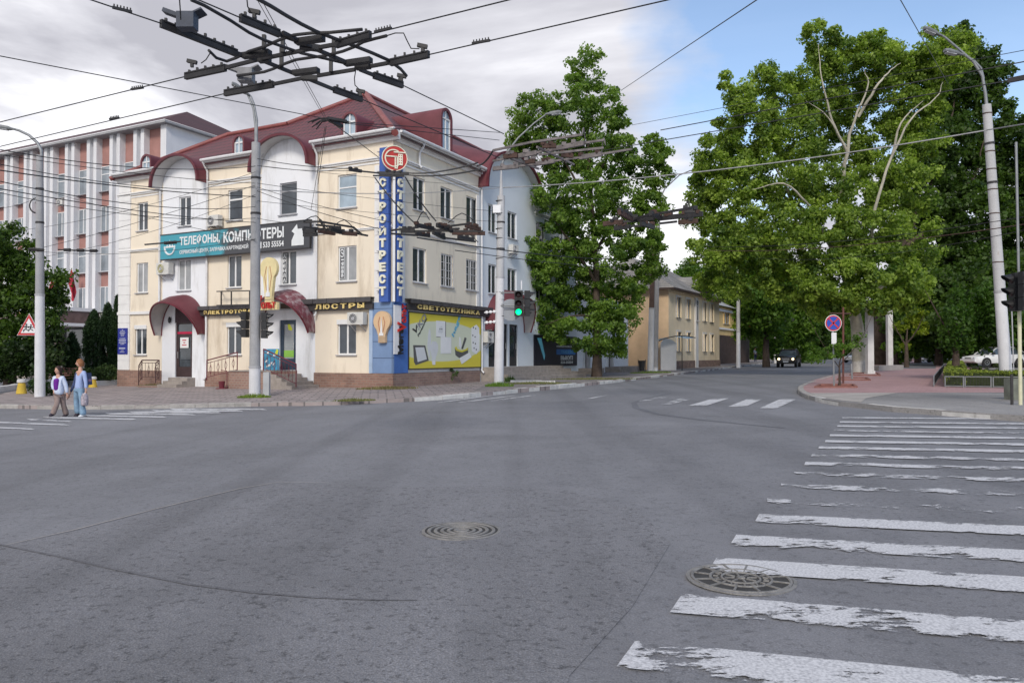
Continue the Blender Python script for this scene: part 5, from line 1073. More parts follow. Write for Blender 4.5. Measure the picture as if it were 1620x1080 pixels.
def arm(t, pts, r=.045, heads=()):
    mb = MB(); mb.tube(pts, [r * (1.25 - .5 * i / (len(pts) - 1)) for i in range(len(pts))], 8); part('lamp_arm', mb, STEEL, t, sm=60)
    for p, d in heads: head(t, Vector(p), d)
def arc_px(pts, Y): return [dp(x, y, Y) for x, y in pts]
P1, T1, B1 = pole('grey lamp post with a whitewashed base behind the warning triangle on the left', 63, 627, .205, .135, 246, band=.42)
arm(P1, arc_px([(66, 247), (65.5, 238), (59, 226), (46, 214), (30, 206.5), (24, 205)], T1.y), .06, [(dp(25, 205, T1.y), (-1, -.15, .12))])
mb = MB(); q = dp(58, 325, T1.y)
for k in range(3): mb.tube([q + Vector((math.cos(a) * (.28 + .03 * k), .02 * k, math.sin(a) * (.3 + .02 * k))) for a in [R(70 + 220 * i / 14) for i in range(15)]], .012, 4)
part('cable_coil', mb, IRON, P1)
P2, T2, B2 = pole('thick concrete pole with whitewashed base and twin dark signal heads before the central doorway', 403, 627, .22, .165, 226, band=.115, xt=405)
arm(P2, arc_px([(405, 228), (404.5, 200), (401, 172), (392, 150)], T2.y), .05); arm(P2, arc_px([(406, 228), (406.5, 190), (402, 165), (397, 152)], T2.y), .04)
for p, d in ((dp(396, 152, T2.y), (-.75, -.5, .45)), (dp(399, 135, T2.y), (-.6, -.5, .55))): head(P2, p, d, 1.0)
for f_, w in ((492, .25),): pass
mb = MB(); mb.tube([dp(403.5, 440, T2.y), dp(403.5, 600, T2.y)], .005, 4)
P3, T3, B3 = pole('white weathered pole carrying the green traffic light near the street corner', 789, 610, .225, .17, 310, band=.57, topm=PWG, xt=793)
mb = MB(); mb.tube([T3, T3 + ZU * .9, T3 + ZU * 1.45], [.09, .05, .01], 8); part('spike', mb, PWG, P3)
mb = MB(); q = dp(786, 331, T3.y - .2); mb.obox(q, (.36, .22, .36)); part('junction_box', mb, WHITEP, P3)
mb = MB()
for y in (318, 338, 362, 377, 409, 462, 474, 482, 500): q = dp(791, y, T3.y); mb.tube([q - ZU * .015, q + ZU * .015], .2, 12)
part('strap', mb, IRON, P3)
arm(P3, arc_px([(793, 262), (803, 240), (820, 218), (845, 195), (864, 181)], T3.y), .04, [(dp(862, 181, T3.y), (1, 0, .12))])
for y in (492.5, 508.5):   # fittings holding the signals
    mb = MB(); a = dp(766, y + 2, T3.y - .1); b_ = dp(786, y, T3.y - .1); mb.tube([a, b_], .03, 6)
    for f in (.2, .5, .8): c = a.lerp(b_, f); mb.tube([c - Vector((.05, 0, 0)), c + Vector((.05, 0, 0))], .07, 8)
    part('insulator_arm', mb, WHITEP, P3)
P4, T4, B4 = pole('brown and white leaning pole of the crossed pair beside the plastic shelter', 1029, 588, .25, .16, 338, band=.40, topm=mat('brown_old_pole', (.13, .085, .07), .9, .2, 2), xt=1034)
P4b, T4b, B4b = pole('grey concrete pole of the crossed pair beside the plastic shelter', 1036, 587.5, .24, .17, 350, band=.03, xt=1041)
arm(P4b, arc_px([(1040, 350), (1040, 335), (1042, 318), (1052, 298), (1075, 277), (1092, 270)], T4b.y), .06, [(dp(1090, 270.5, T4b.y), (1, 0, .1))])
P5, T5, B5 = pole('slim whitish pole at the kerb in front of the second yellow house', 1168, 579.5, .22, .15, 424, band=.35, topm=PWG)
arm(P5, arc_px([(1168, 424), (1160, 421), (1155, 422)], T5.y), .04, [(dp(1161, 422, T5.y), (-1, 0, 0)), (dp(1175, 422, T5.y), (1, 0, 0))])
P6, T6, B6 = pole('tall white tapering lamp post with two lamp heads rising from the hedge', 1592, 600, .23, .16, 166, Y=30.2, band=.33, topm=PWG, xt=1561)
arm(P6, arc_px([(1561, 168), (1559, 148), (1554, 120), (1540, 98), (1517, 78), (1496, 60), (1490, 56)], T6.y), .05, [(dp(1490, 57, T6.y), (-1, 0, .42))])
arm(P6, arc_px([(1556, 125), (1552, 108), (1540, 95), (1526, 88)], T6.y), .04, [(dp(1524, 87, T6.y), (-1, 0, .22))])
mb = MB(); mb.tube([dp(1604, 600, 29.7), dp(1601, 500, 29.8), dp(1600.5, 490, 29.8)], .022, 6); part('conduit', mb, SILL, P6)
mb = MB()
for y in (180, 240, 268, 300, 338, 415): f = (600 - y) / (600 - 166); q = dp(1592 + (1561 - 1592) * f, y, 30.2); mb.tube([q - ZU * .02, q + ZU * .02], .225 - .05 * f, 12)
part('strap', mb, RUST, P6)
# far poles of the avenue
for lab, x, y, yt, w in (('grey pole beside the dark tree trunk behind the pickup', 1226.5, 573, 300, .2), ('pale pole behind the pickup under the hanging dark box', 1235, 571, 420, .17)):
    pole(lab, x, y, w, w * .8, yt, band=.3)
# ---- traffic signals
SIG = mat('signal_black', (.018, .018, .02), .45, .2, 4); OFFL = mat('signal_lens_off', (.03, .012, .012), .3, .2)
GREEN = mat('signal_lens_green', (.0, .85, .22), .4, .05, emit=2.2)
def signal(label, c, face, lens=(0, 0, 0), s=1.0, group=None):
    n_ = Vector(face).normalized(); u = ZU.cross(n_).normalized(); M = Matrix((u, n_, ZU)).transposed(); t = thing('traffic_light', label, 'traffic light', c, 0, group)
    for k in range(3):
        z = c + ZU * (.34 * s * (1 - k)); mb = MB(); mb.obox(z - n_ * .0, (.33 * s, .2 * s, .325 * s), M); hh = part('housing', mb, SIG, t)
        AXm = Matrix((u, ZU, n_)).transposed(); mb = MB(); mb.lathe([(.115 * s, 0), (.10 * s, .015), (.05 * s, .03)], z + n_ * .1 * s, 16, AXm); part('lens', mb, GREEN if lens[k] else OFFL, hh)
        mb = MB(); N = 14; A = [R(-25) + R(230) * i / N for i in range(N + 1)]
        vs = [z + n_ * (.10 * s) + u * math.cos(a) * .13 * s + ZU * math.sin(a) * .13 * s for a in A] + [z + n_ * ((.10 + .05 + .20 * max(0, math.sin(a)) ** .5) * s) + u * math.cos(a) * .135 * s + ZU * (math.sin(a) * .13 - .02) * s for a in A]
        mb.add(vs, [(i, i + 1, N + 2 + i, N + 1 + i) for i in range(N)]); part('visor', mb, SIG, hh)
    return t
ys = T2.y - .0; zc = dp(403, 514, ys)
signal('dark signal head with three visors on the left side of the striped central pole', zc + Vector((-.36, -.05, .02)), (-1, .12, 0))
signal('dark signal head with three visors on the right side of the striped central pole', zc + Vector((.40, -.05, -.02)), (1, .12, 0))
mb = MB()
c = dp(820.5, 480, T3.y - .35); signal('traffic light with its bottom lamp lit green beside the white corner pole', c, (-.05, -1, 0), (0, 0, 1), 1.15)
signal('unlit signal head turned away just right of the green traffic light', dp(834, 480, T3.y - .3), (1, .1, 0), (0, 0, 0), 1.15)
t = thing('signal_bracket', 'thin steel bracket holding the green traffic light to the white pole', 'bracket', dp(800, 483, T3.y - .2)); mb = MB()
for y in (463, 483.5): mb.tube([dp(792, y, T3.y - .2), dp(840, y, T3.y - .3)], .03, 6)
part('arms', mb, STEEL, t); mb = MB(); mb.tube([dp(825, 458, T3.y - .35), dp(825, 444, T3.y - .35)], .03, 6); part('stub', mb, WHITEP, t)
q = dp(808, 490, T3.y - .05); mb = MB(); mb.lathe([(.5, 0), (.5, .02)], q, 24, Matrix(((1, 0, 0), (0, 0, 1), (0, 1, 0))).transposed()); mb.obox(q + Vector((0, -.02, .05)), (.9, .02, .08)); solo('round_sign', mb, mat('sign_back_grey', (.28, .30, .33), .5, .1), 'grey back of a round road sign between the pole and green light', 'road sign', sm=30)
# right-hand signal post
Y7 = 19.2; x7 = dp(1613.5, 562, Y7).x; b7 = Vector((x7, Y7, GR(x7, Y7)))
t = thing('signal_post', 'thin white and yellow signal post at the right edge before the hedge fence', 'post', b7); mb = MB(); mb.tube([b7 - ZU * .1, Vector((x7, Y7, dp(0, 486, Y7).z))], .045, 10); part('post', mb, mat('cream_painted_post', (.62, .60, .42), .6, .1), t)
mb = MB(); mb.tube([Vector((x7, Y7, dp(0, 486, Y7).z)), Vector((x7 - .03, Y7, dp(0, 225, Y7).z))], .03, 6); part('cable_riser', mb, STEEL, t)
mb = MB(); p = gr(1602, 632); mb.box((p.x - .08, p.y - .1, p.z), (p.x + .4, p.y + .25, p.z + .58)); solo('control_box', mb, mat('grey_green_cabinet', (.16, .17, .14), .7, .3, 4), 'small grey control box on the ground at the foot of the right signal post', 'cabinet')
mb = MB(); p = gr(1601, 640); mb.tube([p, Vector((p.x, p.y, dp(0, 592, p.y).z))], .035, 8); solo('short_post', mb, IRON, 'short dark post beside the grey box at the right edge', 'post')
signal('signal head seen from the side with visors pointing left at the right edge', Vector((dp(1601, 0, Y7).x, Y7, dp(0, 462, Y7).z)), (-1, .1, 0), (0, 0, 0), .95)
signal('signal head with green lamps cut by the right edge of the picture', Vector((dp(1614.5, 0, Y7 - .3).x, Y7 - .4, dp(0, 462, Y7).z)), (0, -1, 0), (1, 0, 1), .95)
# ---- trolleybus overhead fittings (all hang 5.8 m above the road)
def h8(x, y): return (240 + x / 3.375, y / 3.375)
def hz(px, py, z=5.8): return hp(px, py, z)
TI = mat('trolley_iron', (.022, .021, .023), .55, .3, 6); TG = mat('trolley_grey_metal', (.20, .20, .21), .5, .3, 5)
t = thing('trolley_wire_crossing', 'black lattice of trolley wire crossings with insulator bars hanging high over the junction', 'wire crossing', hz(*h8(800, 300)))
ZC = 5.8
def bar(parent, name, a, b, w, h=None, m=TI, z=ZC, dz=0): mb = MB(); mb.bar(hz(*a, z) + ZU * dz, hz(*b, z) + ZU * dz, w, h or w); return part(name, mb, m, parent)
for a, b in (((180, 408), (395, 362)), ((390, 498), (650, 450)), ((48, 125), (455, 285)), ((972, 478), (1122, 530)), ((472, 95), (682, 180)), ((1185, 402), (1340, 455)), ((985, 238), (1168, 185)), ((1275, 335), (1480, 290))):
    A, B_ = h8(*a), h8(*b); P = bar(t, 'insulator_bar', A, B_, .055, .10); rnd = random.Random(int(a[0])); mb = MB(); pa, pb = hz(*A), hz(*B_); n = max(3, int((pb - pa).length / .14))
    for i in range(n): q = pa.lerp(pb, (i + .5) / n); mb.obox(q + ZU * (.06 + rnd.uniform(0, .02)), (.03, .03, .04))
    mb.bar(pa.lerp(pb, .02) + ZU * .035, pa.lerp(pb, .98) + ZU * .035, .075, .02); part('bolts', mb, TI, P)
for a, b in (((395, 362), (555, 322)), ((555, 322), (830, 265)), ((830, 265), (985, 238)), ((650, 450), (820, 415)), ((885, 405), (1085, 372)), ((1140, 360), (1275, 335)), ((455, 285), (560, 318)), ((600, 328), (760, 393)), ((830, 420), (972, 478)), ((682, 185), (850, 245)), ((850, 252), (1050, 338)), ((1110, 372), (1185, 402)), ((700, 175), (780, 215))):
    bar(t, 'rail', h8(*a), h8(*b), .035, .05)
for a, b in (((485, 300), (632, 280)), ((572, 322), (632, 318)), ((770, 225), (918, 205)), ((790, 245), (910, 262)), ((1032, 340), (1172, 320)), ((1090, 360), (1165, 352)), ((757, 392), (890, 375)), ((800, 415), (885, 420))):
    bar(t, 'junction_plate', h8(*a), h8(*b), .10, .07)
for k, L_ in enumerate((((210, 0), (280, 30), (350, 70), (420, 110), (520, 175), (600, 215), (700, 250), (800, 285), (920, 312), (1060, 345)), ((560, -8), (640, 36), (720, 85), (800, 130), (880, 170), (980, 208), (1080, 245), (1180, 285), (1270, 325), (1330, 370), (1360, 405)), ((305, 270), (345, 310), (400, 328), (450, 310), (520, 275), (600, 250), (680, 215), (760, 188), (850, 178), (950, 175), (1050, 165), (1125, 158)), ((455, 405), (520, 397), (600, 385), (650, 368), (700, 345), (770, 320), (850, 308), (930, 298), (1020, 275), (1080, 252), (1130, 225), (1190, 208), (1255, 192)))):
    mb = MB(); mb.tube([hz(*h8(*q), ZC + .02) + ZU * .0 for q in L_], .021 if k != 1 else .024, 6); part('curved_feeder', mb, TI, t, sm=60)
for L_ in (((1255, 192), (1300, 178), (1345, 178), (1362, 215), (1385, 260), (1430, 262)), ((1090, 372), (1082, 420), (1085, 455), (1110, 480)), ((310, 288), (290, 320), (265, 338)), ((148, -5), (152, 50), (155, 105)), ((508, -5), (512, 35), (530, 70))):
    mb = MB(); mb.tube([hz(*h8(*q)) for q in L_], .008, 5); part('jumper_wire', mb, TI, t)
for a, h_ in (((700, 280), .28), ((693, 360), .3), ((972, 305), .26), ((957, 385), .26), ((600, 265), .2)):
    mb = MB(); q = hz(*h8(*a)); mb.bar(q, q + ZU * h_, .05, .05, (1, 0, 0)); part('upright', mb, TI, t)
for a, m in (((190, 140), mat('blueish_plate', (.035, .045, .07), .5, .3, 5)), ((505, 425), TG)):
    q = hz(*h8(*a)) + ZU * .06; mb = MB(); mb.obox(q, (.22, .16, .20)); mb.obox(q + ZU * .1 - Vector((.2, 0, 0)), (.2, .12, .05), Matrix.Rotation(R(20), 3, 'Y')); mb.obox(q + ZU * .12 + Vector((.12, .05, 0)), (.16, .2, .02), Matrix.Rotation(R(-25), 3, 'Y')); part('contact_box', mb, m, t)
for a in ((215, 345), (548, 80), (1445, 262), (1335, 420), (1115, 500)): q = hz(*h8(*a)) + ZU * .04; mb = MB(); mb.obox(q, (.14, .05, .05), Matrix.Rotation(R(12), 3, 'Y')); mb.obox(q - ZU * .03, (.04, .04, .10)); part('clamp', mb, TI, t)
def cluster(name, label, segs, z, m=TI, rad=.045, origin=None):
    t = thing(name, label, 'wire crossing', hz(*origin, z)); rnd = random.Random(len(segs))
    for a, b, k in segs:
        A, B_ = hz(*a, z), hz(*b, z); nm = {'b': 'insulator_bar', 'r': 'rail', 'w': 'jumper_wire'}[k[0]]; mb = MB()
        if k[0] == 'b':
            mb.bar(A, B_, rad * 1.8, rad * 2.6); n = max(2, int((B_ - A).length / .25)); P = part(nm, mb, m if len(k) < 2 else RUST, t); mb = MB()
            for i in range(n): q = A.lerp(B_, (i + rnd.random()) / n); mb.obox(q + ZU * rad * (1.2 + rnd.random()), (rad * 2.4, rad * 2.4, rad * 2.0), Matrix.Rotation(rnd.random() * 3, 3, 'Z'))
            part('clamps', mb, RUST if rnd.random() < .5 else m, P)
        elif k[0] == 'r': mb.bar(A, B_, rad, rad * 1.2); part(nm, mb, m, t)
        else:
            mid = A.lerp(B_, .5) + ZU * rad * 6; mb.tube([A, A.lerp(mid, .6) + ZU * .04, mid, B_.lerp(mid, .6) + ZU * .04, B_], rad * .32, 5); part(nm, mb, m, t)
    return t
cw = lambda x, y: (480 + x / 5.0625, 330 + y / 5.0625)
cluster('trolley_wire_crossing', 'brown cluster of trolley fittings in front of the banner end and middle windows', [(cw(0, 185), cw(100, 178), 'b'), (cw(120, 178), cw(250, 200), 'bb'), (cw(210, 160), cw(300, 190), 'b'), (cw(310, 195), cw(430, 205), 'bb'), (cw(0, 105), cw(140, 105), 'r'), (cw(140, 105), cw(400, 150), 'r'), (cw(0, 150), cw(220, 170), 'r'), (cw(430, 200), cw(515, 217), 'r'), (cw(100, 130), cw(300, 150), 'r'), (cw(0, 100), cw(200, 165), 'w'), (cw(230, 150), cw(420, 175), 'w'), (cw(130, 90), cw(180, 175), 'r'), (cw(400, 150), cw(470, 210), 'r'), (cw(0, 210), cw(110, 205), 'b')], 5.8, origin=cw(200, 180), rad=.05)
cluster('trolley_wire_crossing', 'rusty cluster of trolley fittings stretching right of the blue corner sign', [(cw(780, 180), cw(890, 178), 'b'), (cw(900, 130), cw(1040, 160), 'b'), (cw(1070, 130), cw(1190, 180), 'b'), (cw(900, 200), cw(1010, 215), 'b'), (cw(1040, 190), cw(1130, 235), 'b'), (cw(1190, 195), cw(1455, 198), 'bb'), (cw(1240, 225), cw(1360, 250), 'b'), (cw(1300, 135), cw(1415, 165), 'bb'), (cw(700, 200), cw(920, 215), 'r'), (cw(1000, 175), cw(1250, 160), 'r'), (cw(1100, 150), cw(1330, 120), 'r'), (cw(700, 175), cw(920, 150), 'r'), (cw(910, 105), cw(1010, 90), 'w'), (cw(1160, 115), cw(1380, 110), 'w'), (cw(1130, 235), cw(1380, 265), 'r'), (cw(1220, 255), cw(1400, 270), 'w'), (cw(880, 180), cw(1440, 180), 'r')], 5.8, origin=cw(1100, 180), rad=.05)
ct = lambda x, y: (780 + x / 7.2, 170 + y / 7.2)
GT = mat('weathered_grey_insulator', (.17, .15, .15), .7, .4, 6)
cluster('trolley_wire_crossing', 'grey and rust trolley wire crossing hanging across the street tree crown', [(ct(0, 490), ct(420, 400), 'r'), (ct(420, 400), ct(1015, 310), 'r'), (ct(260, 560), ct(500, 515), 'b'), (ct(650, 480), ct(1040, 405), 'b'), (ct(100, 590), ct(260, 560), 'r'), (ct(500, 515), ct(650, 480), 'r'), (ct(1040, 405), ct(1270, 370), 'r'), (ct(0, 700), ct(290, 670), 'b'), (ct(470, 645), ct(700, 610), 'b'), (ct(990, 570), ct(1240, 530), 'b'), (ct(290, 670), ct(470, 645), 'r'), (ct(700, 610), ct(990, 570), 'r'), (ct(1240, 530), ct(1584, 475), 'r'), (ct(520, 540), ct(1260, 460), 'r'), (ct(500, 450), ct(920, 650), 'r'), (ct(200, 580), ct(520, 700), 'r'), (ct(0, 610), ct(100, 590), 'r'), (ct(560, 440), ct(720, 435), 'bb'), (ct(780, 540), ct(910, 550), 'bb'), (ct(120, 560), ct(280, 545), 'bb'), (ct(370, 620), ct(480, 610), 'bb'), (ct(1015, 310), ct(1050, 400), 'w'), (ct(1240, 500), ct(1280, 430), 'w')], 5.8, GT, .035, ct(700, 500))
cv = lambda x, y: (940 + x / 8.1, 290 + y / 8.1)
cluster('trolley_wire_crossing', 'dark brown trolley fittings in front of the crossed pair of poles', [(cv(120, 520), cv(370, 490), 'bb'), (cv(370, 490), cv(480, 488), 'r'), (cv(260, 575), cv(460, 552), 'b'), (cv(320, 370), cv(480, 455), 'bb'), (cv(480, 470), cv(770, 440), 'b'), (cv(600, 510), cv(760, 560), 'b'), (cv(720, 380), cv(850, 440), 'b'), (cv(830, 385), cv(1250, 315), 'r'), (cv(830, 450), cv(1390, 390), 'b'), (cv(840, 515), cv(1060, 490), 'r'), (cv(1080, 500), cv(1330, 480), 'bb'), (cv(1160, 350), cv(1290, 345), 'b'), (cv(480, 470), cv(760, 385), 'r'), (cv(1160, 380), cv(1230, 360), 'w'), (cv(460, 552), cv(640, 540), 'r')], 5.8, TI, .055, cv(760, 450))
# ---- hub of span wires
t = thing('span_wire_hub', 'black knot of span wires hanging in front of the maroon roof', 'wire knot', hz(515, 190, 8.0)); rnd = random.Random(2); mb = MB(); q0, q1, q2 = hz(492, 196, 8), hz(518, 188, 8), hz(548, 192, 8)
for k in range(6): o1 = Vector([rnd.uniform(-.08, .08) for _ in range(3)]); mb.tube([q0 + o1 * 1.6, q0.lerp(q1, .5) + o1 * .8 + ZU * .05, q1 + o1 * .5, q2 + o1 * .7], .018, 5)
part('strands', mb, TI, t); mb = MB(); mb.bar(q1, hz(541, 200, 8), .09, .09); mb.bar(q1 + ZU * .02, q2, .08, .07); part('clamp', mb, TI, t)
# ---- overhead wires
WIRE = mat('black_wire', (.02, .02, .022), .5, .1); WIREG = mat('pale_cable_sheath', (.30, .30, .31), .6, .2, 3)
def wire(label, A, B, r=.012, sag=.0, m=WIRE, group=None, n=14):
    A, B = Vector(A), Vector(B); pts = [A.lerp(B, i / n) - ZU * (sag * 4 * (i / n) * (1 - i / n)) for i in range(n + 1)]
    mb = MB(); mb.tube(pts, r, 5); return solo('overhead_wire', mb, m, label, 'wire', A, group, sm=60)
def W2(label, a, Ya, b, Yb, r=.012, sag=.0, **k): wire(label, dp(*a, Ya), dp(*b, Yb), r, sag, **k)
def WH(label, a, b, r=.009, z=5.8, ext=0, **k):
    A, B = hz(*a, z), hz(*b, z); d = (B - A); wire(label, A, B + d * ext, r, **k)
WH('contact wire sloping up to the upper crossing, higher of the two on the left', h8(185, 408), (-60, 208))
WH('contact wire sloping up to the crossing, lower of the two on the left', h8(392, 500), (-60, 246))
WH('contact wire entering the crossing from the top left corner', h8(48, 125), (120, -8))
WH('contact wire entering the crossing through the short bar at the top', h8(472, 95), (300, -6))
WH('contact wire leaving the crossing to the top edge, left of two', h8(1165, 185), (830, -6))
WH('contact wire leaving the crossing to the top edge, right of two', h8(1480, 293), (1110, -12))
WH('contact wire from the crossing down to the right toward the white pole', h8(1120, 530), (790, 250))
WH('contact wire from the upper crossing down right past the roof dormer', h8(1338, 455), (797, 212))
for i, L_ in enumerate((((600, 40), (705, 65)), ((700, 478), (765, 468)), ((585, 637), (635, 628)))):
    a, b = [(x / 3.375, y / 3.375) for x, y in L_]; mb = MB(); A, B_ = hz(*a), hz(*b); mb.bar(A, B_, .03, .03)
    for k in range(6): mb.tube([A.lerp(B_, (k + .5) / 6), A.lerp(B_, (k + .5) / 6) + ZU * .045], .009, 5)
    solo('wire_clamp', mb, TI, ('comb shaped clamp on the wire near the top left corner', 'comb shaped clamp on the upper left contact wire', 'comb shaped clamp on the lower left contact wire')[i], 'clamp')
for i, L_ in enumerate(((h8(1190, 172), h8(1280, 150)), ((747, 69), (775, 64)))):
    mb = MB(); A, B_ = hz(*L_[0]), hz(*L_[1]); mb.bar(A, B_, .03, .03)
    for k in range(6): mb.tube([A.lerp(B_, (k + .5) / 6), A.lerp(B_, (k + .5) / 6) + ZU * .045], .009, 5)
    solo('wire_clamp', mb, TI, ('comb shaped clamp just right of the upper wire crossing', 'comb shaped clamp on the long wire above the roof')[i], 'clamp')
WH('contact wire crossing the plane tree, upper of two from the right edge', (1640, 94), (1045, 206)); WH('contact wire crossing the plane tree, lower of two from the right edge', (1640, 120), (955, 238))
mb = MB(); mb.bar(hz(1594, 128), hz(1640, 119), .05, .07); solo('insulator_bar', mb, TI, 'black insulator bar on a wire at the right edge beside the tall lamp post', 'insulator')
W2('thin span wire falling from the left edge to the black knot', (-10, 87), 16, (520, 189), 23, .012)
W2('span wire from the knot down to the top of the blue sign', (520, 190), 20.7, (599, 249), 33.4, .016)
W2('span wire from the knot toward the white pole, upper', (540, 193), 20.7, (793, 210), 30, .012); W2('span wire from the knot toward the white pole, lower', (545, 195), 20.7, (790, 222), 30, .012)
W2('very thin wire dropping from the top edge to the knot, left of two', (404, -5), 12, (513, 186), 20.7, .006); W2('very thin wire dropping from the top edge to the knot, right of two', (411, -5), 12, (516, 186), 20.7, .007)
W2('thin wire hanging below the knot in front of the white bay', (516, 200), 20.7, (503, 292), 26, .010); W2('thin wire swinging left below the knot toward the banner', (514, 202), 20.7, (492, 332), 26, .008)
W2('long pale cable sagging from the tall right lamp post to the corner pole', (1640, 193), 22, (1561, 206), 30, .022, m=WIREG)
W2('long pale cable running across the plane tree to the white corner pole', (1561, 206), 30, (793, 297), 38.2, .028, .35, m=WIREG); W2('pale cable from the corner pole past the blue emblem to the central pole', (793, 297), 38.2, (406, 300), 29.4, .018, .22, m=WIREG)
W2('dark wire rising from the street tree to the top edge', (983, 143), 40, (1205, -5), 16, .014); W2('dark wire dropping from the top edge to the lamp arm of the right post', (1420, -8), 15, (1500, 133), 30, .010)
W2('thin wire behind the plane tree crown to the right edge', (1000, 198), 34, (1640, 76), 20, .010); W2('thin wire passing low across the plane tree, upper', (1120, 390), 40, (1640, 340), 22, .012, .3); W2('thin wire passing low across the plane tree, middle', (1120, 396), 40, (1640, 352), 22, .016, .3, m=RUST); W2('thin wire passing low across the plane tree, lower', (1200, 408), 40, (1640, 360), 22, .010, .4)
W2('thin wire over the first street to the white pole across pale bay', (720, 396), 24, (990, 424), 44, .014, .1); W2('thick twisted cable leaving the rusty fittings past the white pole', (660, 376), 24, (975, 410), 44, .022, .15)
k = 0
LW = [((-10, 235), 20, (404, 263), 29.4, .013), ((-10, 243), 20, (404, 290), 29.4, .010), ((-10, 258), 18, (404, 296), 29.4, .011), ((-10, 268), 18, (404, 311), 29.4, .016), ((-10, 285), 17, (404, 327), 29.4, .012), ((-10, 297), 17, (404, 352), 29.4, .012), ((-10, 303), 20, (404, 345), 29.4, .010), ((62, 393), 36, (404, 293), 29.4, .011), ((62, 407), 36, (404, 308), 29.4, .009), ((-10, 330), 33, (60, 312), 36, .010), ((20, 366), 34, (404, 272), 29.4, .009), ((66, 300), 36, (404, 380), 29.4, .010), ((64, 398), 36, (404, 378), 29.4, .010)]
names = ['first', 'second', 'third', 'fourth', 'fifth', 'sixth', 'seventh', 'eighth', 'ninth', 'tenth', 'eleventh', 'twelfth', 'thirteenth']
for i, (a, ya, b, yb, r) in enumerate(LW): W2('thin wire strung left of the central pole, %s from the top at its left end' % names[i] if i < 7 else ('thin wire climbing from the grey lamp post to the central pole, upper', 'thin wire climbing from the grey lamp post to the central pole, lower', 'short wire at the far left running to the grey lamp post', 'thin wire crossing in front of the office fins to the central pole', 'thin wire falling from the grey lamp post to the central pole', 'nearly level wire over the teal end of the banner')[i - 7], a, ya, b, yb, r, .12 if i % 2 else .3)
RW_ = [((407, 251), 29.4, (556, 267), 24, .014, 'upper wire from the central pole to the fittings left of the emblem'), ((407, 262), 29.4, (556, 270), 24, .010, 'lower wire from the central pole to the fittings left of the emblem'), ((407, 290), 29.4, (793, 335), 38, .010, 'wire from the central pole past the blue sign to the white pole, upper'), ((407, 296), 29.4, (620, 352), 24, .010, 'wire sloping down from the central pole across the right cream windows'), ((407, 302), 29.4, (600, 362), 24, .012, 'second wire sloping down from the central pole across the cream wall'), ((407, 318), 29.4, (793, 351), 38, .009, 'wire from the central pole past the blue sign to the white pole, lower'), ((407, 345), 29.4, (500, 352), 24, .010, 'short wire from the central pole to the brown fittings'), ((407, 262), 29.4, (793, 296), 38, .008, 'faint wire from the central pole under the emblem'), ((593, 281), 26, (655, 352), 24, .022, 'thick wire slanting over the blue sign letters to the rusty fittings'), ((641, 280), 24, (690, 350), 24, .020, 'thick wire slanting over the first street window to the rusty fittings'), ((647, 274), 24, (755, 258), 17, .022, 'thick wire from the emblem fittings to the grey crossing, upper'), ((647, 277), 24, (760, 268), 17, .022, 'thick wire from the emblem fittings to the grey crossing, lower'), ((755, 262), 17, (780, 238), 16, .02, 'short thick wire joining the grey crossing over the roof edge')]
for a, ya, b, yb, r, lab in RW_: W2(lab, a, ya, b, yb, r, .08)
cluster('trolley_wire_crossing', 'slim black fittings crossing in front of the round red emblem', [((552, 268), (572, 271), 'b'), ((572, 271), (600, 274), 'r'), ((600, 274), (647, 275), 'b'), ((590, 278), (640, 279), 'r')], 7.0, TI, .035, (600, 272))
mb = MB(); mb.bar(dp(229, 387, 30), dp(286, 382, 30), .07, .05)
for k in range(4): q = dp(262 + 5 * k, 384.5 - .4 * k, 30); mb.tube([q - Vector((.05, 0, 0)), q + Vector((.05, 0, 0))], .07, 6)
solo('insulator_bar', mb, TI, 'black insulator bar in front of the teal end of the banner', 'insulator')
for (a, b, lab) in (((44, 394), (62, 396), 'small insulator just left of the grey lamp post'), ((92, 395), (155, 397), 'black string of insulators in front of the office windows')):
    mb = MB(); A, B_ = dp(*a, 30), dp(*b, 30); mb.tube([A, B_], .03, 6)
    for k in range(3): q = A.lerp(B_, .15 + .33 * k); mb.tube([q, q + Vector((.25, 0, 0))], .07, 6)
    solo('insulator_string', mb, TI, lab, 'insulator')
# ---- road signs
def tri(c, s, n_, u): return [c + ZU * s * .62, c - u * s * .5 - ZU * s * .30, c + u * s * .5 - ZU * s * .30]
c = dp(46, 515, 35.2); t = thing('warning_sign', 'white triangular warning sign with red border and running children', 'road sign', c); u = Vector((1, 0, 0)); N_ = Vector((0, -1, 0)); c = c - ZU * .12
RED = mat('sign_red', (.48, .035, .04), .4, .08); SW = mat('sign_white', (.72, .72, .73), .4, .04); SB = mat('sign_blue', (.02, .07, .42), .4, .1)
for s, o_y, m, nm in ((1.12, .0, SW, 'plate'), (1.06, -.012, RED, 'border'), (.74, -.024, SW, 'field')):
    P = tri(c + Vector((0, o_y, 0)), s, N_, u); mb = MB(); mb.add(P + [p + Vector((0, .012, 0)) for p in P], [(0, 1, 2), (5, 4, 3), (0, 3, 4, 1), (1, 4, 5, 2), (2, 5, 3, 0)]); part(nm, mb, m, t)
mb = MB(); y0 = 35.2 - .05
for dx, k in ((-.10, 1), (.11, .85)):
    p = Vector((c.x + dx, y0, c.z + .0)); S = .36 * k; L_ = lambda *q: mb.tube([p + Vector((a * S, 0, b * S)) for a, b in q], .018 * k, 5)
    L_((.0, .35), (-.05, -.05)); L_((-.05, -.05), (-.3, -.2), (-.4, -.42)); L_((-.05, -.05), (.15, -.25), (.35, -.3)); L_((0, .3), (-.3, .15), (-.38, .3)); L_((0, .3), (.22, .1), (.38, .2)); mb.tube([p + Vector((.0, 0, .42 * S)), p + Vector((0, 0, .58 * S))], .035 * k, 6)
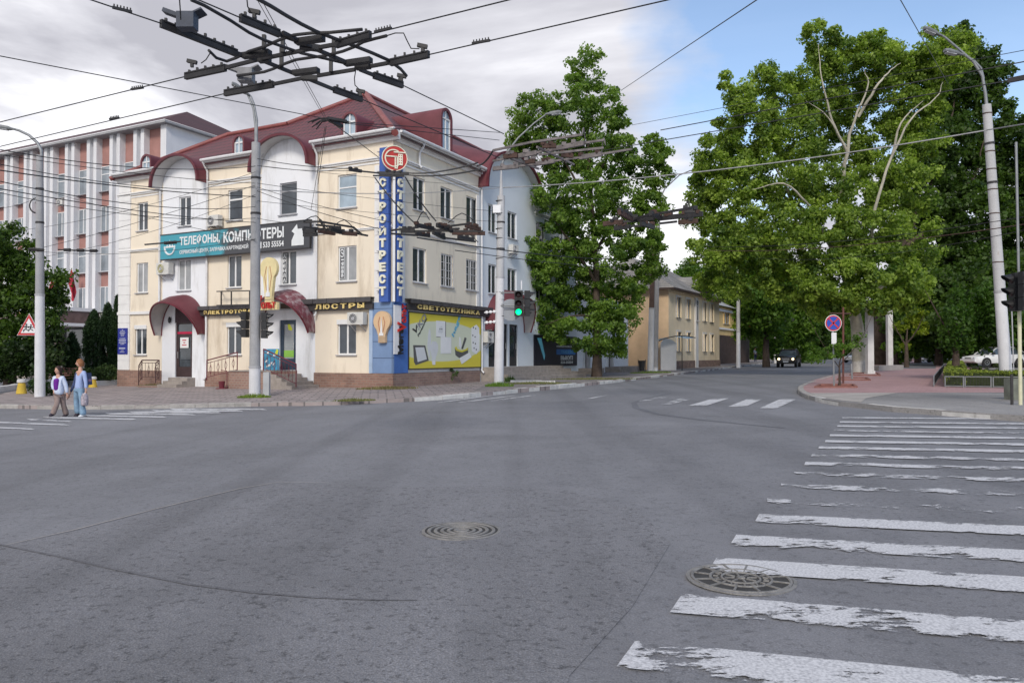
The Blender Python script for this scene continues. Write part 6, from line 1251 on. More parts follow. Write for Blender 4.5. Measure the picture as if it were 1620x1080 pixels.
part('children_symbol', mb, BLACKP, t); mb = MB(); mb.bar(dp(50, 513, 35.3), dp(70, 513, 35.6), .05); mb.bar(dp(56, 512, 35.9), dp(70, 512, 35.9), .04); part('bracket', mb, SILL, t)
b_ = gr(1319.5, 610.5); Ys = b_.y; c = dp(1318.3, 511, Ys); t = thing('no_stopping_sign', 'round blue no stopping sign with red cross on a thin grey post at the corner', 'road sign', b_)
AXs = Matrix(((1, 0, 0), (0, 0, 1), (0, -1, 0))).transposed(); rS = 13.2 / F * Ys
mb = MB(); mb.tube([b_ - ZU * .05, c + Vector((0, .05, 0))], .035, 8); part('post', mb, STEEL, t)
mb = MB(); mb.lathe([(rS, -.01), (rS, 0)], c, 30, AXs); P = part('plate', mb, SW, t); mb = MB(); mb.lathe([(rS * .93, 0), (rS * .93, .006)], c, 30, AXs); part('ring', mb, RED, P); mb = MB(); mb.lathe([(rS * .78, 0.004), (rS * .78, .012)], c, 30, AXs); part('field', mb, SB, P)
mb = MB()
for s in (-1, 1): d_ = Vector((s * .7, 0, .7)) * rS * .92; mb.bar(c - d_ + Vector((0, -.016, 0)), c + d_ + Vector((0, -.016, 0)), rS * .17, .006, (0, 1, 0))
part('cross', mb, RED, P)
q = dp(1319, 535, Ys); mb = MB(); mb.obox(q + Vector((0, -.02, 0)), (.20, .02, .46)); part('lower_plate', mb, SW, t)
b_ = gr(1334, 606.5); mb = MB(); tp = dp(1334, 486, b_.y); t = thing('brown_post', 'thin rusty brown post with a crossbar right of the round sign', 'post', b_); mb.tube([b_ - ZU * .05, tp], .045, 8); part('post', mb, mat('rusty_brown_paint', (.13, .05, .04), .7, .25, 4), t); mb = MB(); mb.tube([dp(1312, 495.5, b_.y), dp(1346, 496, b_.y)], .035, 6); part('crossbar', mb, RUST, t)
b_ = gr(1348, 600.5); mb = MB(); mb.tube([b_ - ZU * .05, dp(1347, 575, b_.y)], .05, 8); solo('sign_post', mb, STEEL, 'short grey post stub behind the brown post in the second planting square', 'post')
# street box hanging over the far road
c = dp(1241, 502, 84); mb = MB(); mb.box((c.x - 1.0, c.y - .1, c.z - .4), (c.x + 1.0, c.y + .1, c.z + .4)); t = thing('hanging_sign', 'dark rectangular box hanging over the far road above the pickup', 'sign', c); part('box', mb, IRON, t); mb = MB(); mb.bar(c + Vector((-1.1, 0, .45)), c + Vector((1.1, 0, .45)), .06); mb.bar(c + Vector((.2, 0, .4)), c + Vector((.2, 0, 1.9)), .06); part('bracket', mb, IRON, t)
c = dp(1181, 520, 80); t = thing('shop_sign', 'round orange sign with a small pale plate beside the far slim pole', 'sign', c); mb = MB(); mb.lathe([(.42, 0), (.42, .1)], c, 20, AXs); part('disc', mb, mat('orange_panel', (1, 1, 1)), t); mb = MB(); mb.obox(c - ZU * .85, (1.1, .08, .3)); part('plate', mb, mat('tan_plate', (.45, .36, .25), .6), t)
# ---- manholes
def manhole(label, px, py, r, spokes):
    p = gp(px, py); p.z += .006; t = thing('manhole_cover', label, 'manhole cover', p); MI = mat('cast_iron_worn', (.25, .24, .23), .5, .3, 9, .5, metal=.2); MD = mat('manhole_recess', (.05, .048, .047), .85, .25, 8, .5)
    AXi = Matrix.Identity(3); mb = MB(); mb.lathe([(r * 1.0, -.004), (r * 1.0, .004), (r * .93, .007), (r * .93, .002)], p, 48); part('frame', mb, MI, t)
    mb = MB(); mb.lathe([(r * .925, -.003), (r * .92, .0035)], p, 48); lid = part('lid', mb, MD if spokes else MI, t)
    def ring(r0, r1, h, m, nm='ring'):
        mb = MB(); n = 48; vs = [p + Vector((math.cos(2 * math.pi * i / n) * q, math.sin(2 * math.pi * i / n) * q, z)) for q, z in ((r0, .003), (r0 + .003, h), (r1 - .003, h), (r1, .003)) for i in range(n)]
        mb.add(vs, [(k * n + i, k * n + (i + 1) % n, (k + 1) * n + (i + 1) % n, (k + 1) * n + i) for k in range(3) for i in range(n)]); part(nm, mb, m, lid)
    if spokes:
        ring(r * .86, r * .92, .012, MI); ring(r * .53, r * .58, .012, MI); ring(r * .33, r * .37, .012, MI); mb = MB()
        for i in range(12): a = 2 * math.pi * i / 12 + .1; d_ = Vector((math.cos(a), math.sin(a), 0)); mb.bar(p + d_ * r * .56 + ZU * .007, p + d_ * r * .88 + ZU * .007, .014, .010)
        for i in range(22): a = 2 * math.pi * i / 22; d_ = Vector((math.cos(a), math.sin(a), 0)); e_ = Vector((-d_.y, d_.x, 0)); mb.bar(p + d_ * r * .41 + ZU * .007, p + d_ * r * .5 + e_ * .018 * (i % 3 - 1) + ZU * .007, .009, .009)
        for i in range(8): a = 2 * math.pi * i / 8; d_ = Vector((math.cos(a), math.sin(a), 0)); mb.bar(p + d_ * r * .12 + ZU * .007, p + d_ * r * .3 + ZU * .007, .010, .009)
        mb.obox(p + ZU * .008, (.05, .05, .012)); part('ribs', mb, MI, lid)
    else:
        for k in range(5): ring(r * (.12 + .165 * k), r * (.205 + .165 * k), .010, MI)
        for k in range(5): ring(r * (.205 + .165 * k), r * (.285 + .165 * k), .0045, MD, 'groove')
manhole('round manhole cover with concentric rings in the middle of the road', 730, 840, .36, False); manhole('round manhole cover with radial ribs beside the near crosswalk stripes', 1172, 916, .375, True)
# ================================================================ TREES AND PLANTS
def leafmat(name, trans=.35, rough=.5):
    m = bpy.data.materials.new(name); m.use_nodes = True; nt = m.node_tree; b = nt.nodes['Principled BSDF']; b.inputs['Roughness'].default_value = rough; b.inputs['Specular IOR Level'].default_value = .35
    a = node(nt, 'ShaderNodeAttribute', attribute_name='tone'); nt.links.new(a.outputs['Color'], b.inputs['Base Color'])
    t = node(nt, 'ShaderNodeBsdfTranslucent'); c = mix(nt, 1.0, a.outputs['Color'], (1.5, 1.7, .7), 'MULTIPLY'); nt.links.new(c, t.inputs[0])
    x = node(nt, 'ShaderNodeMixShader'); x.inputs[0].default_value = trans; nt.links.new(b.outputs[0], x.inputs[1]); nt.links.new(t.outputs[0], x.inputs[2]); nt.links.new(x.outputs[0], nt.nodes['Material Output'].inputs[0]); return m
LEAF = leafmat('broad_leaf', .42); NEEDLE = leafmat('small_leaf', .15, .7)
BARK = mat('dark_bark', (.09, .065, .05), .95, .35, 3, 1.0, fine=.3); PLANE = mat('pale_plane_bark', (.42, .39, .32), .9, .18, 2.5, .5, grime=((.22, .20, .15), .54, 3)); WBARK = mat('whitewashed_bark', (.55, .53, .50), .9, .2, 4, .6, fine=.2, grime=((.25, .22, .18), .58, 4))
def leaves(name, C_, Rr, per, size, cols, seed, mt, parent=None, flat=.75, droop=0, asp=.62, up=.45):
    """C_: clump centres (N,3); Rr: clump radii; writes one mesh of small leaf faces"""
    rg = np.random.default_rng(seed); C_ = np.asarray(C_, float); n = len(C_) * per; ci = np.repeat(np.arange(len(C_)), per)
    d = rg.normal(size=(n, 3)); d /= np.linalg.norm(d, axis=1)[:, None]; r = rg.random(n) ** .5; P = C_[ci] + d * (r * np.asarray(Rr)[ci])[:, None] * np.array([1, 1, flat]); P[:, 2] -= droop * rg.random(n)
    nrm = rg.normal(size=(n, 3)) + np.array([0, -.15, up]) ; nrm += d * .5; nrm /= np.linalg.norm(nrm, axis=1)[:, None]
    t = rg.normal(size=(n, 3)) + np.array([0, 0, -droop * 1.2 - .25]); t -= nrm * (t * nrm).sum(1)[:, None]; t /= np.linalg.norm(t, axis=1)[:, None]; b = np.cross(nrm, t)
    s = size * (.6 + .8 * rg.random(n)); h = (t * (s * .5)[:, None]); w = b * (s * .5 * asp)[:, None]; f = nrm * (s * .12)[:, None]
    V = np.stack([P - h, P - h * .1 + w + f, P + h, P - h * .1 - w + f], 1).reshape(-1, 3)
    me = bpy.data.meshes.new(name); me.vertices.add(4 * n); me.vertices.foreach_set('co', V.ravel().astype('f')); me.loops.add(4 * n); me.loops.foreach_set('vertex_index', np.arange(4 * n, dtype='i')); me.polygons.add(n); me.polygons.foreach_set('loop_start', np.arange(n, dtype='i') * 4); me.update(calc_edges=True)
    lo, hi = np.array(cols[0]), np.array(cols[1]); k = np.clip(.5 + .22 * rg.normal(size=len(C_))[ci] + .22 * rg.normal(size=n), 0, 1)[:, None]; c = lo * (1 - k) + hi * k; c = np.concatenate([c, np.ones((n, 1))], 1)
    a = me.color_attributes.new('tone', 'FLOAT_COLOR', 'POINT'); a.data.foreach_set('color', np.repeat(c, 4, 0).ravel().astype('f')); me.materials.append(mt)
    o = bpy.data.objects.new(name, me); COL.objects.link(o)
    if parent is not None:
        o.parent = parent; W = WM[parent.name]; me.transform(W.inverted()); WM[o.name] = W
    return o
def clumps(blobs, dens, seed, cr, inner=.25):
    """blobs: centre, radii; clumps spread through each, thicker near its skin"""
    rg = random.Random(seed); out = []; rad = []
    for c, r in blobs:
        n = max(4, int(dens * (r[0] * r[1] * r[2]) ** (2 / 3)))
        for _ in range(n):
            v = Vector((rg.gauss(0, 1), rg.gauss(0, 1), rg.gauss(0, 1))).normalized(); k = (inner + (1 - inner) * rg.random() ** .45) * rg.uniform(.86, 1.1); out.append((c[0] + v.x * r[0] * k, c[1] + v.y * r[1] * k, c[2] + v.z * r[2] * k)); rad.append(cr * rg.uniform(.55, 1.25))
    return out, rad
def pblobs(L, Y, dy=1.0, deep=1.0):
    out = []; rg = random.Random(len(L))
    for b in L:
        x, y, rx, rz_ = b[:4]; yy = Y + (b[4] if len(b) > 4 else rg.uniform(-1.5, 1.5) * dy); c = dp(x, y, yy); s = yy / F; out.append((c, (rx * s * .97, max(rx, rz_) * s * deep * .92, rz_ * s * .97)))
    return out
def limb(mb, pts, r0, r1, n=8):
    r1 *= .45
    rg = random.Random(int(pts[0].x * 1000 + pts[-1].z * 77)); P = [pts[0] * 2 - pts[1]] + list(pts) + [pts[-1] * 2 - pts[-2]]; out = []
    for i in range(1, len(P) - 2):
        for j in range(4):
            t = j / 4; a, b, c, d = P[i - 1], P[i], P[i + 1], P[i + 2]; q = (b * 2 + (c - a) * t + (a * 2 - b * 5 + c * 4 - d) * t * t + (b * 3 - a - c * 3 + d) * t ** 3) * .5
            out.append(q + Vector([rg.uniform(-1, 1) * r0 * .35 for _ in range(3)]) if (i, j) != (1, 0) else q)
    pts = out + [pts[-1]]; k = len(pts); mb.tube(pts, [r0 + (r1 - r0) * i / (k - 1) for i in range(k)], n)
def tree(name, label, base, trunk, limbs, blobs, dens, per, size, cols, seed, cr=.8, barkm=BARK, lowm=None, group=None, inner=.25, flat=.75, r0=.35, up=.45):
    t = thing(name, label, 'tree', base, 0, group); mb = MB()
    pts = [base - ZU * .1] + trunk; k = len(pts); rr = [r0 * 1.45, r0 * 1.05] + [r0 * (1 - .72 * i / max(1, k - 2)) for i in range(1, k - 1)]; mb.tube(pts, rr[:k], 12); part('trunk', mb, barkm, t, sm=60)
    if lowm: mb = MB(); q = pts[0].lerp(pts[1], 1); mb.tube([base - ZU * .05, base.lerp(pts[1], .5), pts[1]], [r0 * 1.47 + .01, r0 * 1.25 + .01, rr[1] + .012], 12); part('whitewash', mb, lowm, t, sm=60)
    for L_, a, b in limbs: mb = MB(); limb(mb, L_, a, b, 7); part('limb', mb, barkm, t, sm=60)
    C_, Rr = clumps(blobs, dens, seed, cr, inner); leaves('crown', C_, Rr, per, size, cols, seed, LEAF, t, flat, up=up); return t
GN = ((.040, .095, .014), (.150, .260, .034)); GT2 = ((.058, .120, .022), (.21, .32, .052)); GB = ((.065, .125, .022), (.30, .40, .062)); GD = ((.022, .050, .010), (.085, .150, .022))
# --- street tree before the pale blue bay
Yt = gs(944, 596).y; D = lambda x, y, dy=0: dp(x, y, Yt + dy)
tree('plane_tree', 'tall green tree growing from the pavement before the pale blue bay', gs(944, 596), [D(945, 560), D(944, 500), D(943, 420), D(936, 330), D(930, 240), D(928, 150)],
     [([D(943, 450), D(915, 400, -1), D(885, 360, -1.5), D(870, 330, -2)], .12, .03), ([D(940, 400), D(975, 350, .5), D(1010, 300, 1)], .12, .03), ([D(936, 330), D(895, 260, .5), D(860, 200, .8)], .11, .03), ([D(932, 300), D(965, 240), D(985, 190)], .09, .03), ([D(943, 500), D(900, 500, -1), D(860, 515, -1.5)], .09, .02)],
     pblobs([(930, 118, 36, 40), (900, 172, 48, 42), (845, 185, 40, 44), (825, 230, 34, 40), (868, 240, 60, 45), (962, 185, 38, 50), (945, 245, 58, 50), (1008, 240, 40, 40), (1040, 270, 30, 26), (905, 315, 76, 50), (985, 310, 62, 48), (835, 320, 30, 30), (880, 385, 60, 48), (955, 395, 70, 52), (1018, 370, 40, 40), (1030, 330, 30, 25), (895, 455, 58, 42), (955, 470, 62, 45), (865, 512, 46, 24), (930, 525, 66, 34), (985, 500, 34, 30), (840, 520, 26, 14), (1005, 450, 24, 22), (960, 555, 40, 18), (838, 300, 36, 40), (850, 420, 34, 40, -1), (828, 365, 30, 34), (1046, 238, 24, 22), (1025, 420, 34, 26), (1030, 380, 26, 24), (1035, 330, 22, 20), (860, 470, 34, 30), (830, 500, 24, 18), (838, 400, 26, 26), (836, 445, 26, 24), (822, 515, 22, 14), (812, 335, 20, 22)], Yt),
     12.5, 100, .205, GT2, 3, .50, BARK, None, r0=.26)
# --- big plane tree at the right corner
b_ = gr(1364, 590); Yp = b_.y; D = lambda x, y, dy=0: dp(x, y, Yp + dy)
tree('plane_tree', 'huge pale barked plane tree with a whitewashed trunk on the right corner', b_, [D(1361, 570), D(1356, 515), D(1349, 480), D(1335, 430), D(1318, 390)],
     [([D(1318, 390), D(1290, 350), D(1255, 320), D(1225, 305)], .24, .06), ([D(1325, 410), D(1328, 330, -.5), D(1340, 240, -1.5), D(1352, 190, -2), D(1372, 140, -2.5), D(1368, 110, -2.5)], .17, .03), ([D(1340, 240, -1.5), D(1316, 190, -2), D(1306, 150, -2.5), D(1298, 110, -2.5), D(1295, 70, -2)], .09, .025), ([D(1340, 240, -1.5), D(1310, 185, -2.6), D(1275, 160, -3)], .06, .02), ([D(1358, 185, -2), D(1385, 140, -3), D(1405, 115, -3), D(1425, 100, -3)], .10, .03), ([D(1345, 470), D(1375, 400, -2), D(1385, 330, -3.5), D(1410, 250, -4), D(1440, 190, -4.3), D(1480, 155, -4), D(1492, 130, -4)], .13, .03), ([D(1412, 245, -4), D(1425, 195, -4.6), D(1460, 160, -4.6)], .08, .03), ([D(1350, 480), D(1420, 440, 1), D(1450, 420, 2)], .16, .05), ([D(1255, 320), D(1230, 270, -1), D(1200, 220, -1)], .12, .03), ([D(1290, 350), D(1275, 320, -3), D(1240, 290, -4), D(1190, 300, -4)], .10, .03)],
     pblobs([(1292, 62, 36, 30), (1325, 95, 40, 36, 1), (1370, 80, 40, 36, 1), (1400, 95, 44, 40, 1), (1455, 105, 34, 40, 2), (1470, 150, 36, 40, 3), (1305, 150, 40, 46, 2.5), (1265, 150, 34, 40, 0), (1345, 160, 50, 45, 4), (1420, 160, 58, 50, 3), (1235, 150, 26, 18, 0), (1178, 160, 30, 36), (1150, 215, 30, 38), (1200, 205, 46, 46), (1255, 215, 50, 46, 0), (1325, 225, 50, 45, 4.5), (1400, 235, 55, 50, 3.5), (1455, 225, 40, 45, 4), (1122, 282, 36, 38), (1175, 290, 52, 44), (1245, 285, 56, 44, -1), (1310, 300, 54, 44, -1), (1375, 300, 56, 46, 1), (1438, 300, 52, 46, 0), (1118, 345, 38, 28), (1170, 365, 50, 42), (1235, 365, 60, 48, -2), (1305, 375, 62, 50, -2.5), (1375, 375, 62, 50, -2.5), (1435, 385, 44, 50, -1), (1195, 435, 40, 40), (1250, 440, 55, 42, -1), (1320, 440, 66, 44, -3), (1390, 445, 62, 44, -3), (1440, 455, 34, 38, -2), (1150, 405, 30, 28), (1355, 485, 60, 16, -2.5), (1300, 480, 40, 20, -1), (1520, 80, 26, 22, 1), (1500, 95, 34, 36, 1), (1122, 240, 22, 26), (1112, 300, 22, 30), (1115, 400, 30, 26), (1140, 450, 40, 28), (1165, 250, 40, 44), (1140, 130, 18, 16), (1215, 130, 30, 26), (1485, 60, 26, 20, 2)], Yp, 1.5),
     14.5, 115, .21, GB, 5, .56, PLANE, WBARK, r0=.45, inner=.35)
# --- darker plane tree behind it
b_ = gr(1393, 577); D = lambda x, y: dp(x, y, b_.y); Yd = b_.y
tree('plane_tree', 'dark trunked plane tree with deep green crown filling the right edge behind the lamp post', b_, [D(1394, 540), D(1396, 480), D(1420, 400), D(1470, 300)],
     [([D(1420, 400), D(1480, 350), D(1540, 280), D(1560, 200)], .3, .05), ([D(1470, 300), D(1500, 200), D(1520, 120)], .2, .04)],
     pblobs([(1530, 95, 42, 36), (1560, 125, 34, 40), (1500, 150, 44, 44), (1555, 190, 46, 46), (1490, 220, 50, 50), (1605, 215, 36, 36), (1540, 265, 60, 50), (1612, 290, 46, 50), (1475, 300, 55, 55), (1545, 345, 66, 55), (1625, 370, 50, 60), (1470, 385, 60, 55), (1530, 425, 66, 50), (1600, 440, 55, 50), (1455, 450, 50, 45), (1500, 480, 50, 35), (1490, 110, 36, 34), (1515, 60, 26, 20), (1650, 300, 60, 80), (1670, 450, 60, 80)], Yd, 2),
     11, 60, .38, GD, 7, .85, BARK, None, r0=.75, inner=.3)
# --- shrubs and small trees
def px_tree(name, label, base, ytr, L_, Y, dens, per, size, cols, seed, cr=.6, r0=.15, gfn=None, **k):
    g = gfn or GR; p = dp(base, 562, Y); b = Vector((p.x, Y, g(p.x, Y))); D = lambda x, y: dp(x, y, Y)
    mid = D(base, ytr); return tree(name, label, b, [b.lerp(mid, .5), mid, mid + Vector((.1, 0, (mid.z - b.z) * .5))], [([b.lerp(mid, .8), mid + Vector((-.6, .2, .8)), mid + Vector((-1.3, .3, 2.2))], r0 * .5, r0 * .15), ([b.lerp(mid, .9), mid + Vector((.8, -.2, 1)), mid + Vector((1.5, 0, 2.3))], r0 * .5, r0 * .15)], pblobs(L_, Y, .6), dens, per, size, cols, seed, cr, r0=r0, **k)
px_tree('tree', 'slender young tree with spreading leaves beside the post of the round blue sign', 1328, 575, [(1316, 562, 22, 9), (1296, 560, 20, 9), (1340, 552, 22, 10), (1358, 540, 14, 14), (1310, 548, 26, 12), (1286, 566, 10, 5), (1350, 545, 20, 12), (1300, 568, 14, 6)], gr(1319.5, 610.5).y + .35, 22, 34, .10, GN, 11, .2, r0=.04)
px_tree('tree', 'yellowish leafy sucker growth on the thin trunk among the white columns', 1434, 540, [(1438, 505, 18, 18), (1452, 490, 16, 20), (1425, 515, 10, 10), (1436, 548, 9, 8), (1456, 520, 12, 12)], 62, 20, 40, .22, ((.10, .16, .01), (.30, .36, .03)), 12, .4, r0=.14)
px_tree('weeping_tree', 'dense weeping tree with hanging green foliage left of the tall white lamp post', 1512, 530, [(1530, 478, 34, 26), (1568, 480, 30, 30), (1512, 510, 26, 28), (1550, 515, 34, 28), (1588, 510, 26, 34), (1516, 536, 20, 14), (1545, 530, 24, 14), (1612, 496, 30, 40), (1640, 500, 30, 40)], 36, 26, 60, .17, ((.02, .055, .008), (.075, .15, .018)), 13, .42, r0=.14, up=.1, flat=1.7)
# left tree
px_tree('tree', 'bushy deciduous tree filling the left edge behind the grey lamp post', 18, 545, [(15, 390, 30, 34), (-20, 400, 40, 40), (45, 425, 34, 32), (5, 440, 45, 40), (75, 445, 24, 26), (60, 480, 38, 34), (20, 495, 48, 36), (-40, 480, 50, 60), (88, 470, 20, 24), (70, 520, 30, 26), (30, 540, 44, 26), (98, 440, 12, 12), (-20, 545, 40, 30)], 43, 20, 60, .22, ((.018, .045, .008), (.10, .17, .025)), 21, .6, r0=.22, gfn=GS)
px_tree('bush', 'dark mass of evergreen bushes under the left tree', 10, 575, [(0, 578, 40, 24), (38, 578, 34, 24), (62, 568, 24, 30), (82, 560, 14, 34), (-45, 580, 40, 26), (85, 540, 12, 26), (20, 560, 40, 20)], 41, 26, 60, .2, ((.012, .028, .008), (.035, .065, .014)), 22, .5, r0=.12, gfn=GS)
def thuja(label, x, ytop, ybot, w, Y, seed):
    p = dp(x, 562, Y); b = Vector((p.x, Y, GS(p.x, Y))); H_ = dp(x, ytop, Y).z - b.z; rw = w / F * Y / 2; t = thing('thuja', label, 'tree', b); mb = MB(); mb.tube([b, b + ZU * H_ * .9], [.08, .02], 6); part('trunk', mb, BARK, t); rg = random.Random(seed); C_ = []; Rr = []
    for i in range(int(210 * H_ / 4)):
        f = rg.random() ** .9; a = rg.random() * 2 * math.pi; prof = min(1, (1 - f) * 3.2) ** .7 * (.75 + .25 * math.sin(min(1, f * 5) * 1.57)); r = rw * prof * rg.uniform(.75, 1.0); C_.append((b.x + math.cos(a) * r, b.y + math.sin(a) * r, b.z + .1 + H_ * f * .97)); Rr.append(rg.uniform(.12, .22))
    leaves('crown', C_, Rr, 90, .13, ((.008, .026, .008), (.030, .068, .016)), seed, NEEDLE, t, 1.8, asp=.4, up=.2)
thuja('tall dark columnar thuja furthest left of the three beside the office entrance', 148, 494, 590, 28, 52, 31); thuja('tall dark columnar thuja in the middle beside the corner building edge', 170, 483, 590, 22, 50, 32); thuja('tallest dark thuja touching the left edge of the corner building', 186, 471, 590, 18, 48, 33); thuja('short dark thuja standing alone before the office steps', 114, 533, 590, 19, 45, 34)
def bushy(name, label, cat, blobs, dens, per, size, cols, seed, cr, mt=NEEDLE, flat=.9, asp=.4, up=.5, kind=None, stem=None):
    C_, Rr = clumps(blobs, dens, seed, cr, .1); b = Vector((blobs[0][0][0], blobs[0][0][1], min(c[2] - r[2] for c, r in blobs)))
    if stem:
        t = thing(name, label, cat, b); leaves('foliage', C_, Rr, per, size, cols, seed, mt, t, flat, asp=asp, up=up); return t
    o = leaves(name, C_, Rr, per, size, cols, seed, mt, None, flat, asp=asp, up=up); me = o.data; me.transform(Matrix.Translation(-b)); o.location = b; tag(o, label, cat, None, kind); return o
p = gs(68, 625); bushy('bush', 'round dark grassy bush at the foot of the grey lamp post on the left', 'bush', [(p + Vector((0, -.2, .35)), (.55, .4, .42)), (p + Vector((.35, -.1, .25)), (.4, .3, .3)), (p + Vector((-.3, -.1, .3)), (.35, .3, .3))], 110, 60, .10, ((.012, .035, .010), (.06, .12, .02)), 41, .16, up=.6)
p = gs(165, 600); bushy('bush', 'low straggly hedge between the thujas and the corner building', 'bush', [(dp(x, 590, 44), (1.1, .6, .45)) for x in (135, 160, 182)], 50, 50, .12, ((.015, .035, .01), (.05, .09, .015)), 42, .25)
WD = ((.05, .07, .012), (.18, .20, .05))
def weeds(label, x, y, w, h, seed, cols=WD, gfn=gs, kind=None, name='weed', thick=.4):
    p = gfn(x, y); rg = np.random.default_rng(seed); n = int(220 * w) + 60; me = bpy.data.meshes.new(name); V = []
    for i in range(n):
        a = rg.random() * 6.28; r = rg.random() ** .6; bx, by = math.cos(a) * r * w / 2, math.sin(a) * r * w / 2 * thick; hh = h * (.35 + .75 * rg.random()) * (1.1 - .6 * r); lx, ly = rg.normal(0, .35) * hh, rg.normal(0, .3) * hh; ww = .008 + .008 * rg.random(); z0 = GS(p.x + bx, p.y + by) - p.z if gfn is gs else 0
        V += [(bx - ww, by, z0), (bx + ww, by, z0), (bx + lx + ww * .3, by + ly, z0 + hh), (bx + lx * .6 - ww, by + ly * .6, z0 + hh * .6)]
    m_ = len(V) // 4; me.from_pydata(V, [], [(4 * i, 4 * i + 1, 4 * i + 2, 4 * i + 3) for i in range(m_)]); k = rg.random((m_, 1)); c = np.array(cols[0]) * (1 - k) + np.array(cols[1]) * k; c = np.concatenate([c, np.ones((m_, 1))], 1)
    at_ = me.color_attributes.new('tone', 'FLOAT_COLOR', 'POINT'); at_.data.foreach_set('color', np.repeat(c, 4, 0).ravel().astype('f')); me.materials.append(NEEDLE); o = bpy.data.objects.new(name, me); COL.objects.link(o); o.location = p; tag(o, label, 'weeds', None, kind); return o
DRY = ((.10, .085, .03), (.22, .19, .08))
weeds('dry tuft at the left corner of the cream building', 184, 606, 1.5, .75, 1, DRY); weeds('tall green and brown weeds between the left steps and the porch', 322, 604, 1.1, 1.25, 2, ((.05, .06, .015), (.20, .17, .06)))
weeds('low dry grass along the wall under the left railing', 250, 611, 2.2, .22, 3, DRY, kind='stuff', name='grass'); p = RF(713, 600, .3)
o = bushy('bush', 'small green shrub growing at the wall under the yellow advert', 'bush', [(gs(714, 606) + ZU * .42, (.38, .2, .42))], 240, 40, .08, ((.02, .05, .01), (.08, .14, .03)), 43, .12)
weeds('green weeds at the foot of the central pole', 402, 629, 1.3, .2, 5, ((.06, .10, .01), (.18, .26, .03)), kind='stuff', name='grass'); weeds('green grass ring around the foot of the white corner pole', 790, 611, 1.3, .26, 6, ((.05, .11, .01), (.16, .27, .03)), kind='stuff', name='grass')
weeds('thin dry grass along the blue corner plinth', 612, 615, 2.8, .16, 7, DRY, kind='stuff', name='grass'); weeds('grass and litter strip along the kerb under the street tree', 940, 600, 5, .14, 8, ((.06, .08, .02), (.18, .17, .06)), kind='stuff', name='grass', thick=.2); weeds('low weeds on the pavement by the white kerb pieces', 852, 607, 3.4, .14, 9, ((.06, .09, .02), (.19, .17, .06)), kind='stuff', name='grass'); weeds('small weed by the white pole on the steps side', 807, 604, .6, .4, 10, ((.02, .05, .01), (.08, .14, .03)))
weeds('grass at the foot of the crossed pair of poles', 1030, 590, 3.2, .2, 14, ((.05, .09, .01), (.15, .22, .03)), kind='stuff', name='grass', thick=.3); weeds('weeds growing from the broken kerb', 560, 634, 1.5, .12, 15, ((.06, .09, .02), (.19, .17, .06)), kind='stuff', name='grass')
# --- trees of the avenue, far
rt_ = random.Random(8)
def far_tree(label, x, Y, ytop, rxm, cols, seed, trunk=.3, low=.25, group=None, gfn=GR):
    p = dp(x, 562, Y); b = Vector((p.x, Y, gfn(p.x, Y))); H_ = dp(x, ytop, Y).z - b.z; rg = random.Random(seed); bl = []
    for i in range(11):
        f = low + (1 - low) * (i / 10) ** .9; w = rxm * (1 - .55 * abs(f - .55) / .45); a = rg.random() * 6.28; bl.append((Vector((b.x + math.cos(a) * w * .45, Y + math.sin(a) * w * .45, b.z + H_ * min(f, .9))), (w * .62, w * .62, H_ * .12 + .5)))
    return tree('tree', label, b, [b + ZU * H_ * .15, b + ZU * H_ * .4 + Vector((.2, 0, 0)), b + ZU * H_ * .75], [([b + ZU * H_ * .3, b + Vector((rxm * .4, 0, H_ * .55))], trunk * .5, .05), ([b + ZU * H_ * .33, b + Vector((-rxm * .4, .3, H_ * .6))], trunk * .5, .05)], bl, 7, 48, .42, cols, seed, .95, r0=trunk, group=group)
AV = 'trees lining the far avenue'
for i, (x, Y, yt, rx, c, lab, g) in enumerate(((1212, 76, 372, 4.0, GN, 'dark trunked tree at the kerb behind the slim whitish pole', GS), (1160, 100, 372, 6, GB, 'light green tree rising over the second yellow house', GS), (1100, 125, 418, 6, GN, 'small green crown above the roof of the ochre house', GS), (1262, 104, 432, 5, GN, 'rounded tree above the pickup on the left of the avenue', GS), (1282, 135, 448, 6, GD, 'dark tree deeper down the avenue behind the round sign', GS), (1300, 170, 470, 7, GN, 'far tree closing the left side of the avenue', GS),
    (1420, 74, 440, 4.5, GN, 'tree in the row of white columns along the paved walk', GR), (1452, 88, 430, 5, GD, 'dark tree above the parked blue car', GR), (1485, 70, 440, 4.5, GD, 'dark park tree beyond the asphalt path', GR), (1520, 82, 420, 6, GD, 'broad dark park tree behind the weeping tree', GR), (1575, 64, 430, 5, GD, 'dark park tree behind the tall white lamp post', GR), (1625, 58, 420, 5, GD, 'dark park tree at the right edge behind the signals', GR),
    (1370, 150, 480, 7, GN, 'far green tree seen between plane trunk and sign', GR), (1335, 185, 478, 8, GD, 'dark distant tree at the end of the road', GR), (1400, 120, 470, 6, GD, 'dark distant tree behind the big dark trunk', GR), (1475, 130, 470, 9, GD, 'dark distant tree at the end of the path', GR), (1540, 125, 460, 10, GD, 'dark distant park tree behind the white cars', GR), (1610, 115, 450, 10, GD, 'dark distant park tree at the right edge', GR), (1195, 150, 430, 8, GD, 'dark distant tree between the yellow house and the avenue', GS))):
    far_tree(lab, x, Y, yt, rx, c, 100 + i, .28, .12 if i > 8 or i in (3, 4, 5) else .22, AV, g)
for i in range(9):
    x = 1330 + i * 38; Y = 210 + (i % 3) * 20; p = dp(x, 562, Y); b = Vector((p.x, Y, GR(p.x, Y)))
bl = [(Vector((dp(x, 562, 250).x, 250 + (i % 3) * 12, 5)), (13, 8, 9)) for i, x in enumerate(range(1100, 1700, 45))]
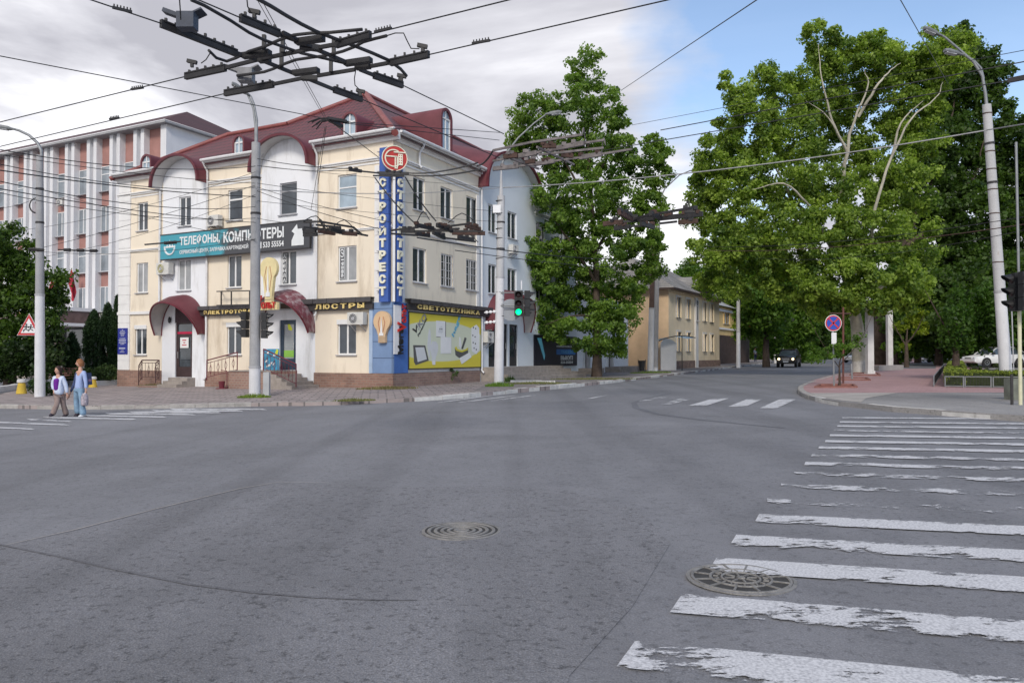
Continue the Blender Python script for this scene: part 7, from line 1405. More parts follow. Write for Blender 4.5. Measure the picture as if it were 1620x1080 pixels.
bushy('distant_wood', 'far dark treeline closing the horizon behind the avenue', 'trees', bl, 2.0, 60, 1.5, GD, 77, 3, LEAF, .8, .6, kind='stuff')
# hedges of the corner bed
A_ = gr(1484, 612); Yh = A_.y; B_ = gr(1700, 616); S_ = gr(1498, 584); du = (B_ - A_); du.z = 0; du.normalize(); dsd = (S_ - A_); LS = dsd.length; dsd.z = 0; dsd.normalize()
def hedge(label, a, b, w, z1, seed, cols):
    d = (b - a); d.z = 0; L_ = d.length; d.normalize(); nn_ = Vector((-d.y, d.x, 0)); n = int(L_ * w * 240); rg = random.Random(seed); C_ = []; Rr = []
    for _ in range(n):
        q = a + d * rg.uniform(0, L_) + nn_ * rg.uniform(-w / 2, w / 2); C_.append((q.x, q.y, GR(q.x, q.y) + .05 + (z1 - .08) * (1 - rg.random() ** 2.4))); Rr.append(.08)
    m_ = (a + b) / 2; t = thing('hedge', label, 'hedge', Vector((m_.x, m_.y, GR(m_.x, m_.y)))); mb = MB(); z = GR(m_.x, m_.y); mb.bar(a + Vector((0, 0, z - a.z + z1 * .4)), b + Vector((0, 0, z - b.z + z1 * .4)), w * .86, z1 * .9); part('stems', mb, mat('hedge_inner_wood', (.03, .045, .012), .95, .4, 8), t); leaves('foliage', C_, Rr, 18, .05, cols, seed, NEEDLE, t, 1, up=.9)
HC = ((.07, .11, .016), (.30, .36, .05)); nf = Vector((-du.y, du.x, 0))
hedge('clipped yellow green hedge along the front of the corner bed', A_ + nf * .75 + du * .1, B_ + nf * .75, .75, .60, 51, HC); hedge('clipped yellow green hedge along the left side of the corner bed', A_ + dsd * 1.3 + du * .6, A_ + dsd * LS + du * .6, .75, .60, 52, HC)
FEN = mat('grey_fence_paint', (.20, .21, .22), .5, .2, 5); pu = lambda x: A_ + du * ((gr(x, 613.5) - A_).dot(du)) + ZU * 0
def fpanel(label, a, b, nm='fence_panel'):
    m_ = (a + b) / 2; t = thing(nm, label, 'fence', Vector((m_.x, m_.y, GR(m_.x, m_.y)))); g = lambda q, h: Vector((q.x, q.y, GR(q.x, q.y) + h)); mb = MB(); L_ = (b - a).length
    for q, r in ((g(a, .40), g(b, .40)), (g(a, .05), g(b, .05)), (g(a, 0), g(a, .42)), (g(b, 0), g(b, .42))): mb.bar(q, r, .035, .035, (0.1, 1, 0.1))
    part('frame', mb, FEN, t); mb = MB(); n = int(L_ / .09)
    for k in range(1, n): q = a.lerp(b, k / n); mb.tube([g(q, .05), g(q, .40)], .007, 4)
    for k in range(1, 5): mb.tube([g(a, .05 + .07 * k), g(b, .05 + .07 * k)], .007, 4)
    part('mesh', mb, IRON, t)
for i, (x0, x1) in enumerate(((1484, 1518), (1521, 1568), (1572, 1620), (1624, 1670))):
    fpanel(('low metal mesh fence panel at the left end of the hedge bed', 'low metal mesh fence panel, second from the left end of the hedge', 'low metal mesh fence panel under the tall white lamp post', 'low metal mesh fence panel cut by the right edge')[i], pu(x0), pu(x1))
fpanel('low metal fence running back along the left side of the hedge bed', A_ - du * .15 + dsd * .1, A_ - du * .15 + dsd * LS)
sheet('planting_bed', [(p.x, p.y) for p in (A_ + du * .3 + nf * .3, B_ + nf * .3, B_ + dsd * LS, A_ + dsd * LS + du * .3)], GR, .012, mat('dark_soil', (.05, .04, .03), .95, .3, 3, .8))
for i, x in enumerate((1523, 1554, 1602)): p = dp(x, 589, Yh + 5.0); mb = MB(); g = GR(p.x, p.y); mb.lathe([(.16, 0), (.13, .12), (.20, .36), (.21, .40), (.16, .40)], (p.x, p.y, g), 10); solo('planter', mb, WHITEP, ('small white urn in the bed, leftmost of three behind the hedge', 'small white urn in the bed, middle of three behind the hedge', 'small white urn in the bed beside the tall lamp post')[i], 'planter', sm=40)
for i, x in enumerate((1508, 1539, 1575)): q = dp(x, 0, Yh + 4.6); bushy('bush', ('clipped dark bush in the bed, left one behind the hedge', 'clipped dark bush in the bed, middle one behind the hedge', 'clipped dark bush in the bed right of the lamp post')[i], 'bush', [(Vector((q.x, q.y, GR(q.x, q.y) + .4)), (.42, .4, .42))], 120, 50, .07, ((.02, .035, .008), (.09, .12, .02)), 60 + i, .12)
# ================================================================ CORNER WALK: columns, planting squares, benches
COLM = mat('white_column_paint', (.62, .61, .60), .85, .08, 2, .3, grime=((.30, .28, .26), .58, 3))
for i, (x, yb, yt, w) in enumerate(((1376, 591, 480, 9.5), (1407.5, 581, 490, 7.5), (1422.5, 572, 470, 6), (1435, 567, 480, 5))):
    b = gr(x, yb); top = dp(x, yt, b.y).z; r = w / 2 / F * b.y; t = thing('column', ('whitewashed square pillar right of the big plane trunk', 'white column right of the dark trunk beside the walk', 'white column further along the walk', 'furthest white column before the blue car')[i], 'column', b)
    mb = MB(); mb.box((b.x - r, b.y - r, b.z - .1), (b.x + r, b.y + r, top)); part('shaft', mb, COLM, t); mb = MB(); mb.box((b.x - r * 1.25, b.y - r * 1.25, b.z - .1), (b.x + r * 1.25, b.y + r * 1.25, b.z + .18)); part('base', mb, COLM, t); mb = MB(); mb.box((b.x - r * 1.2, b.y - r * 1.2, top), (b.x + r * 1.2, b.y + r * 1.2, top + .2)); part('cap', mb, COLM, t)
def square(label, pts):
    P = [gr(*p) for p in pts]; mb = MB()
    for a, b in zip(P, P[1:] + P[:1]): mb.bar(a + ZU * .02, b + ZU * .02, .09, .10)
    solo('planting_square_edging', mb, mat('terracotta_edging', (.24, .11, .09), .8, .2, 4), label, 'edging')
square('red edged planting square round the post of the round blue sign', [(1290, 613.5), (1355, 613.5), (1350, 609.5), (1297, 609.5)]); square('red edged planting square behind the brown post', [(1325, 601.5), (1376, 602), (1371, 598.5), (1330, 598)]); square('red edged planting square round the big plane trunk', [(1345, 594), (1392, 594.5), (1389, 591), (1350, 590.5)])
sheet('soil', [(gr(*p).x, gr(*p).y) for p in ((1291, 613.2), (1354, 613.2), (1349.5, 609.8), (1298, 609.8))], GR, .012, mat('red_brick_chips', (.22, .07, .05), .95, .4, 8, .9))
a = gr(1385, 586.5); b = gr(1424, 585); mb = MB(); mb.bar(a + ZU * .18, b + ZU * .18, .5, .36); solo('planter_wall', mb, CONC, 'low concrete edge round the foot of the dark trunk', 'kerb wall')
# bollards and white kerb on the left
YP = mat('yellow_bollard_paint', (.55, .38, .05), .8, .15, 4, .3, grime=((.3, .24, .1), .6, 5))
for x, yb, yt, lab in ((34, 622.5, 600, 'yellow concrete bollard with white cap left of the grey lamp post'), (147, 612.5, 596, 'yellow concrete bollard with white cap behind the walking women')):
    p = gs(x, yb); h_ = (yb - yt) / F * p.y; t = thing('bollard', lab, 'bollard', p); mb = MB(); r = .22
    mb.lathe([(r, 0), (r * .62, h_ * .78)], p, 12); part('body', mb, YP, t, sm=40); mb = MB(); mb.lathe([(r * .8, h_ * .78), (r * .85, h_ * .84), (r * .78, h_), (r * .5, h_ * 1.03)], p, 12); part('cap', mb, COLM, t, sm=40)
for pts, lab in ((((-40, 617), (20, 609), (46, 600)), 'thick white painted kerb rising behind the left bollard'), (((70, 604), (120, 601), (150, 602)), 'white painted kerb behind the women'), (((150, 602), (188, 600)), 'short white painted kerb by the corner building')):
    P = [gs(x, y + 8) for x, y in pts]; mb = MB()
    for a, b in zip(P, P[1:]): mb.bar(a + ZU * .12, b + ZU * .12, .34, .30)
    solo('white_kerb', mb, COLM, lab, 'kerb')
p = gs(163, 607); mb = MB(); mb.tube([p, p + ZU * .62], .03, 6); mb.tube([p + ZU * .62, p + ZU * .65], .045, 6); solo('short_post', mb, IRON, 'thin black post near the left corner of the cream building', 'post')
# bench by the office steps
p = dp(87, 588, 44); g = GS(p.x, p.y); t = thing('bench', 'reddish slatted bench behind the head of the woman in the white jacket', 'bench', (p.x, 44, g)); RWD = mat('reddish_bench_wood', (.30, .15, .12), .7, .2, 4)
mb = MB()
for k in range(4): mb.obox((p.x, 44 + k * .12, g + .45), (1.9, .09, .04))
part('seat', mb, RWD, t); mb = MB()
for k in range(4): mb.obox((p.x, 44.5 + k * .05, g + .6 + k * .13), (1.9, .04, .10))
part('backrest', mb, RWD, t)
for s in (-.8, .8): mb = MB(); mb.tube([(p.x + s, 44, g), (p.x + s, 44.05, g + .44)], .03, 6); part('leg', mb, IRON, t); mb = MB(); mb.tube([(p.x + s, 44.6, g), (p.x + s, 44.5, g + .6), (p.x + s, 44.7, g + 1.05)], .03, 6); part('leg', mb, IRON, t)
# litter bins
for x, y, lab in ((1015.5, 589, 'dark litter bin left of the crossed pair of poles'), ): 
    p = gs(x, y); t = thing('litter_bin', lab, 'bin', p); mb = MB(); mb.lathe([(.2, .1), (.26, .9), (.23, .9)], p, 12); part('bucket', mb, IRON, t); mb = MB(); mb.box((p.x - .3, p.y - .02, p.z), (p.x - .26, p.y + .02, p.z + 1.0)); mb.box((p.x + .26, p.y - .02, p.z), (p.x + .3, p.y + .02, p.z + 1.0)); part('frame', mb, IRON, t)
p = Lz(351, 600, 1.9); p.z = GS(p.x, p.y); mb = MB(); mb.box((p.x - .22, p.y - .2, p.z), (p.x + .22, p.y + .2, p.z + .04)); mb.lathe([(.12, .04), (.15, .36), (.14, .36)], p, 10); mb.tube([p + Vector((.24, 0, 0)), p + Vector((.24, 0, .85))], .02, 5); mb.tube([p + Vector((.24, 0, .85)), p + Vector((-.05, 0, .88))], .02, 5); solo('litter_bin', mb, RAILM, 'small dark red litter bin left of the porch railing', 'bin')
p = B2 + Vector((.42, .1, 0)); mb = MB(); mb.box((p.x - .1, p.y - .1, p.z), (p.x + .13, p.y + .1, p.z + .95)); solo('cable_box', mb, mat('grey_steel_box', (.40, .41, .42), .5, .1, 3), 'narrow grey cable box standing against the foot of the central pole', 'cabinet')
for i, (x, y, w) in enumerate(((832, 604.5, 1.6), (862, 605.5, 1.0))): p = gs(x, y); mb = MB(); mb.obox(p + ZU * .05, (w, .25, .12), Matrix.Rotation(R(8 * i + 4), 3, 'Z')); solo('kerb_stone', mb, KERBW, ('loose white kerb stone on the pavement right of the corner pole', 'second loose kerb stone lying in weeds nearer the street tree')[i], 'kerb stone')

# ================================================================ VEHICLES
TYRE = mat('tyre_rubber', (.02, .02, .02), .85, .2, 8); RIM = mat('alloy_rim', (.30, .31, .32), .35, .1, 5, metal=.6); CG = mat('car_glass', (.07, .09, .11), .05, .2, 1, spec=1); CHR = mat('car_chrome', (.45, .45, .46), .2, .1, 4, metal=.9); TRIMB = mat('black_car_trim', (.02, .02, .022), .6, .2, 4)
HLT = mat('lit_headlight', (1.0, .78, .42), .3, .02, emit=2.6); TLT = mat('tail_lamp_red', (.35, .01, .015), .25, .1, 4); LGL = mat('headlight_glass', (.5, .52, .55), .15, .05, 4)
def car(label, cat, loc, rz, L_, Wd, st, cab, paint_, wheels, wr=.33, lit=False, extra=None, name='parked_car'):
    """st: stations (x, z_low, z_belt, half width); cab: (x, z) outline of the greenhouse, front to back. x forward."""
    t = thing(name, label, cat, loc, rz); fn = lambda x, y, z: (x, y, z)
    mb = MB(); vs = []
    for x, zl, zb, w in st:
        for a, b in ((-w * .90, zl), (-w, zl + (zb - zl) * .30), (-w, zl + (zb - zl) * .72), (-w * .93, zb - .02), (-w * .5, zb + .035), (0, zb + .05), (w * .5, zb + .035), (w * .93, zb - .02), (w, zl + (zb - zl) * .72), (w, zl + (zb - zl) * .30), (w * .90, zl)): vs.append((x, a, b))
    k = 11; n = len(st); fs = [(i * k + j, i * k + (j + 1) % k, (i + 1) * k + (j + 1) % k, (i + 1) * k + j) for i in range(n - 1) for j in range(k)] + [tuple(range(k)), tuple(range((n - 1) * k, n * k))[::-1]]
    mb.add(vs, fs); body = part('body', mb, paint_, t, True, sm=35)
    zb = min(z for x, z in cab); zt = max(z for x, z in cab); wb, wt = Wd / 2 * .92, Wd / 2 * .72
    mb = MB(); A = [(x, s * (wb + (wt - wb) * (z - zb) / (zt - zb)), z) for s in (-1, 1) for x, z in cab]; n = len(cab); mb.add(A, [tuple(range(n)), tuple(range(n, 2 * n))[::-1]] + [(i, i + 1, n + i + 1, n + i) for i in range(n - 1)]); part('windows', mb, CG, t, True)
    mb = MB(); tops = [p for p in cab if p[1] > zt - .12]; x0, x1 = max(p[0] for p in tops), min(p[0] for p in tops); mb.box((x1 - .05, -wt - .01, zt - .03), (x0 + .05, wt + .01, zt + .025)); part('roof', mb, paint_, t, True)
    for s in (-1, 1):
        mb = MB(); P = [Vector((x, s * (wb + .008 + (wt - wb) * (z - zb) / (zt - zb)), z)) for x, z in cab]
        for a, b in zip(P, P[1:]): mb.bar(a, b, .06, .06)
        xm = (x0 + x1) / 2; mb.bar((xm, s * (wb + .01), zb), (xm, s * (wt + .01), zt), .09, .03, (0, 1, 0)); part('pillars', mb, paint_, t, True)
        mb = MB(); fx = cab[0][0] - .25; mb.obox((fx, s * (Wd / 2 + .08), zb + .10), (.12, .2, .15)); part('mirror', mb, TRIMB, t, True)
        mb = MB(); mb.obox((xm + .25, s * (Wd / 2 + .0), zb - .12), (.16, .03, .03)); mb.obox((xm - .75, s * (Wd / 2 + .0), zb - .12), (.16, .03, .03)); part('door_handle', mb, paint_, t, True)
        for x in wheels:
            c = Vector((x, s * (Wd / 2 - .12), wr)); AXw = Matrix(((1, 0, 0), (0, 0, 1), (0, s, 0))).transposed()
            mb = MB(); mb.lathe([(wr * 1.16, .07), (wr * 1.16, .125)], c, 22, AXw); part('wheel_arch', mb, TRIMB, t, True)
            mb = MB(); mb.lathe([(wr * .6, -.11), (wr * .94, -.10), (wr, -.06), (wr, .08), (wr * .95, .135), (wr * .66, .14)], c, 22, AXw); w = part('wheel', mb, TYRE, t, True, sm=40)
            mb = MB(); mb.lathe([(wr * .64, .10), (wr * .60, .145), (wr * .15, .12), (wr * .12, .15)], c, 14, AXw); part('rim', mb, RIM, w, True)
        f = L_ / 2; zl = st[0][1]; zm = (st[0][1] + st[0][2]) / 2
        mb = MB(); mb.lathe([(.12, -.1), (.11, .03), (.06, .06)], (f - .03, s * (Wd / 2 - .28), zm + .14), 14, Matrix(((0, 1, 0), (0, 0, 1), (1, 0, 0))).transposed()); part('headlight', mb, HLT if lit else LGL, t, True)
        mb = MB(); mb.obox((-f + .03, s * (Wd / 2 - .2), zm + .2), (.10, .32, .16)); part('tail_light', mb, TLT, t, True)
        if lit: mb = MB(); mb.lathe([(.08, -.05), (.07, .03)], (f + .02, s * (Wd / 2 - .30), zl + .12), 12, Matrix(((0, 1, 0), (0, 0, 1), (1, 0, 0))).transposed()); part('fog_light', mb, HLT, t, True)
    mb = MB(); mb.obox((f + .01, 0, zl + .12), (.14, Wd * .9, .2)); part('bumper', mb, TRIMB if lit else paint_, t, True); mb = MB(); mb.obox((-f - .01, 0, zl + .14), (.14, Wd * .9, .2)); part('bumper', mb, TRIMB if lit else paint_, t, True)
    mb = MB()
    for k_ in range(3): mb.obox((f + .02, 0, zm + .05 + .07 * k_), (.05, Wd * .36, .03))
    part('grille', mb, CHR, t, True); mb = MB(); mb.obox((f + .085, 0, zl + .14), (.01, .5, .11)); part('number_plate', mb, SW, t, True); mb = MB(); mb.obox((-f - .085, 0, zl + .3), (.01, .5, .11)); part('number_plate', mb, SW, t, True)
    return t
BLKP = mat('black_car_paint', (.035, .026, .022), .22, .1, 2, spec=.8); WHP = mat('white_car_paint', (.72, .72, .73), .25, .03, 2, spec=.7); NVP = mat('navy_car_paint', (.015, .03, .075), .25, .1, 2, spec=.8)
SUVst = [(2.35, .42, .92, .80), (2.2, .36, 1.02, .89), (1.4, .34, 1.08, .92), (.7, .34, 1.12, .92), (-.6, .34, 1.12, .92), (-2.2, .36, 1.12, .90), (-2.4, .42, 1.08, .84)]
SUVc = [(.95, 1.12), (.30, 1.68), (-.15, 1.76), (-1.1, 1.75), (-1.35, 1.62), (-1.5, 1.12)]
p = gp(1258, 581); g = G(p.x, p.y)
pk = car('black pickup with lit headlights and roof rails driving toward the junction', 'pickup truck', (p.x + .2, p.y + 2.2, g), R(-90 - 27), 4.8, 1.86, SUVst, SUVc, BLKP, (1.5, -1.5), .38, True, name='pickup_truck')
for s in (-1, 1): mb = MB(); mb.tube([(.1, s * .62, 1.77), (.05, s * .62, 1.84), (-1.1, s * .62, 1.84), (-1.15, s * .62, 1.76)], .022, 6); part('roof_rail', mb, CHR, pk, True)
mb = MB(); mb.box((-2.38, -.86, 1.1), (-1.55, -.80, 1.3)); mb.box((-2.38, .80, 1.1), (-1.55, .86, 1.3)); mb.box((-2.40, -.86, 1.1), (-2.34, .86, 1.3)); part('cargo_rail', mb, BLKP, pk, True)
SDst = [(2.15, .35, .62, .68), (2.0, .28, .76, .82), (1.2, .26, .88, .88), (.8, .26, .92, .88), (-.8, .26, .94, .88), (-1.6, .28, .95, .87), (-2.1, .34, .90, .78), (-2.2, .42, .80, .68)]
SDc = [(1.05, .90), (.45, 1.32), (.1, 1.42), (-.7, 1.44), (-1.2, 1.36), (-1.75, .95)]
HBc = [(1.05, .90), (.45, 1.35), (.1, 1.46), (-.9, 1.47), (-1.5, 1.35), (-1.95, .95)]
q = dp(1573, 562, 58); car('white parked car half hidden by the weeping tree and tall lamp post', 'car', (q.x, 58, GR(q.x, 58) + .1), R(186), 4.3, 1.76, SDst, HBc, WHP, (1.3, -1.35), .32)
q = gr(1458, 567.5); car('dark blue parked car at the end of the paved walk', 'car', (q.x, q.y + 1, GR(q.x, q.y)), R(160), 4.4, 1.8, SUVst, [(x, z * .93 + .06) for x, z in SUVc], NVP, (1.4, -1.4), .34)
q = dp(1492, 556, 92); car('tiny white car glimpsed beyond the asphalt path', 'car', (q.x, 92, GR(q.x, 92)), R(200), 4.3, 1.76, SDst, SDc, WHP, (1.3, -1.35), .32)
q = gp(1330, 569.5); car('white car on the far road behind the low green tree', 'car', (q.x + 1, 92, G(q.x, 92) + .1), R(-140), 4.4, 1.8, SDst, HBc, WHP, (1.3, -1.35), .32); q = dp(1358, 562, 98); car('second white car on the far road left of the plane trunk', 'car', (q.x, 98, G(q.x, 98) + .1), R(-150), 4.4, 1.8, SDst, HBc, WHP, (1.3, -1.35), .32)
# white van or kiosk face behind the sign
q = dp(1384 - 62, 540, 99)

# ================================================================ PEOPLE
SK = mat('skin', (.52, .30, .22), .55, .06, 4); 
def skin(parent, name, V, E_, rad, m, lv=2, root=0):
    me = bpy.data.meshes.new('s'); me.from_pydata([tuple(v) for v in V], E_, []); o = bpy.data.objects.new('s', me); COL.objects.link(o); md = o.modifiers.new('k', 'SKIN'); md.use_smooth_shade = True
    for i, r in enumerate(rad): me.skin_vertices[0].data[i].radius = (r, r) if not isinstance(r, tuple) else r; me.skin_vertices[0].data[i].use_root = (i == root)
    o.modifiers.new('b', 'SUBSURF').levels = lv; dg = bpy.context.evaluated_depsgraph_get(); nm = bpy.data.meshes.new_from_object(o.evaluated_get(dg)); bpy.data.objects.remove(o); bpy.data.meshes.remove(me)
    nm.name = name; nm.transform(WM[parent.name].inverted()); nm.materials.clear(); nm.materials.append(m)
    for f in nm.polygons: f.use_smooth = True
    x = bpy.data.objects.new(name, nm); COL.objects.link(x); x.parent = parent; WM[x.name] = WM[parent.name]; return x
def person(label, crop, Yp, J, cl, hair, extra=None):
    P = {k: dp(60 + v[0] / 9.82, 560 + v[1] / 9.82, Yp + (v[2] if len(v) > 2 else 0)) for k, v in J.items()}
    foot = min(P['ankL'].z, P['ankR'].z) - .07; t = thing('person', label, 'person', Vector((P['pel'].x, Yp, foot)))
    K = ['pel', 'waist', 'chest', 'neckb', 'neck', 'shL', 'elL', 'wrL', 'shR', 'elR', 'wrR', 'hipL', 'knL', 'ankL', 'toeL', 'hipR', 'knR', 'ankR', 'toeR']; ix = {k: i for i, k in enumerate(K)}
    E_ = [('pel', 'waist'), ('waist', 'chest'), ('chest', 'neckb'), ('neckb', 'neck'), ('chest', 'shL'), ('shL', 'elL'), ('elL', 'wrL'), ('chest', 'shR'), ('shR', 'elR'), ('elR', 'wrR'), ('pel', 'hipL'), ('hipL', 'knL'), ('knL', 'ankL'), ('ankL', 'toeL'), ('pel', 'hipR'), ('hipR', 'knR'), ('knR', 'ankR'), ('ankR', 'toeR')]
    rad = dict(pel=.08, waist=.075, chest=.085, neckb=.06, neck=.048, shL=.04, elL=.032, wrL=.024, shR=.04, elR=.032, wrR=.024, hipL=.06, knL=.045, ankL=.030, toeL=.014, hipR=.06, knR=.045, ankR=.030, toeR=.014)
    V = [P[k] for k in K]; EE = [(ix[a], ix[b]) for a, b in E_]; RR = [rad[k] for k in K]
    for s in 'LR':     # hands: palm and five fingers, grown out of the wrists
        w = P['wr' + s]; d = (w - P['el' + s]).normalized(); sd = Vector((0, 1, 0)); palm = w + d * .07; V.append(palm); RR.append(.026); pi = len(V) - 1; EE.append((ix['wr' + s], pi)); fw = d.cross(sd).normalized() * (1 if s == 'L' else -1)
        for k, (o_, ln) in enumerate(((-.027, .055), (-.009, .066), (.009, .062), (.027, .048))):
            a = palm + d * .02 + sd * o_; b = a + d * ln * .55 + fw * .008; c = b + d * ln * .4 + fw * .02
            V += [a, b, c]; RR += [.0095, .009, .007]; n = len(V); EE += [(pi, n - 3), (n - 3, n - 2), (n - 2, n - 1)]
        a = w + d * .03 - sd * .028; b = a + d * .035 - sd * .012 + fw * .02; V += [a, b]; RR += [.011, .009]; n = len(V); EE += [(pi, n - 2), (n - 2, n - 1)]
    skin(t, 'body', V, EE, RR, SK, 1)
    # head
    h = P['head']; f = Vector(J['face']).normalized(); sx = f.cross(ZU).normalized(); M = Matrix((sx, f, ZU)).transposed(); mb = MB(); n = 16; vs = []
    for i in range(13):
        a = math.pi * i / 12; z = math.cos(a) * .115; r = math.sin(a) ** .8
        for j in range(n):
            b = 2 * math.pi * j / n; x, y = math.cos(b) * .074 * r, math.sin(b) * .094 * r
            if z < 0: x *= 1 + z * 2.6; y = y * (1 + z * 1.6) + (.012 if y > 0 else 0)
            vs.append(h + M @ Vector((x, y, z)))
    mb.add(vs, [(i * n + j, i * n + (j + 1) % n, (i + 1) * n + (j + 1) % n, (i + 1) * n + j) for i in range(12) for j in range(n)]); hd = part('head', mb, SK, t, sm=80)
    mb = MB(); mb.tube([h + M @ Vector((0, .085, .012)), h + M @ Vector((0, .108, -.028)), h + M @ Vector((0, .09, -.036))], [.008, .015, .010], 6); part('nose', mb, SK, hd, sm=60)
    for s in (-1, 1):
        mb = MB(); mb.lathe([(.004, -.004), (.010, 0), (.004, .004)], h + M @ Vector((s * .03, .083, .006)), 8, M @ Matrix.Rotation(R(90), 3, 'X')); part('eye', mb, BLACKP, hd); mb = MB(); mb.lathe([(.012, -.006), (.020, 0), (.010, .006)], h + M @ Vector((s * .076, -.005, -.008)), 8, M @ Matrix.Rotation(R(90), 3, 'Y')); part('ear', mb, SK, hd)
    mb = MB(); mb.tube([h + M @ Vector((x, .082 - abs(x) * .3, -.058)) for x in (-.022, 0, .022)], .005, 5); part('mouth', mb, mat('lips', (.35, .10, .09), .6), hd)
    hair(t, h, M)
    for nm, nodes, ed, m in cl:
        skin(t, nm, [P[k] if isinstance(k, str) else P[k[0]].lerp(P[k[1]], k[2]) for k, r in nodes], ed, [r for k, r in nodes], m, 2)
    if extra: extra(t, P)
    return t
def hair_cap(t, h, M, m, bulk, back, fringe):
    mb = MB(); n = 18; vs = []; K = 9
    for i in range(K + 1):
        a = math.pi * .72 * i / K
        for j in range(n):
            b = 2 * math.pi * j / n; fr = max(0, math.sin(b)); aa = min(a, math.pi * .72 - fr * fringe); x, y, z = math.cos(b) * .088 * bulk * math.sin(aa), math.sin(b) * .105 * bulk * math.sin(aa) - .01, math.cos(aa) * .128 * bulk - (max(0, -math.sin(b)) * back * (i / K)); k = 1 + .05 * math.sin(b * 7 + i * 2)
            vs.append(h + M @ Vector((x * k, y * k, z)))
    mb.add(vs, [(i * n + j, i * n + (j + 1) % n, (i + 1) * n + (j + 1) % n, (i + 1) * n + j) for i in range(K) for j in range(n)]); part('hair', mb, m, t, sm=80)
WJ = mat('white_jacket', (.56, .62, .76), .8, .08, 8, .3); PUR = mat('purple_top', (.13, .01, .24), .75, .12, 8); TRS = mat('taupe_trousers', (.28, .21, .19), .85, .15, 9, .3); LBL = mat('pale_blue_sweater', (.34, .42, .66), .85, .1, 9, .3); JEA = mat('washed_jeans', (.20, .31, .43), .85, .25, 5, .3); HB = mat('dark_brown_hair', (.035, .015, .012), .6, .3, 14); HR = mat('ginger_hair', (.26, .11, .045), .6, .3, 14); SHB = mat('dark_shoe', (.03, .02, .035), .6); SHW = mat('white_shoe', (.6, .62, .66), .6); NAV = mat('navy_sleeve', (.05, .07, .16), .8, .2, 6)
Yw = gp(100, 659).y
def shoes(t, P, mL, mR):
    for s, m in (('L', mL), ('R', mR)):
        a, b = P['ank' + s], P['toe' + s]; d = (b - a).normalized(); mb = MB(); mb.tube([a - d * .07 - ZU * .03, a - ZU * .015, a.lerp(b, .5) - ZU * .005, b, b + d * .04], [.036, .050, .050, .045, .022], 8); part('shoe', mb, m, t, sm=60)
J1 = dict(hem=(335, 655), head=(315, 252, 0), face=(-.35, -.9, 0), neck=(312, 300), neckb=(315, 325), chest=(325, 400), waist=(325, 510), pel=(335, 590), shL=(252, 362, .02), elL=(232, 470, .05), wrL=(250, 575, 0), shR=(398, 362), elR=(437, 500, .03), wrR=(455, 625, .05), hipL=(300, 620, -.03), knL=(300, 770, -.12), ankL=(232, 925, -.10), toeL=(195, 948, -.18), hipR=(368, 620, .05), knR=(395, 790, .10), ankR=(440, 930, .22), toeR=(400, 968, .14))
tr = lambda f0, f1: ([('pel', .13), (('hipL', 'knL', .12), .10), ('knL', .072), (('knL', 'ankL', 1.1), f0 * 1.15), (('hipR', 'knR', .12), .10), ('knR', .072), (('knR', 'ankR', 1.1), f1 * 1.15)], [(0, 1), (1, 2), (2, 3), (0, 4), (4, 5), (5, 6)])
def ex1(t, P):
    shoes(t, P, SHB, SHB); o = MB(); c = P['chest'].lerp(P['waist'], .45); skin(t, 'top', [P['chest'] + Vector((-.02, -.075, .06)), P['waist'] + Vector((-.02, -.07, 0)), P['pel'] + Vector((-.02, -.055, .03))], [(0, 1), (1, 2)], [.095, .092, .095], PUR, 2)
person('woman in open white jacket, purple top and taupe trousers striding across the left crosswalk', None, Yw, J1,
       [('trousers', *tr(.075, .08), TRS), ('jacket', [('hem', .165), ('waist', .135), ('chest', .135), (('chest', 'shL', .85), .075), ('elL', .062), (('elL', 'wrL', .85), .05), (('chest', 'shR', .85), .075), ('elR', .062), (('elR', 'wrR', .85), .05)], [(0, 1), (1, 2), (2, 3), (3, 4), (4, 5), (2, 6), (6, 7), (7, 8)], WJ)],
       lambda t, h, M: hair_cap(t, h, M, HB, 1.08, .06, 1.35), ex1)
J2 = dict(hem=(640, 560), head=(650, 140, 0), face=(-.9, -.42, .06), neck=(655, 192), neckb=(660, 222), chest=(665, 300), waist=(650, 420), pel=(640, 510), shL=(612, 272, .14), elL=(578, 430, .2), wrL=(500, 610, .1), shR=(722, 280, -.10), elR=(742, 420, -.12), wrR=(748, 555, -.14), hipL=(610, 545, .06), knL=(592, 730, .08), ankL=(622, 915, .12), toeL=(575, 965, .08), hipR=(668, 545, -.06), knR=(682, 745, -.08), ankR=(702, 940, -.08), toeR=(645, 978, -.14))
def ex2(t, P):
    shoes(t, P, SHB, SHW); skin(t, 'sleeve', [P['shL'], P['elL'], P['elL'].lerp(P['wrL'], .9)], [(0, 1), (1, 2)], [.06, .05, .036], NAV, 2)
person('ginger haired woman in pale blue sweater and flared jeans holding a bag on the crosswalk', None, Yw + .1, J2,
       [('jeans', *tr(.088, .095), JEA), ('sweater', [('hem', .145), ('waist', .115), ('chest', .135), (('chest', 'shR', .85), .07), ('elR', .056), (('elR', 'wrR', .85), .042), (('chest', 'shL', .7), .06)], [(0, 1), (1, 2), (2, 3), (3, 4), (4, 5), (2, 6)], LBL)],
       lambda t, h, M: hair_cap(t, h, M, HR, 1.06, .02, 1.3), ex2)
q = lambda x, y, dy=0: dp(60 + x / 9.82, 560 + y / 9.82, Yw + .1 + dy)
t = thing('shopping_bag', 'translucent patterned carrier bag hanging from the ginger haired woman\'s hand', 'bag', q(770, 805, -.14)); BGM = mat('carrier_bag_print', (.34, .30, .34), .45, .5, 14)
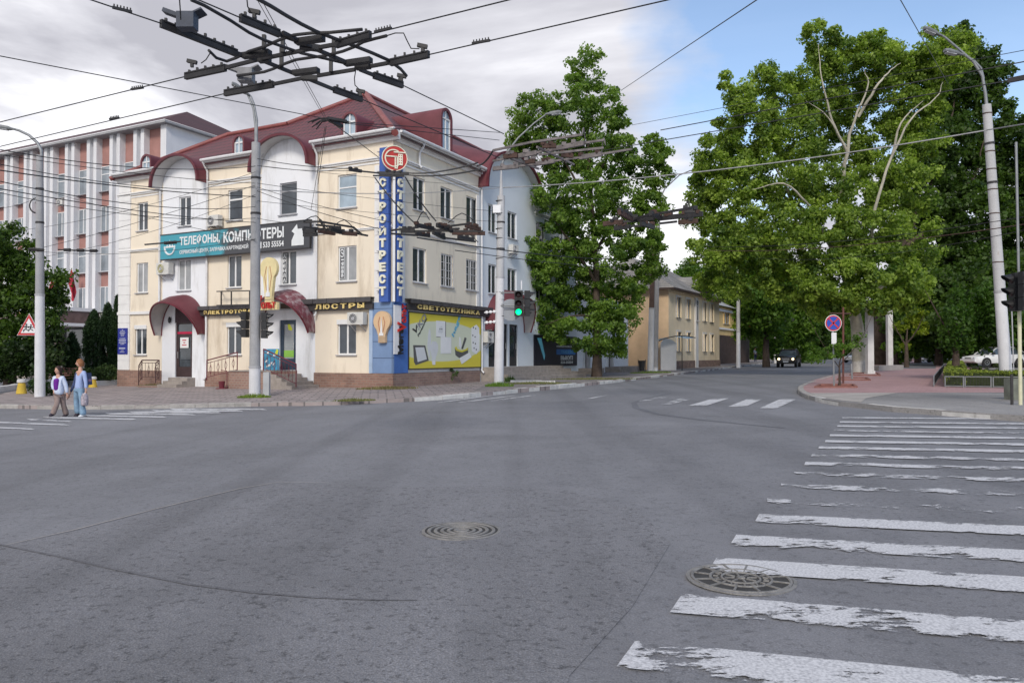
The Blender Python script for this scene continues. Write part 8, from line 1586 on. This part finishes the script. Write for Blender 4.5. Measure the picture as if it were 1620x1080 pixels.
a, b = q(735, 690, -.2), q(808, 805, -.2); mb = MB(); mb.lathe([(.07, 0), (.10, .04), (.105, .18), (.09, .3), (.05, .38)], (q(770, 800).x, Yw - .06, b.z), 12); part('bag', mb, BGM, t, sm=60); mb = MB(); top = q(752, 600, -.14)
for s in (-.05, .05): mb.tube([Vector((q(770, 0).x + s, Yw - .06, b.z + .36)), top], .008, 5)
part('handle', mb, WHITEP, t)
t = thing('backpack', 'small dark patterned backpack on the back of the ginger haired woman', 'bag', q(788, 480, .08)); mb = MB(); mb.obox(q(776, 385, .10), (.12, .22, .36), Matrix.Rotation(R(-6), 3, 'Y')); part('pack', mb, NAV, t, sm=80); mb = MB(); mb.obox(q(790, 430, .10), (.08, .16, .16)); part('pocket', mb, mat('pinkish_pocket', (.35, .2, .3), .8, .3, 12), t)
# distant pedestrian by the dark tree
p = gs(1195, 577.5); Yq = p.y; S = Yq / F
def mini(label, x, yb, yt, top, bot):
    p = gs(x, yb); Yq = p.y; zt = dp(x, yt, Yq).z; H_ = zt - p.z; t = thing('person', label, 'person', p); q = lambda a, b: p + Vector((a, 0, b * H_))
    V = [q(0, .52), q(0, .66), q(0, .8), q(0, .86), q(-.16, .8), q(-.2, .62), q(-.19, .48), q(.16, .8), q(.2, .62), q(.19, .48), q(-.08, .5), q(-.09, .27), q(-.1, .04), q(.08, .5), q(.09, .27), q(.1, .04), q(0, .93)]
    skin(t, 'body', V, [(0, 1), (1, 2), (2, 3), (2, 4), (4, 5), (5, 6), (2, 7), (7, 8), (8, 9), (0, 10), (10, 11), (11, 12), (0, 13), (13, 14), (14, 15), (3, 16)], [.12, .11, .13, .05, .05, .04, .03, .05, .04, .03, .09, .06, .04, .09, .06, .04, .095], SK, 1)
    skin(t, 'shirt', V[:3] + [V[4], V[5], V[7], V[8]], [(0, 1), (1, 2), (2, 3), (3, 4), (2, 5), (5, 6)], [.13, .12, .14, .06, .05, .06, .05], top, 1); skin(t, 'trousers', [V[0], V[10], V[11], V[12], V[13], V[14], V[15]], [(0, 1), (1, 2), (2, 3), (0, 4), (4, 5), (5, 6)], [.13, .1, .075, .06, .1, .075, .06], bot, 1)
mini('distant pedestrian in light shirt beside the dark tree trunk near the avenue', 1195, 573, 549, WJ, NAV)
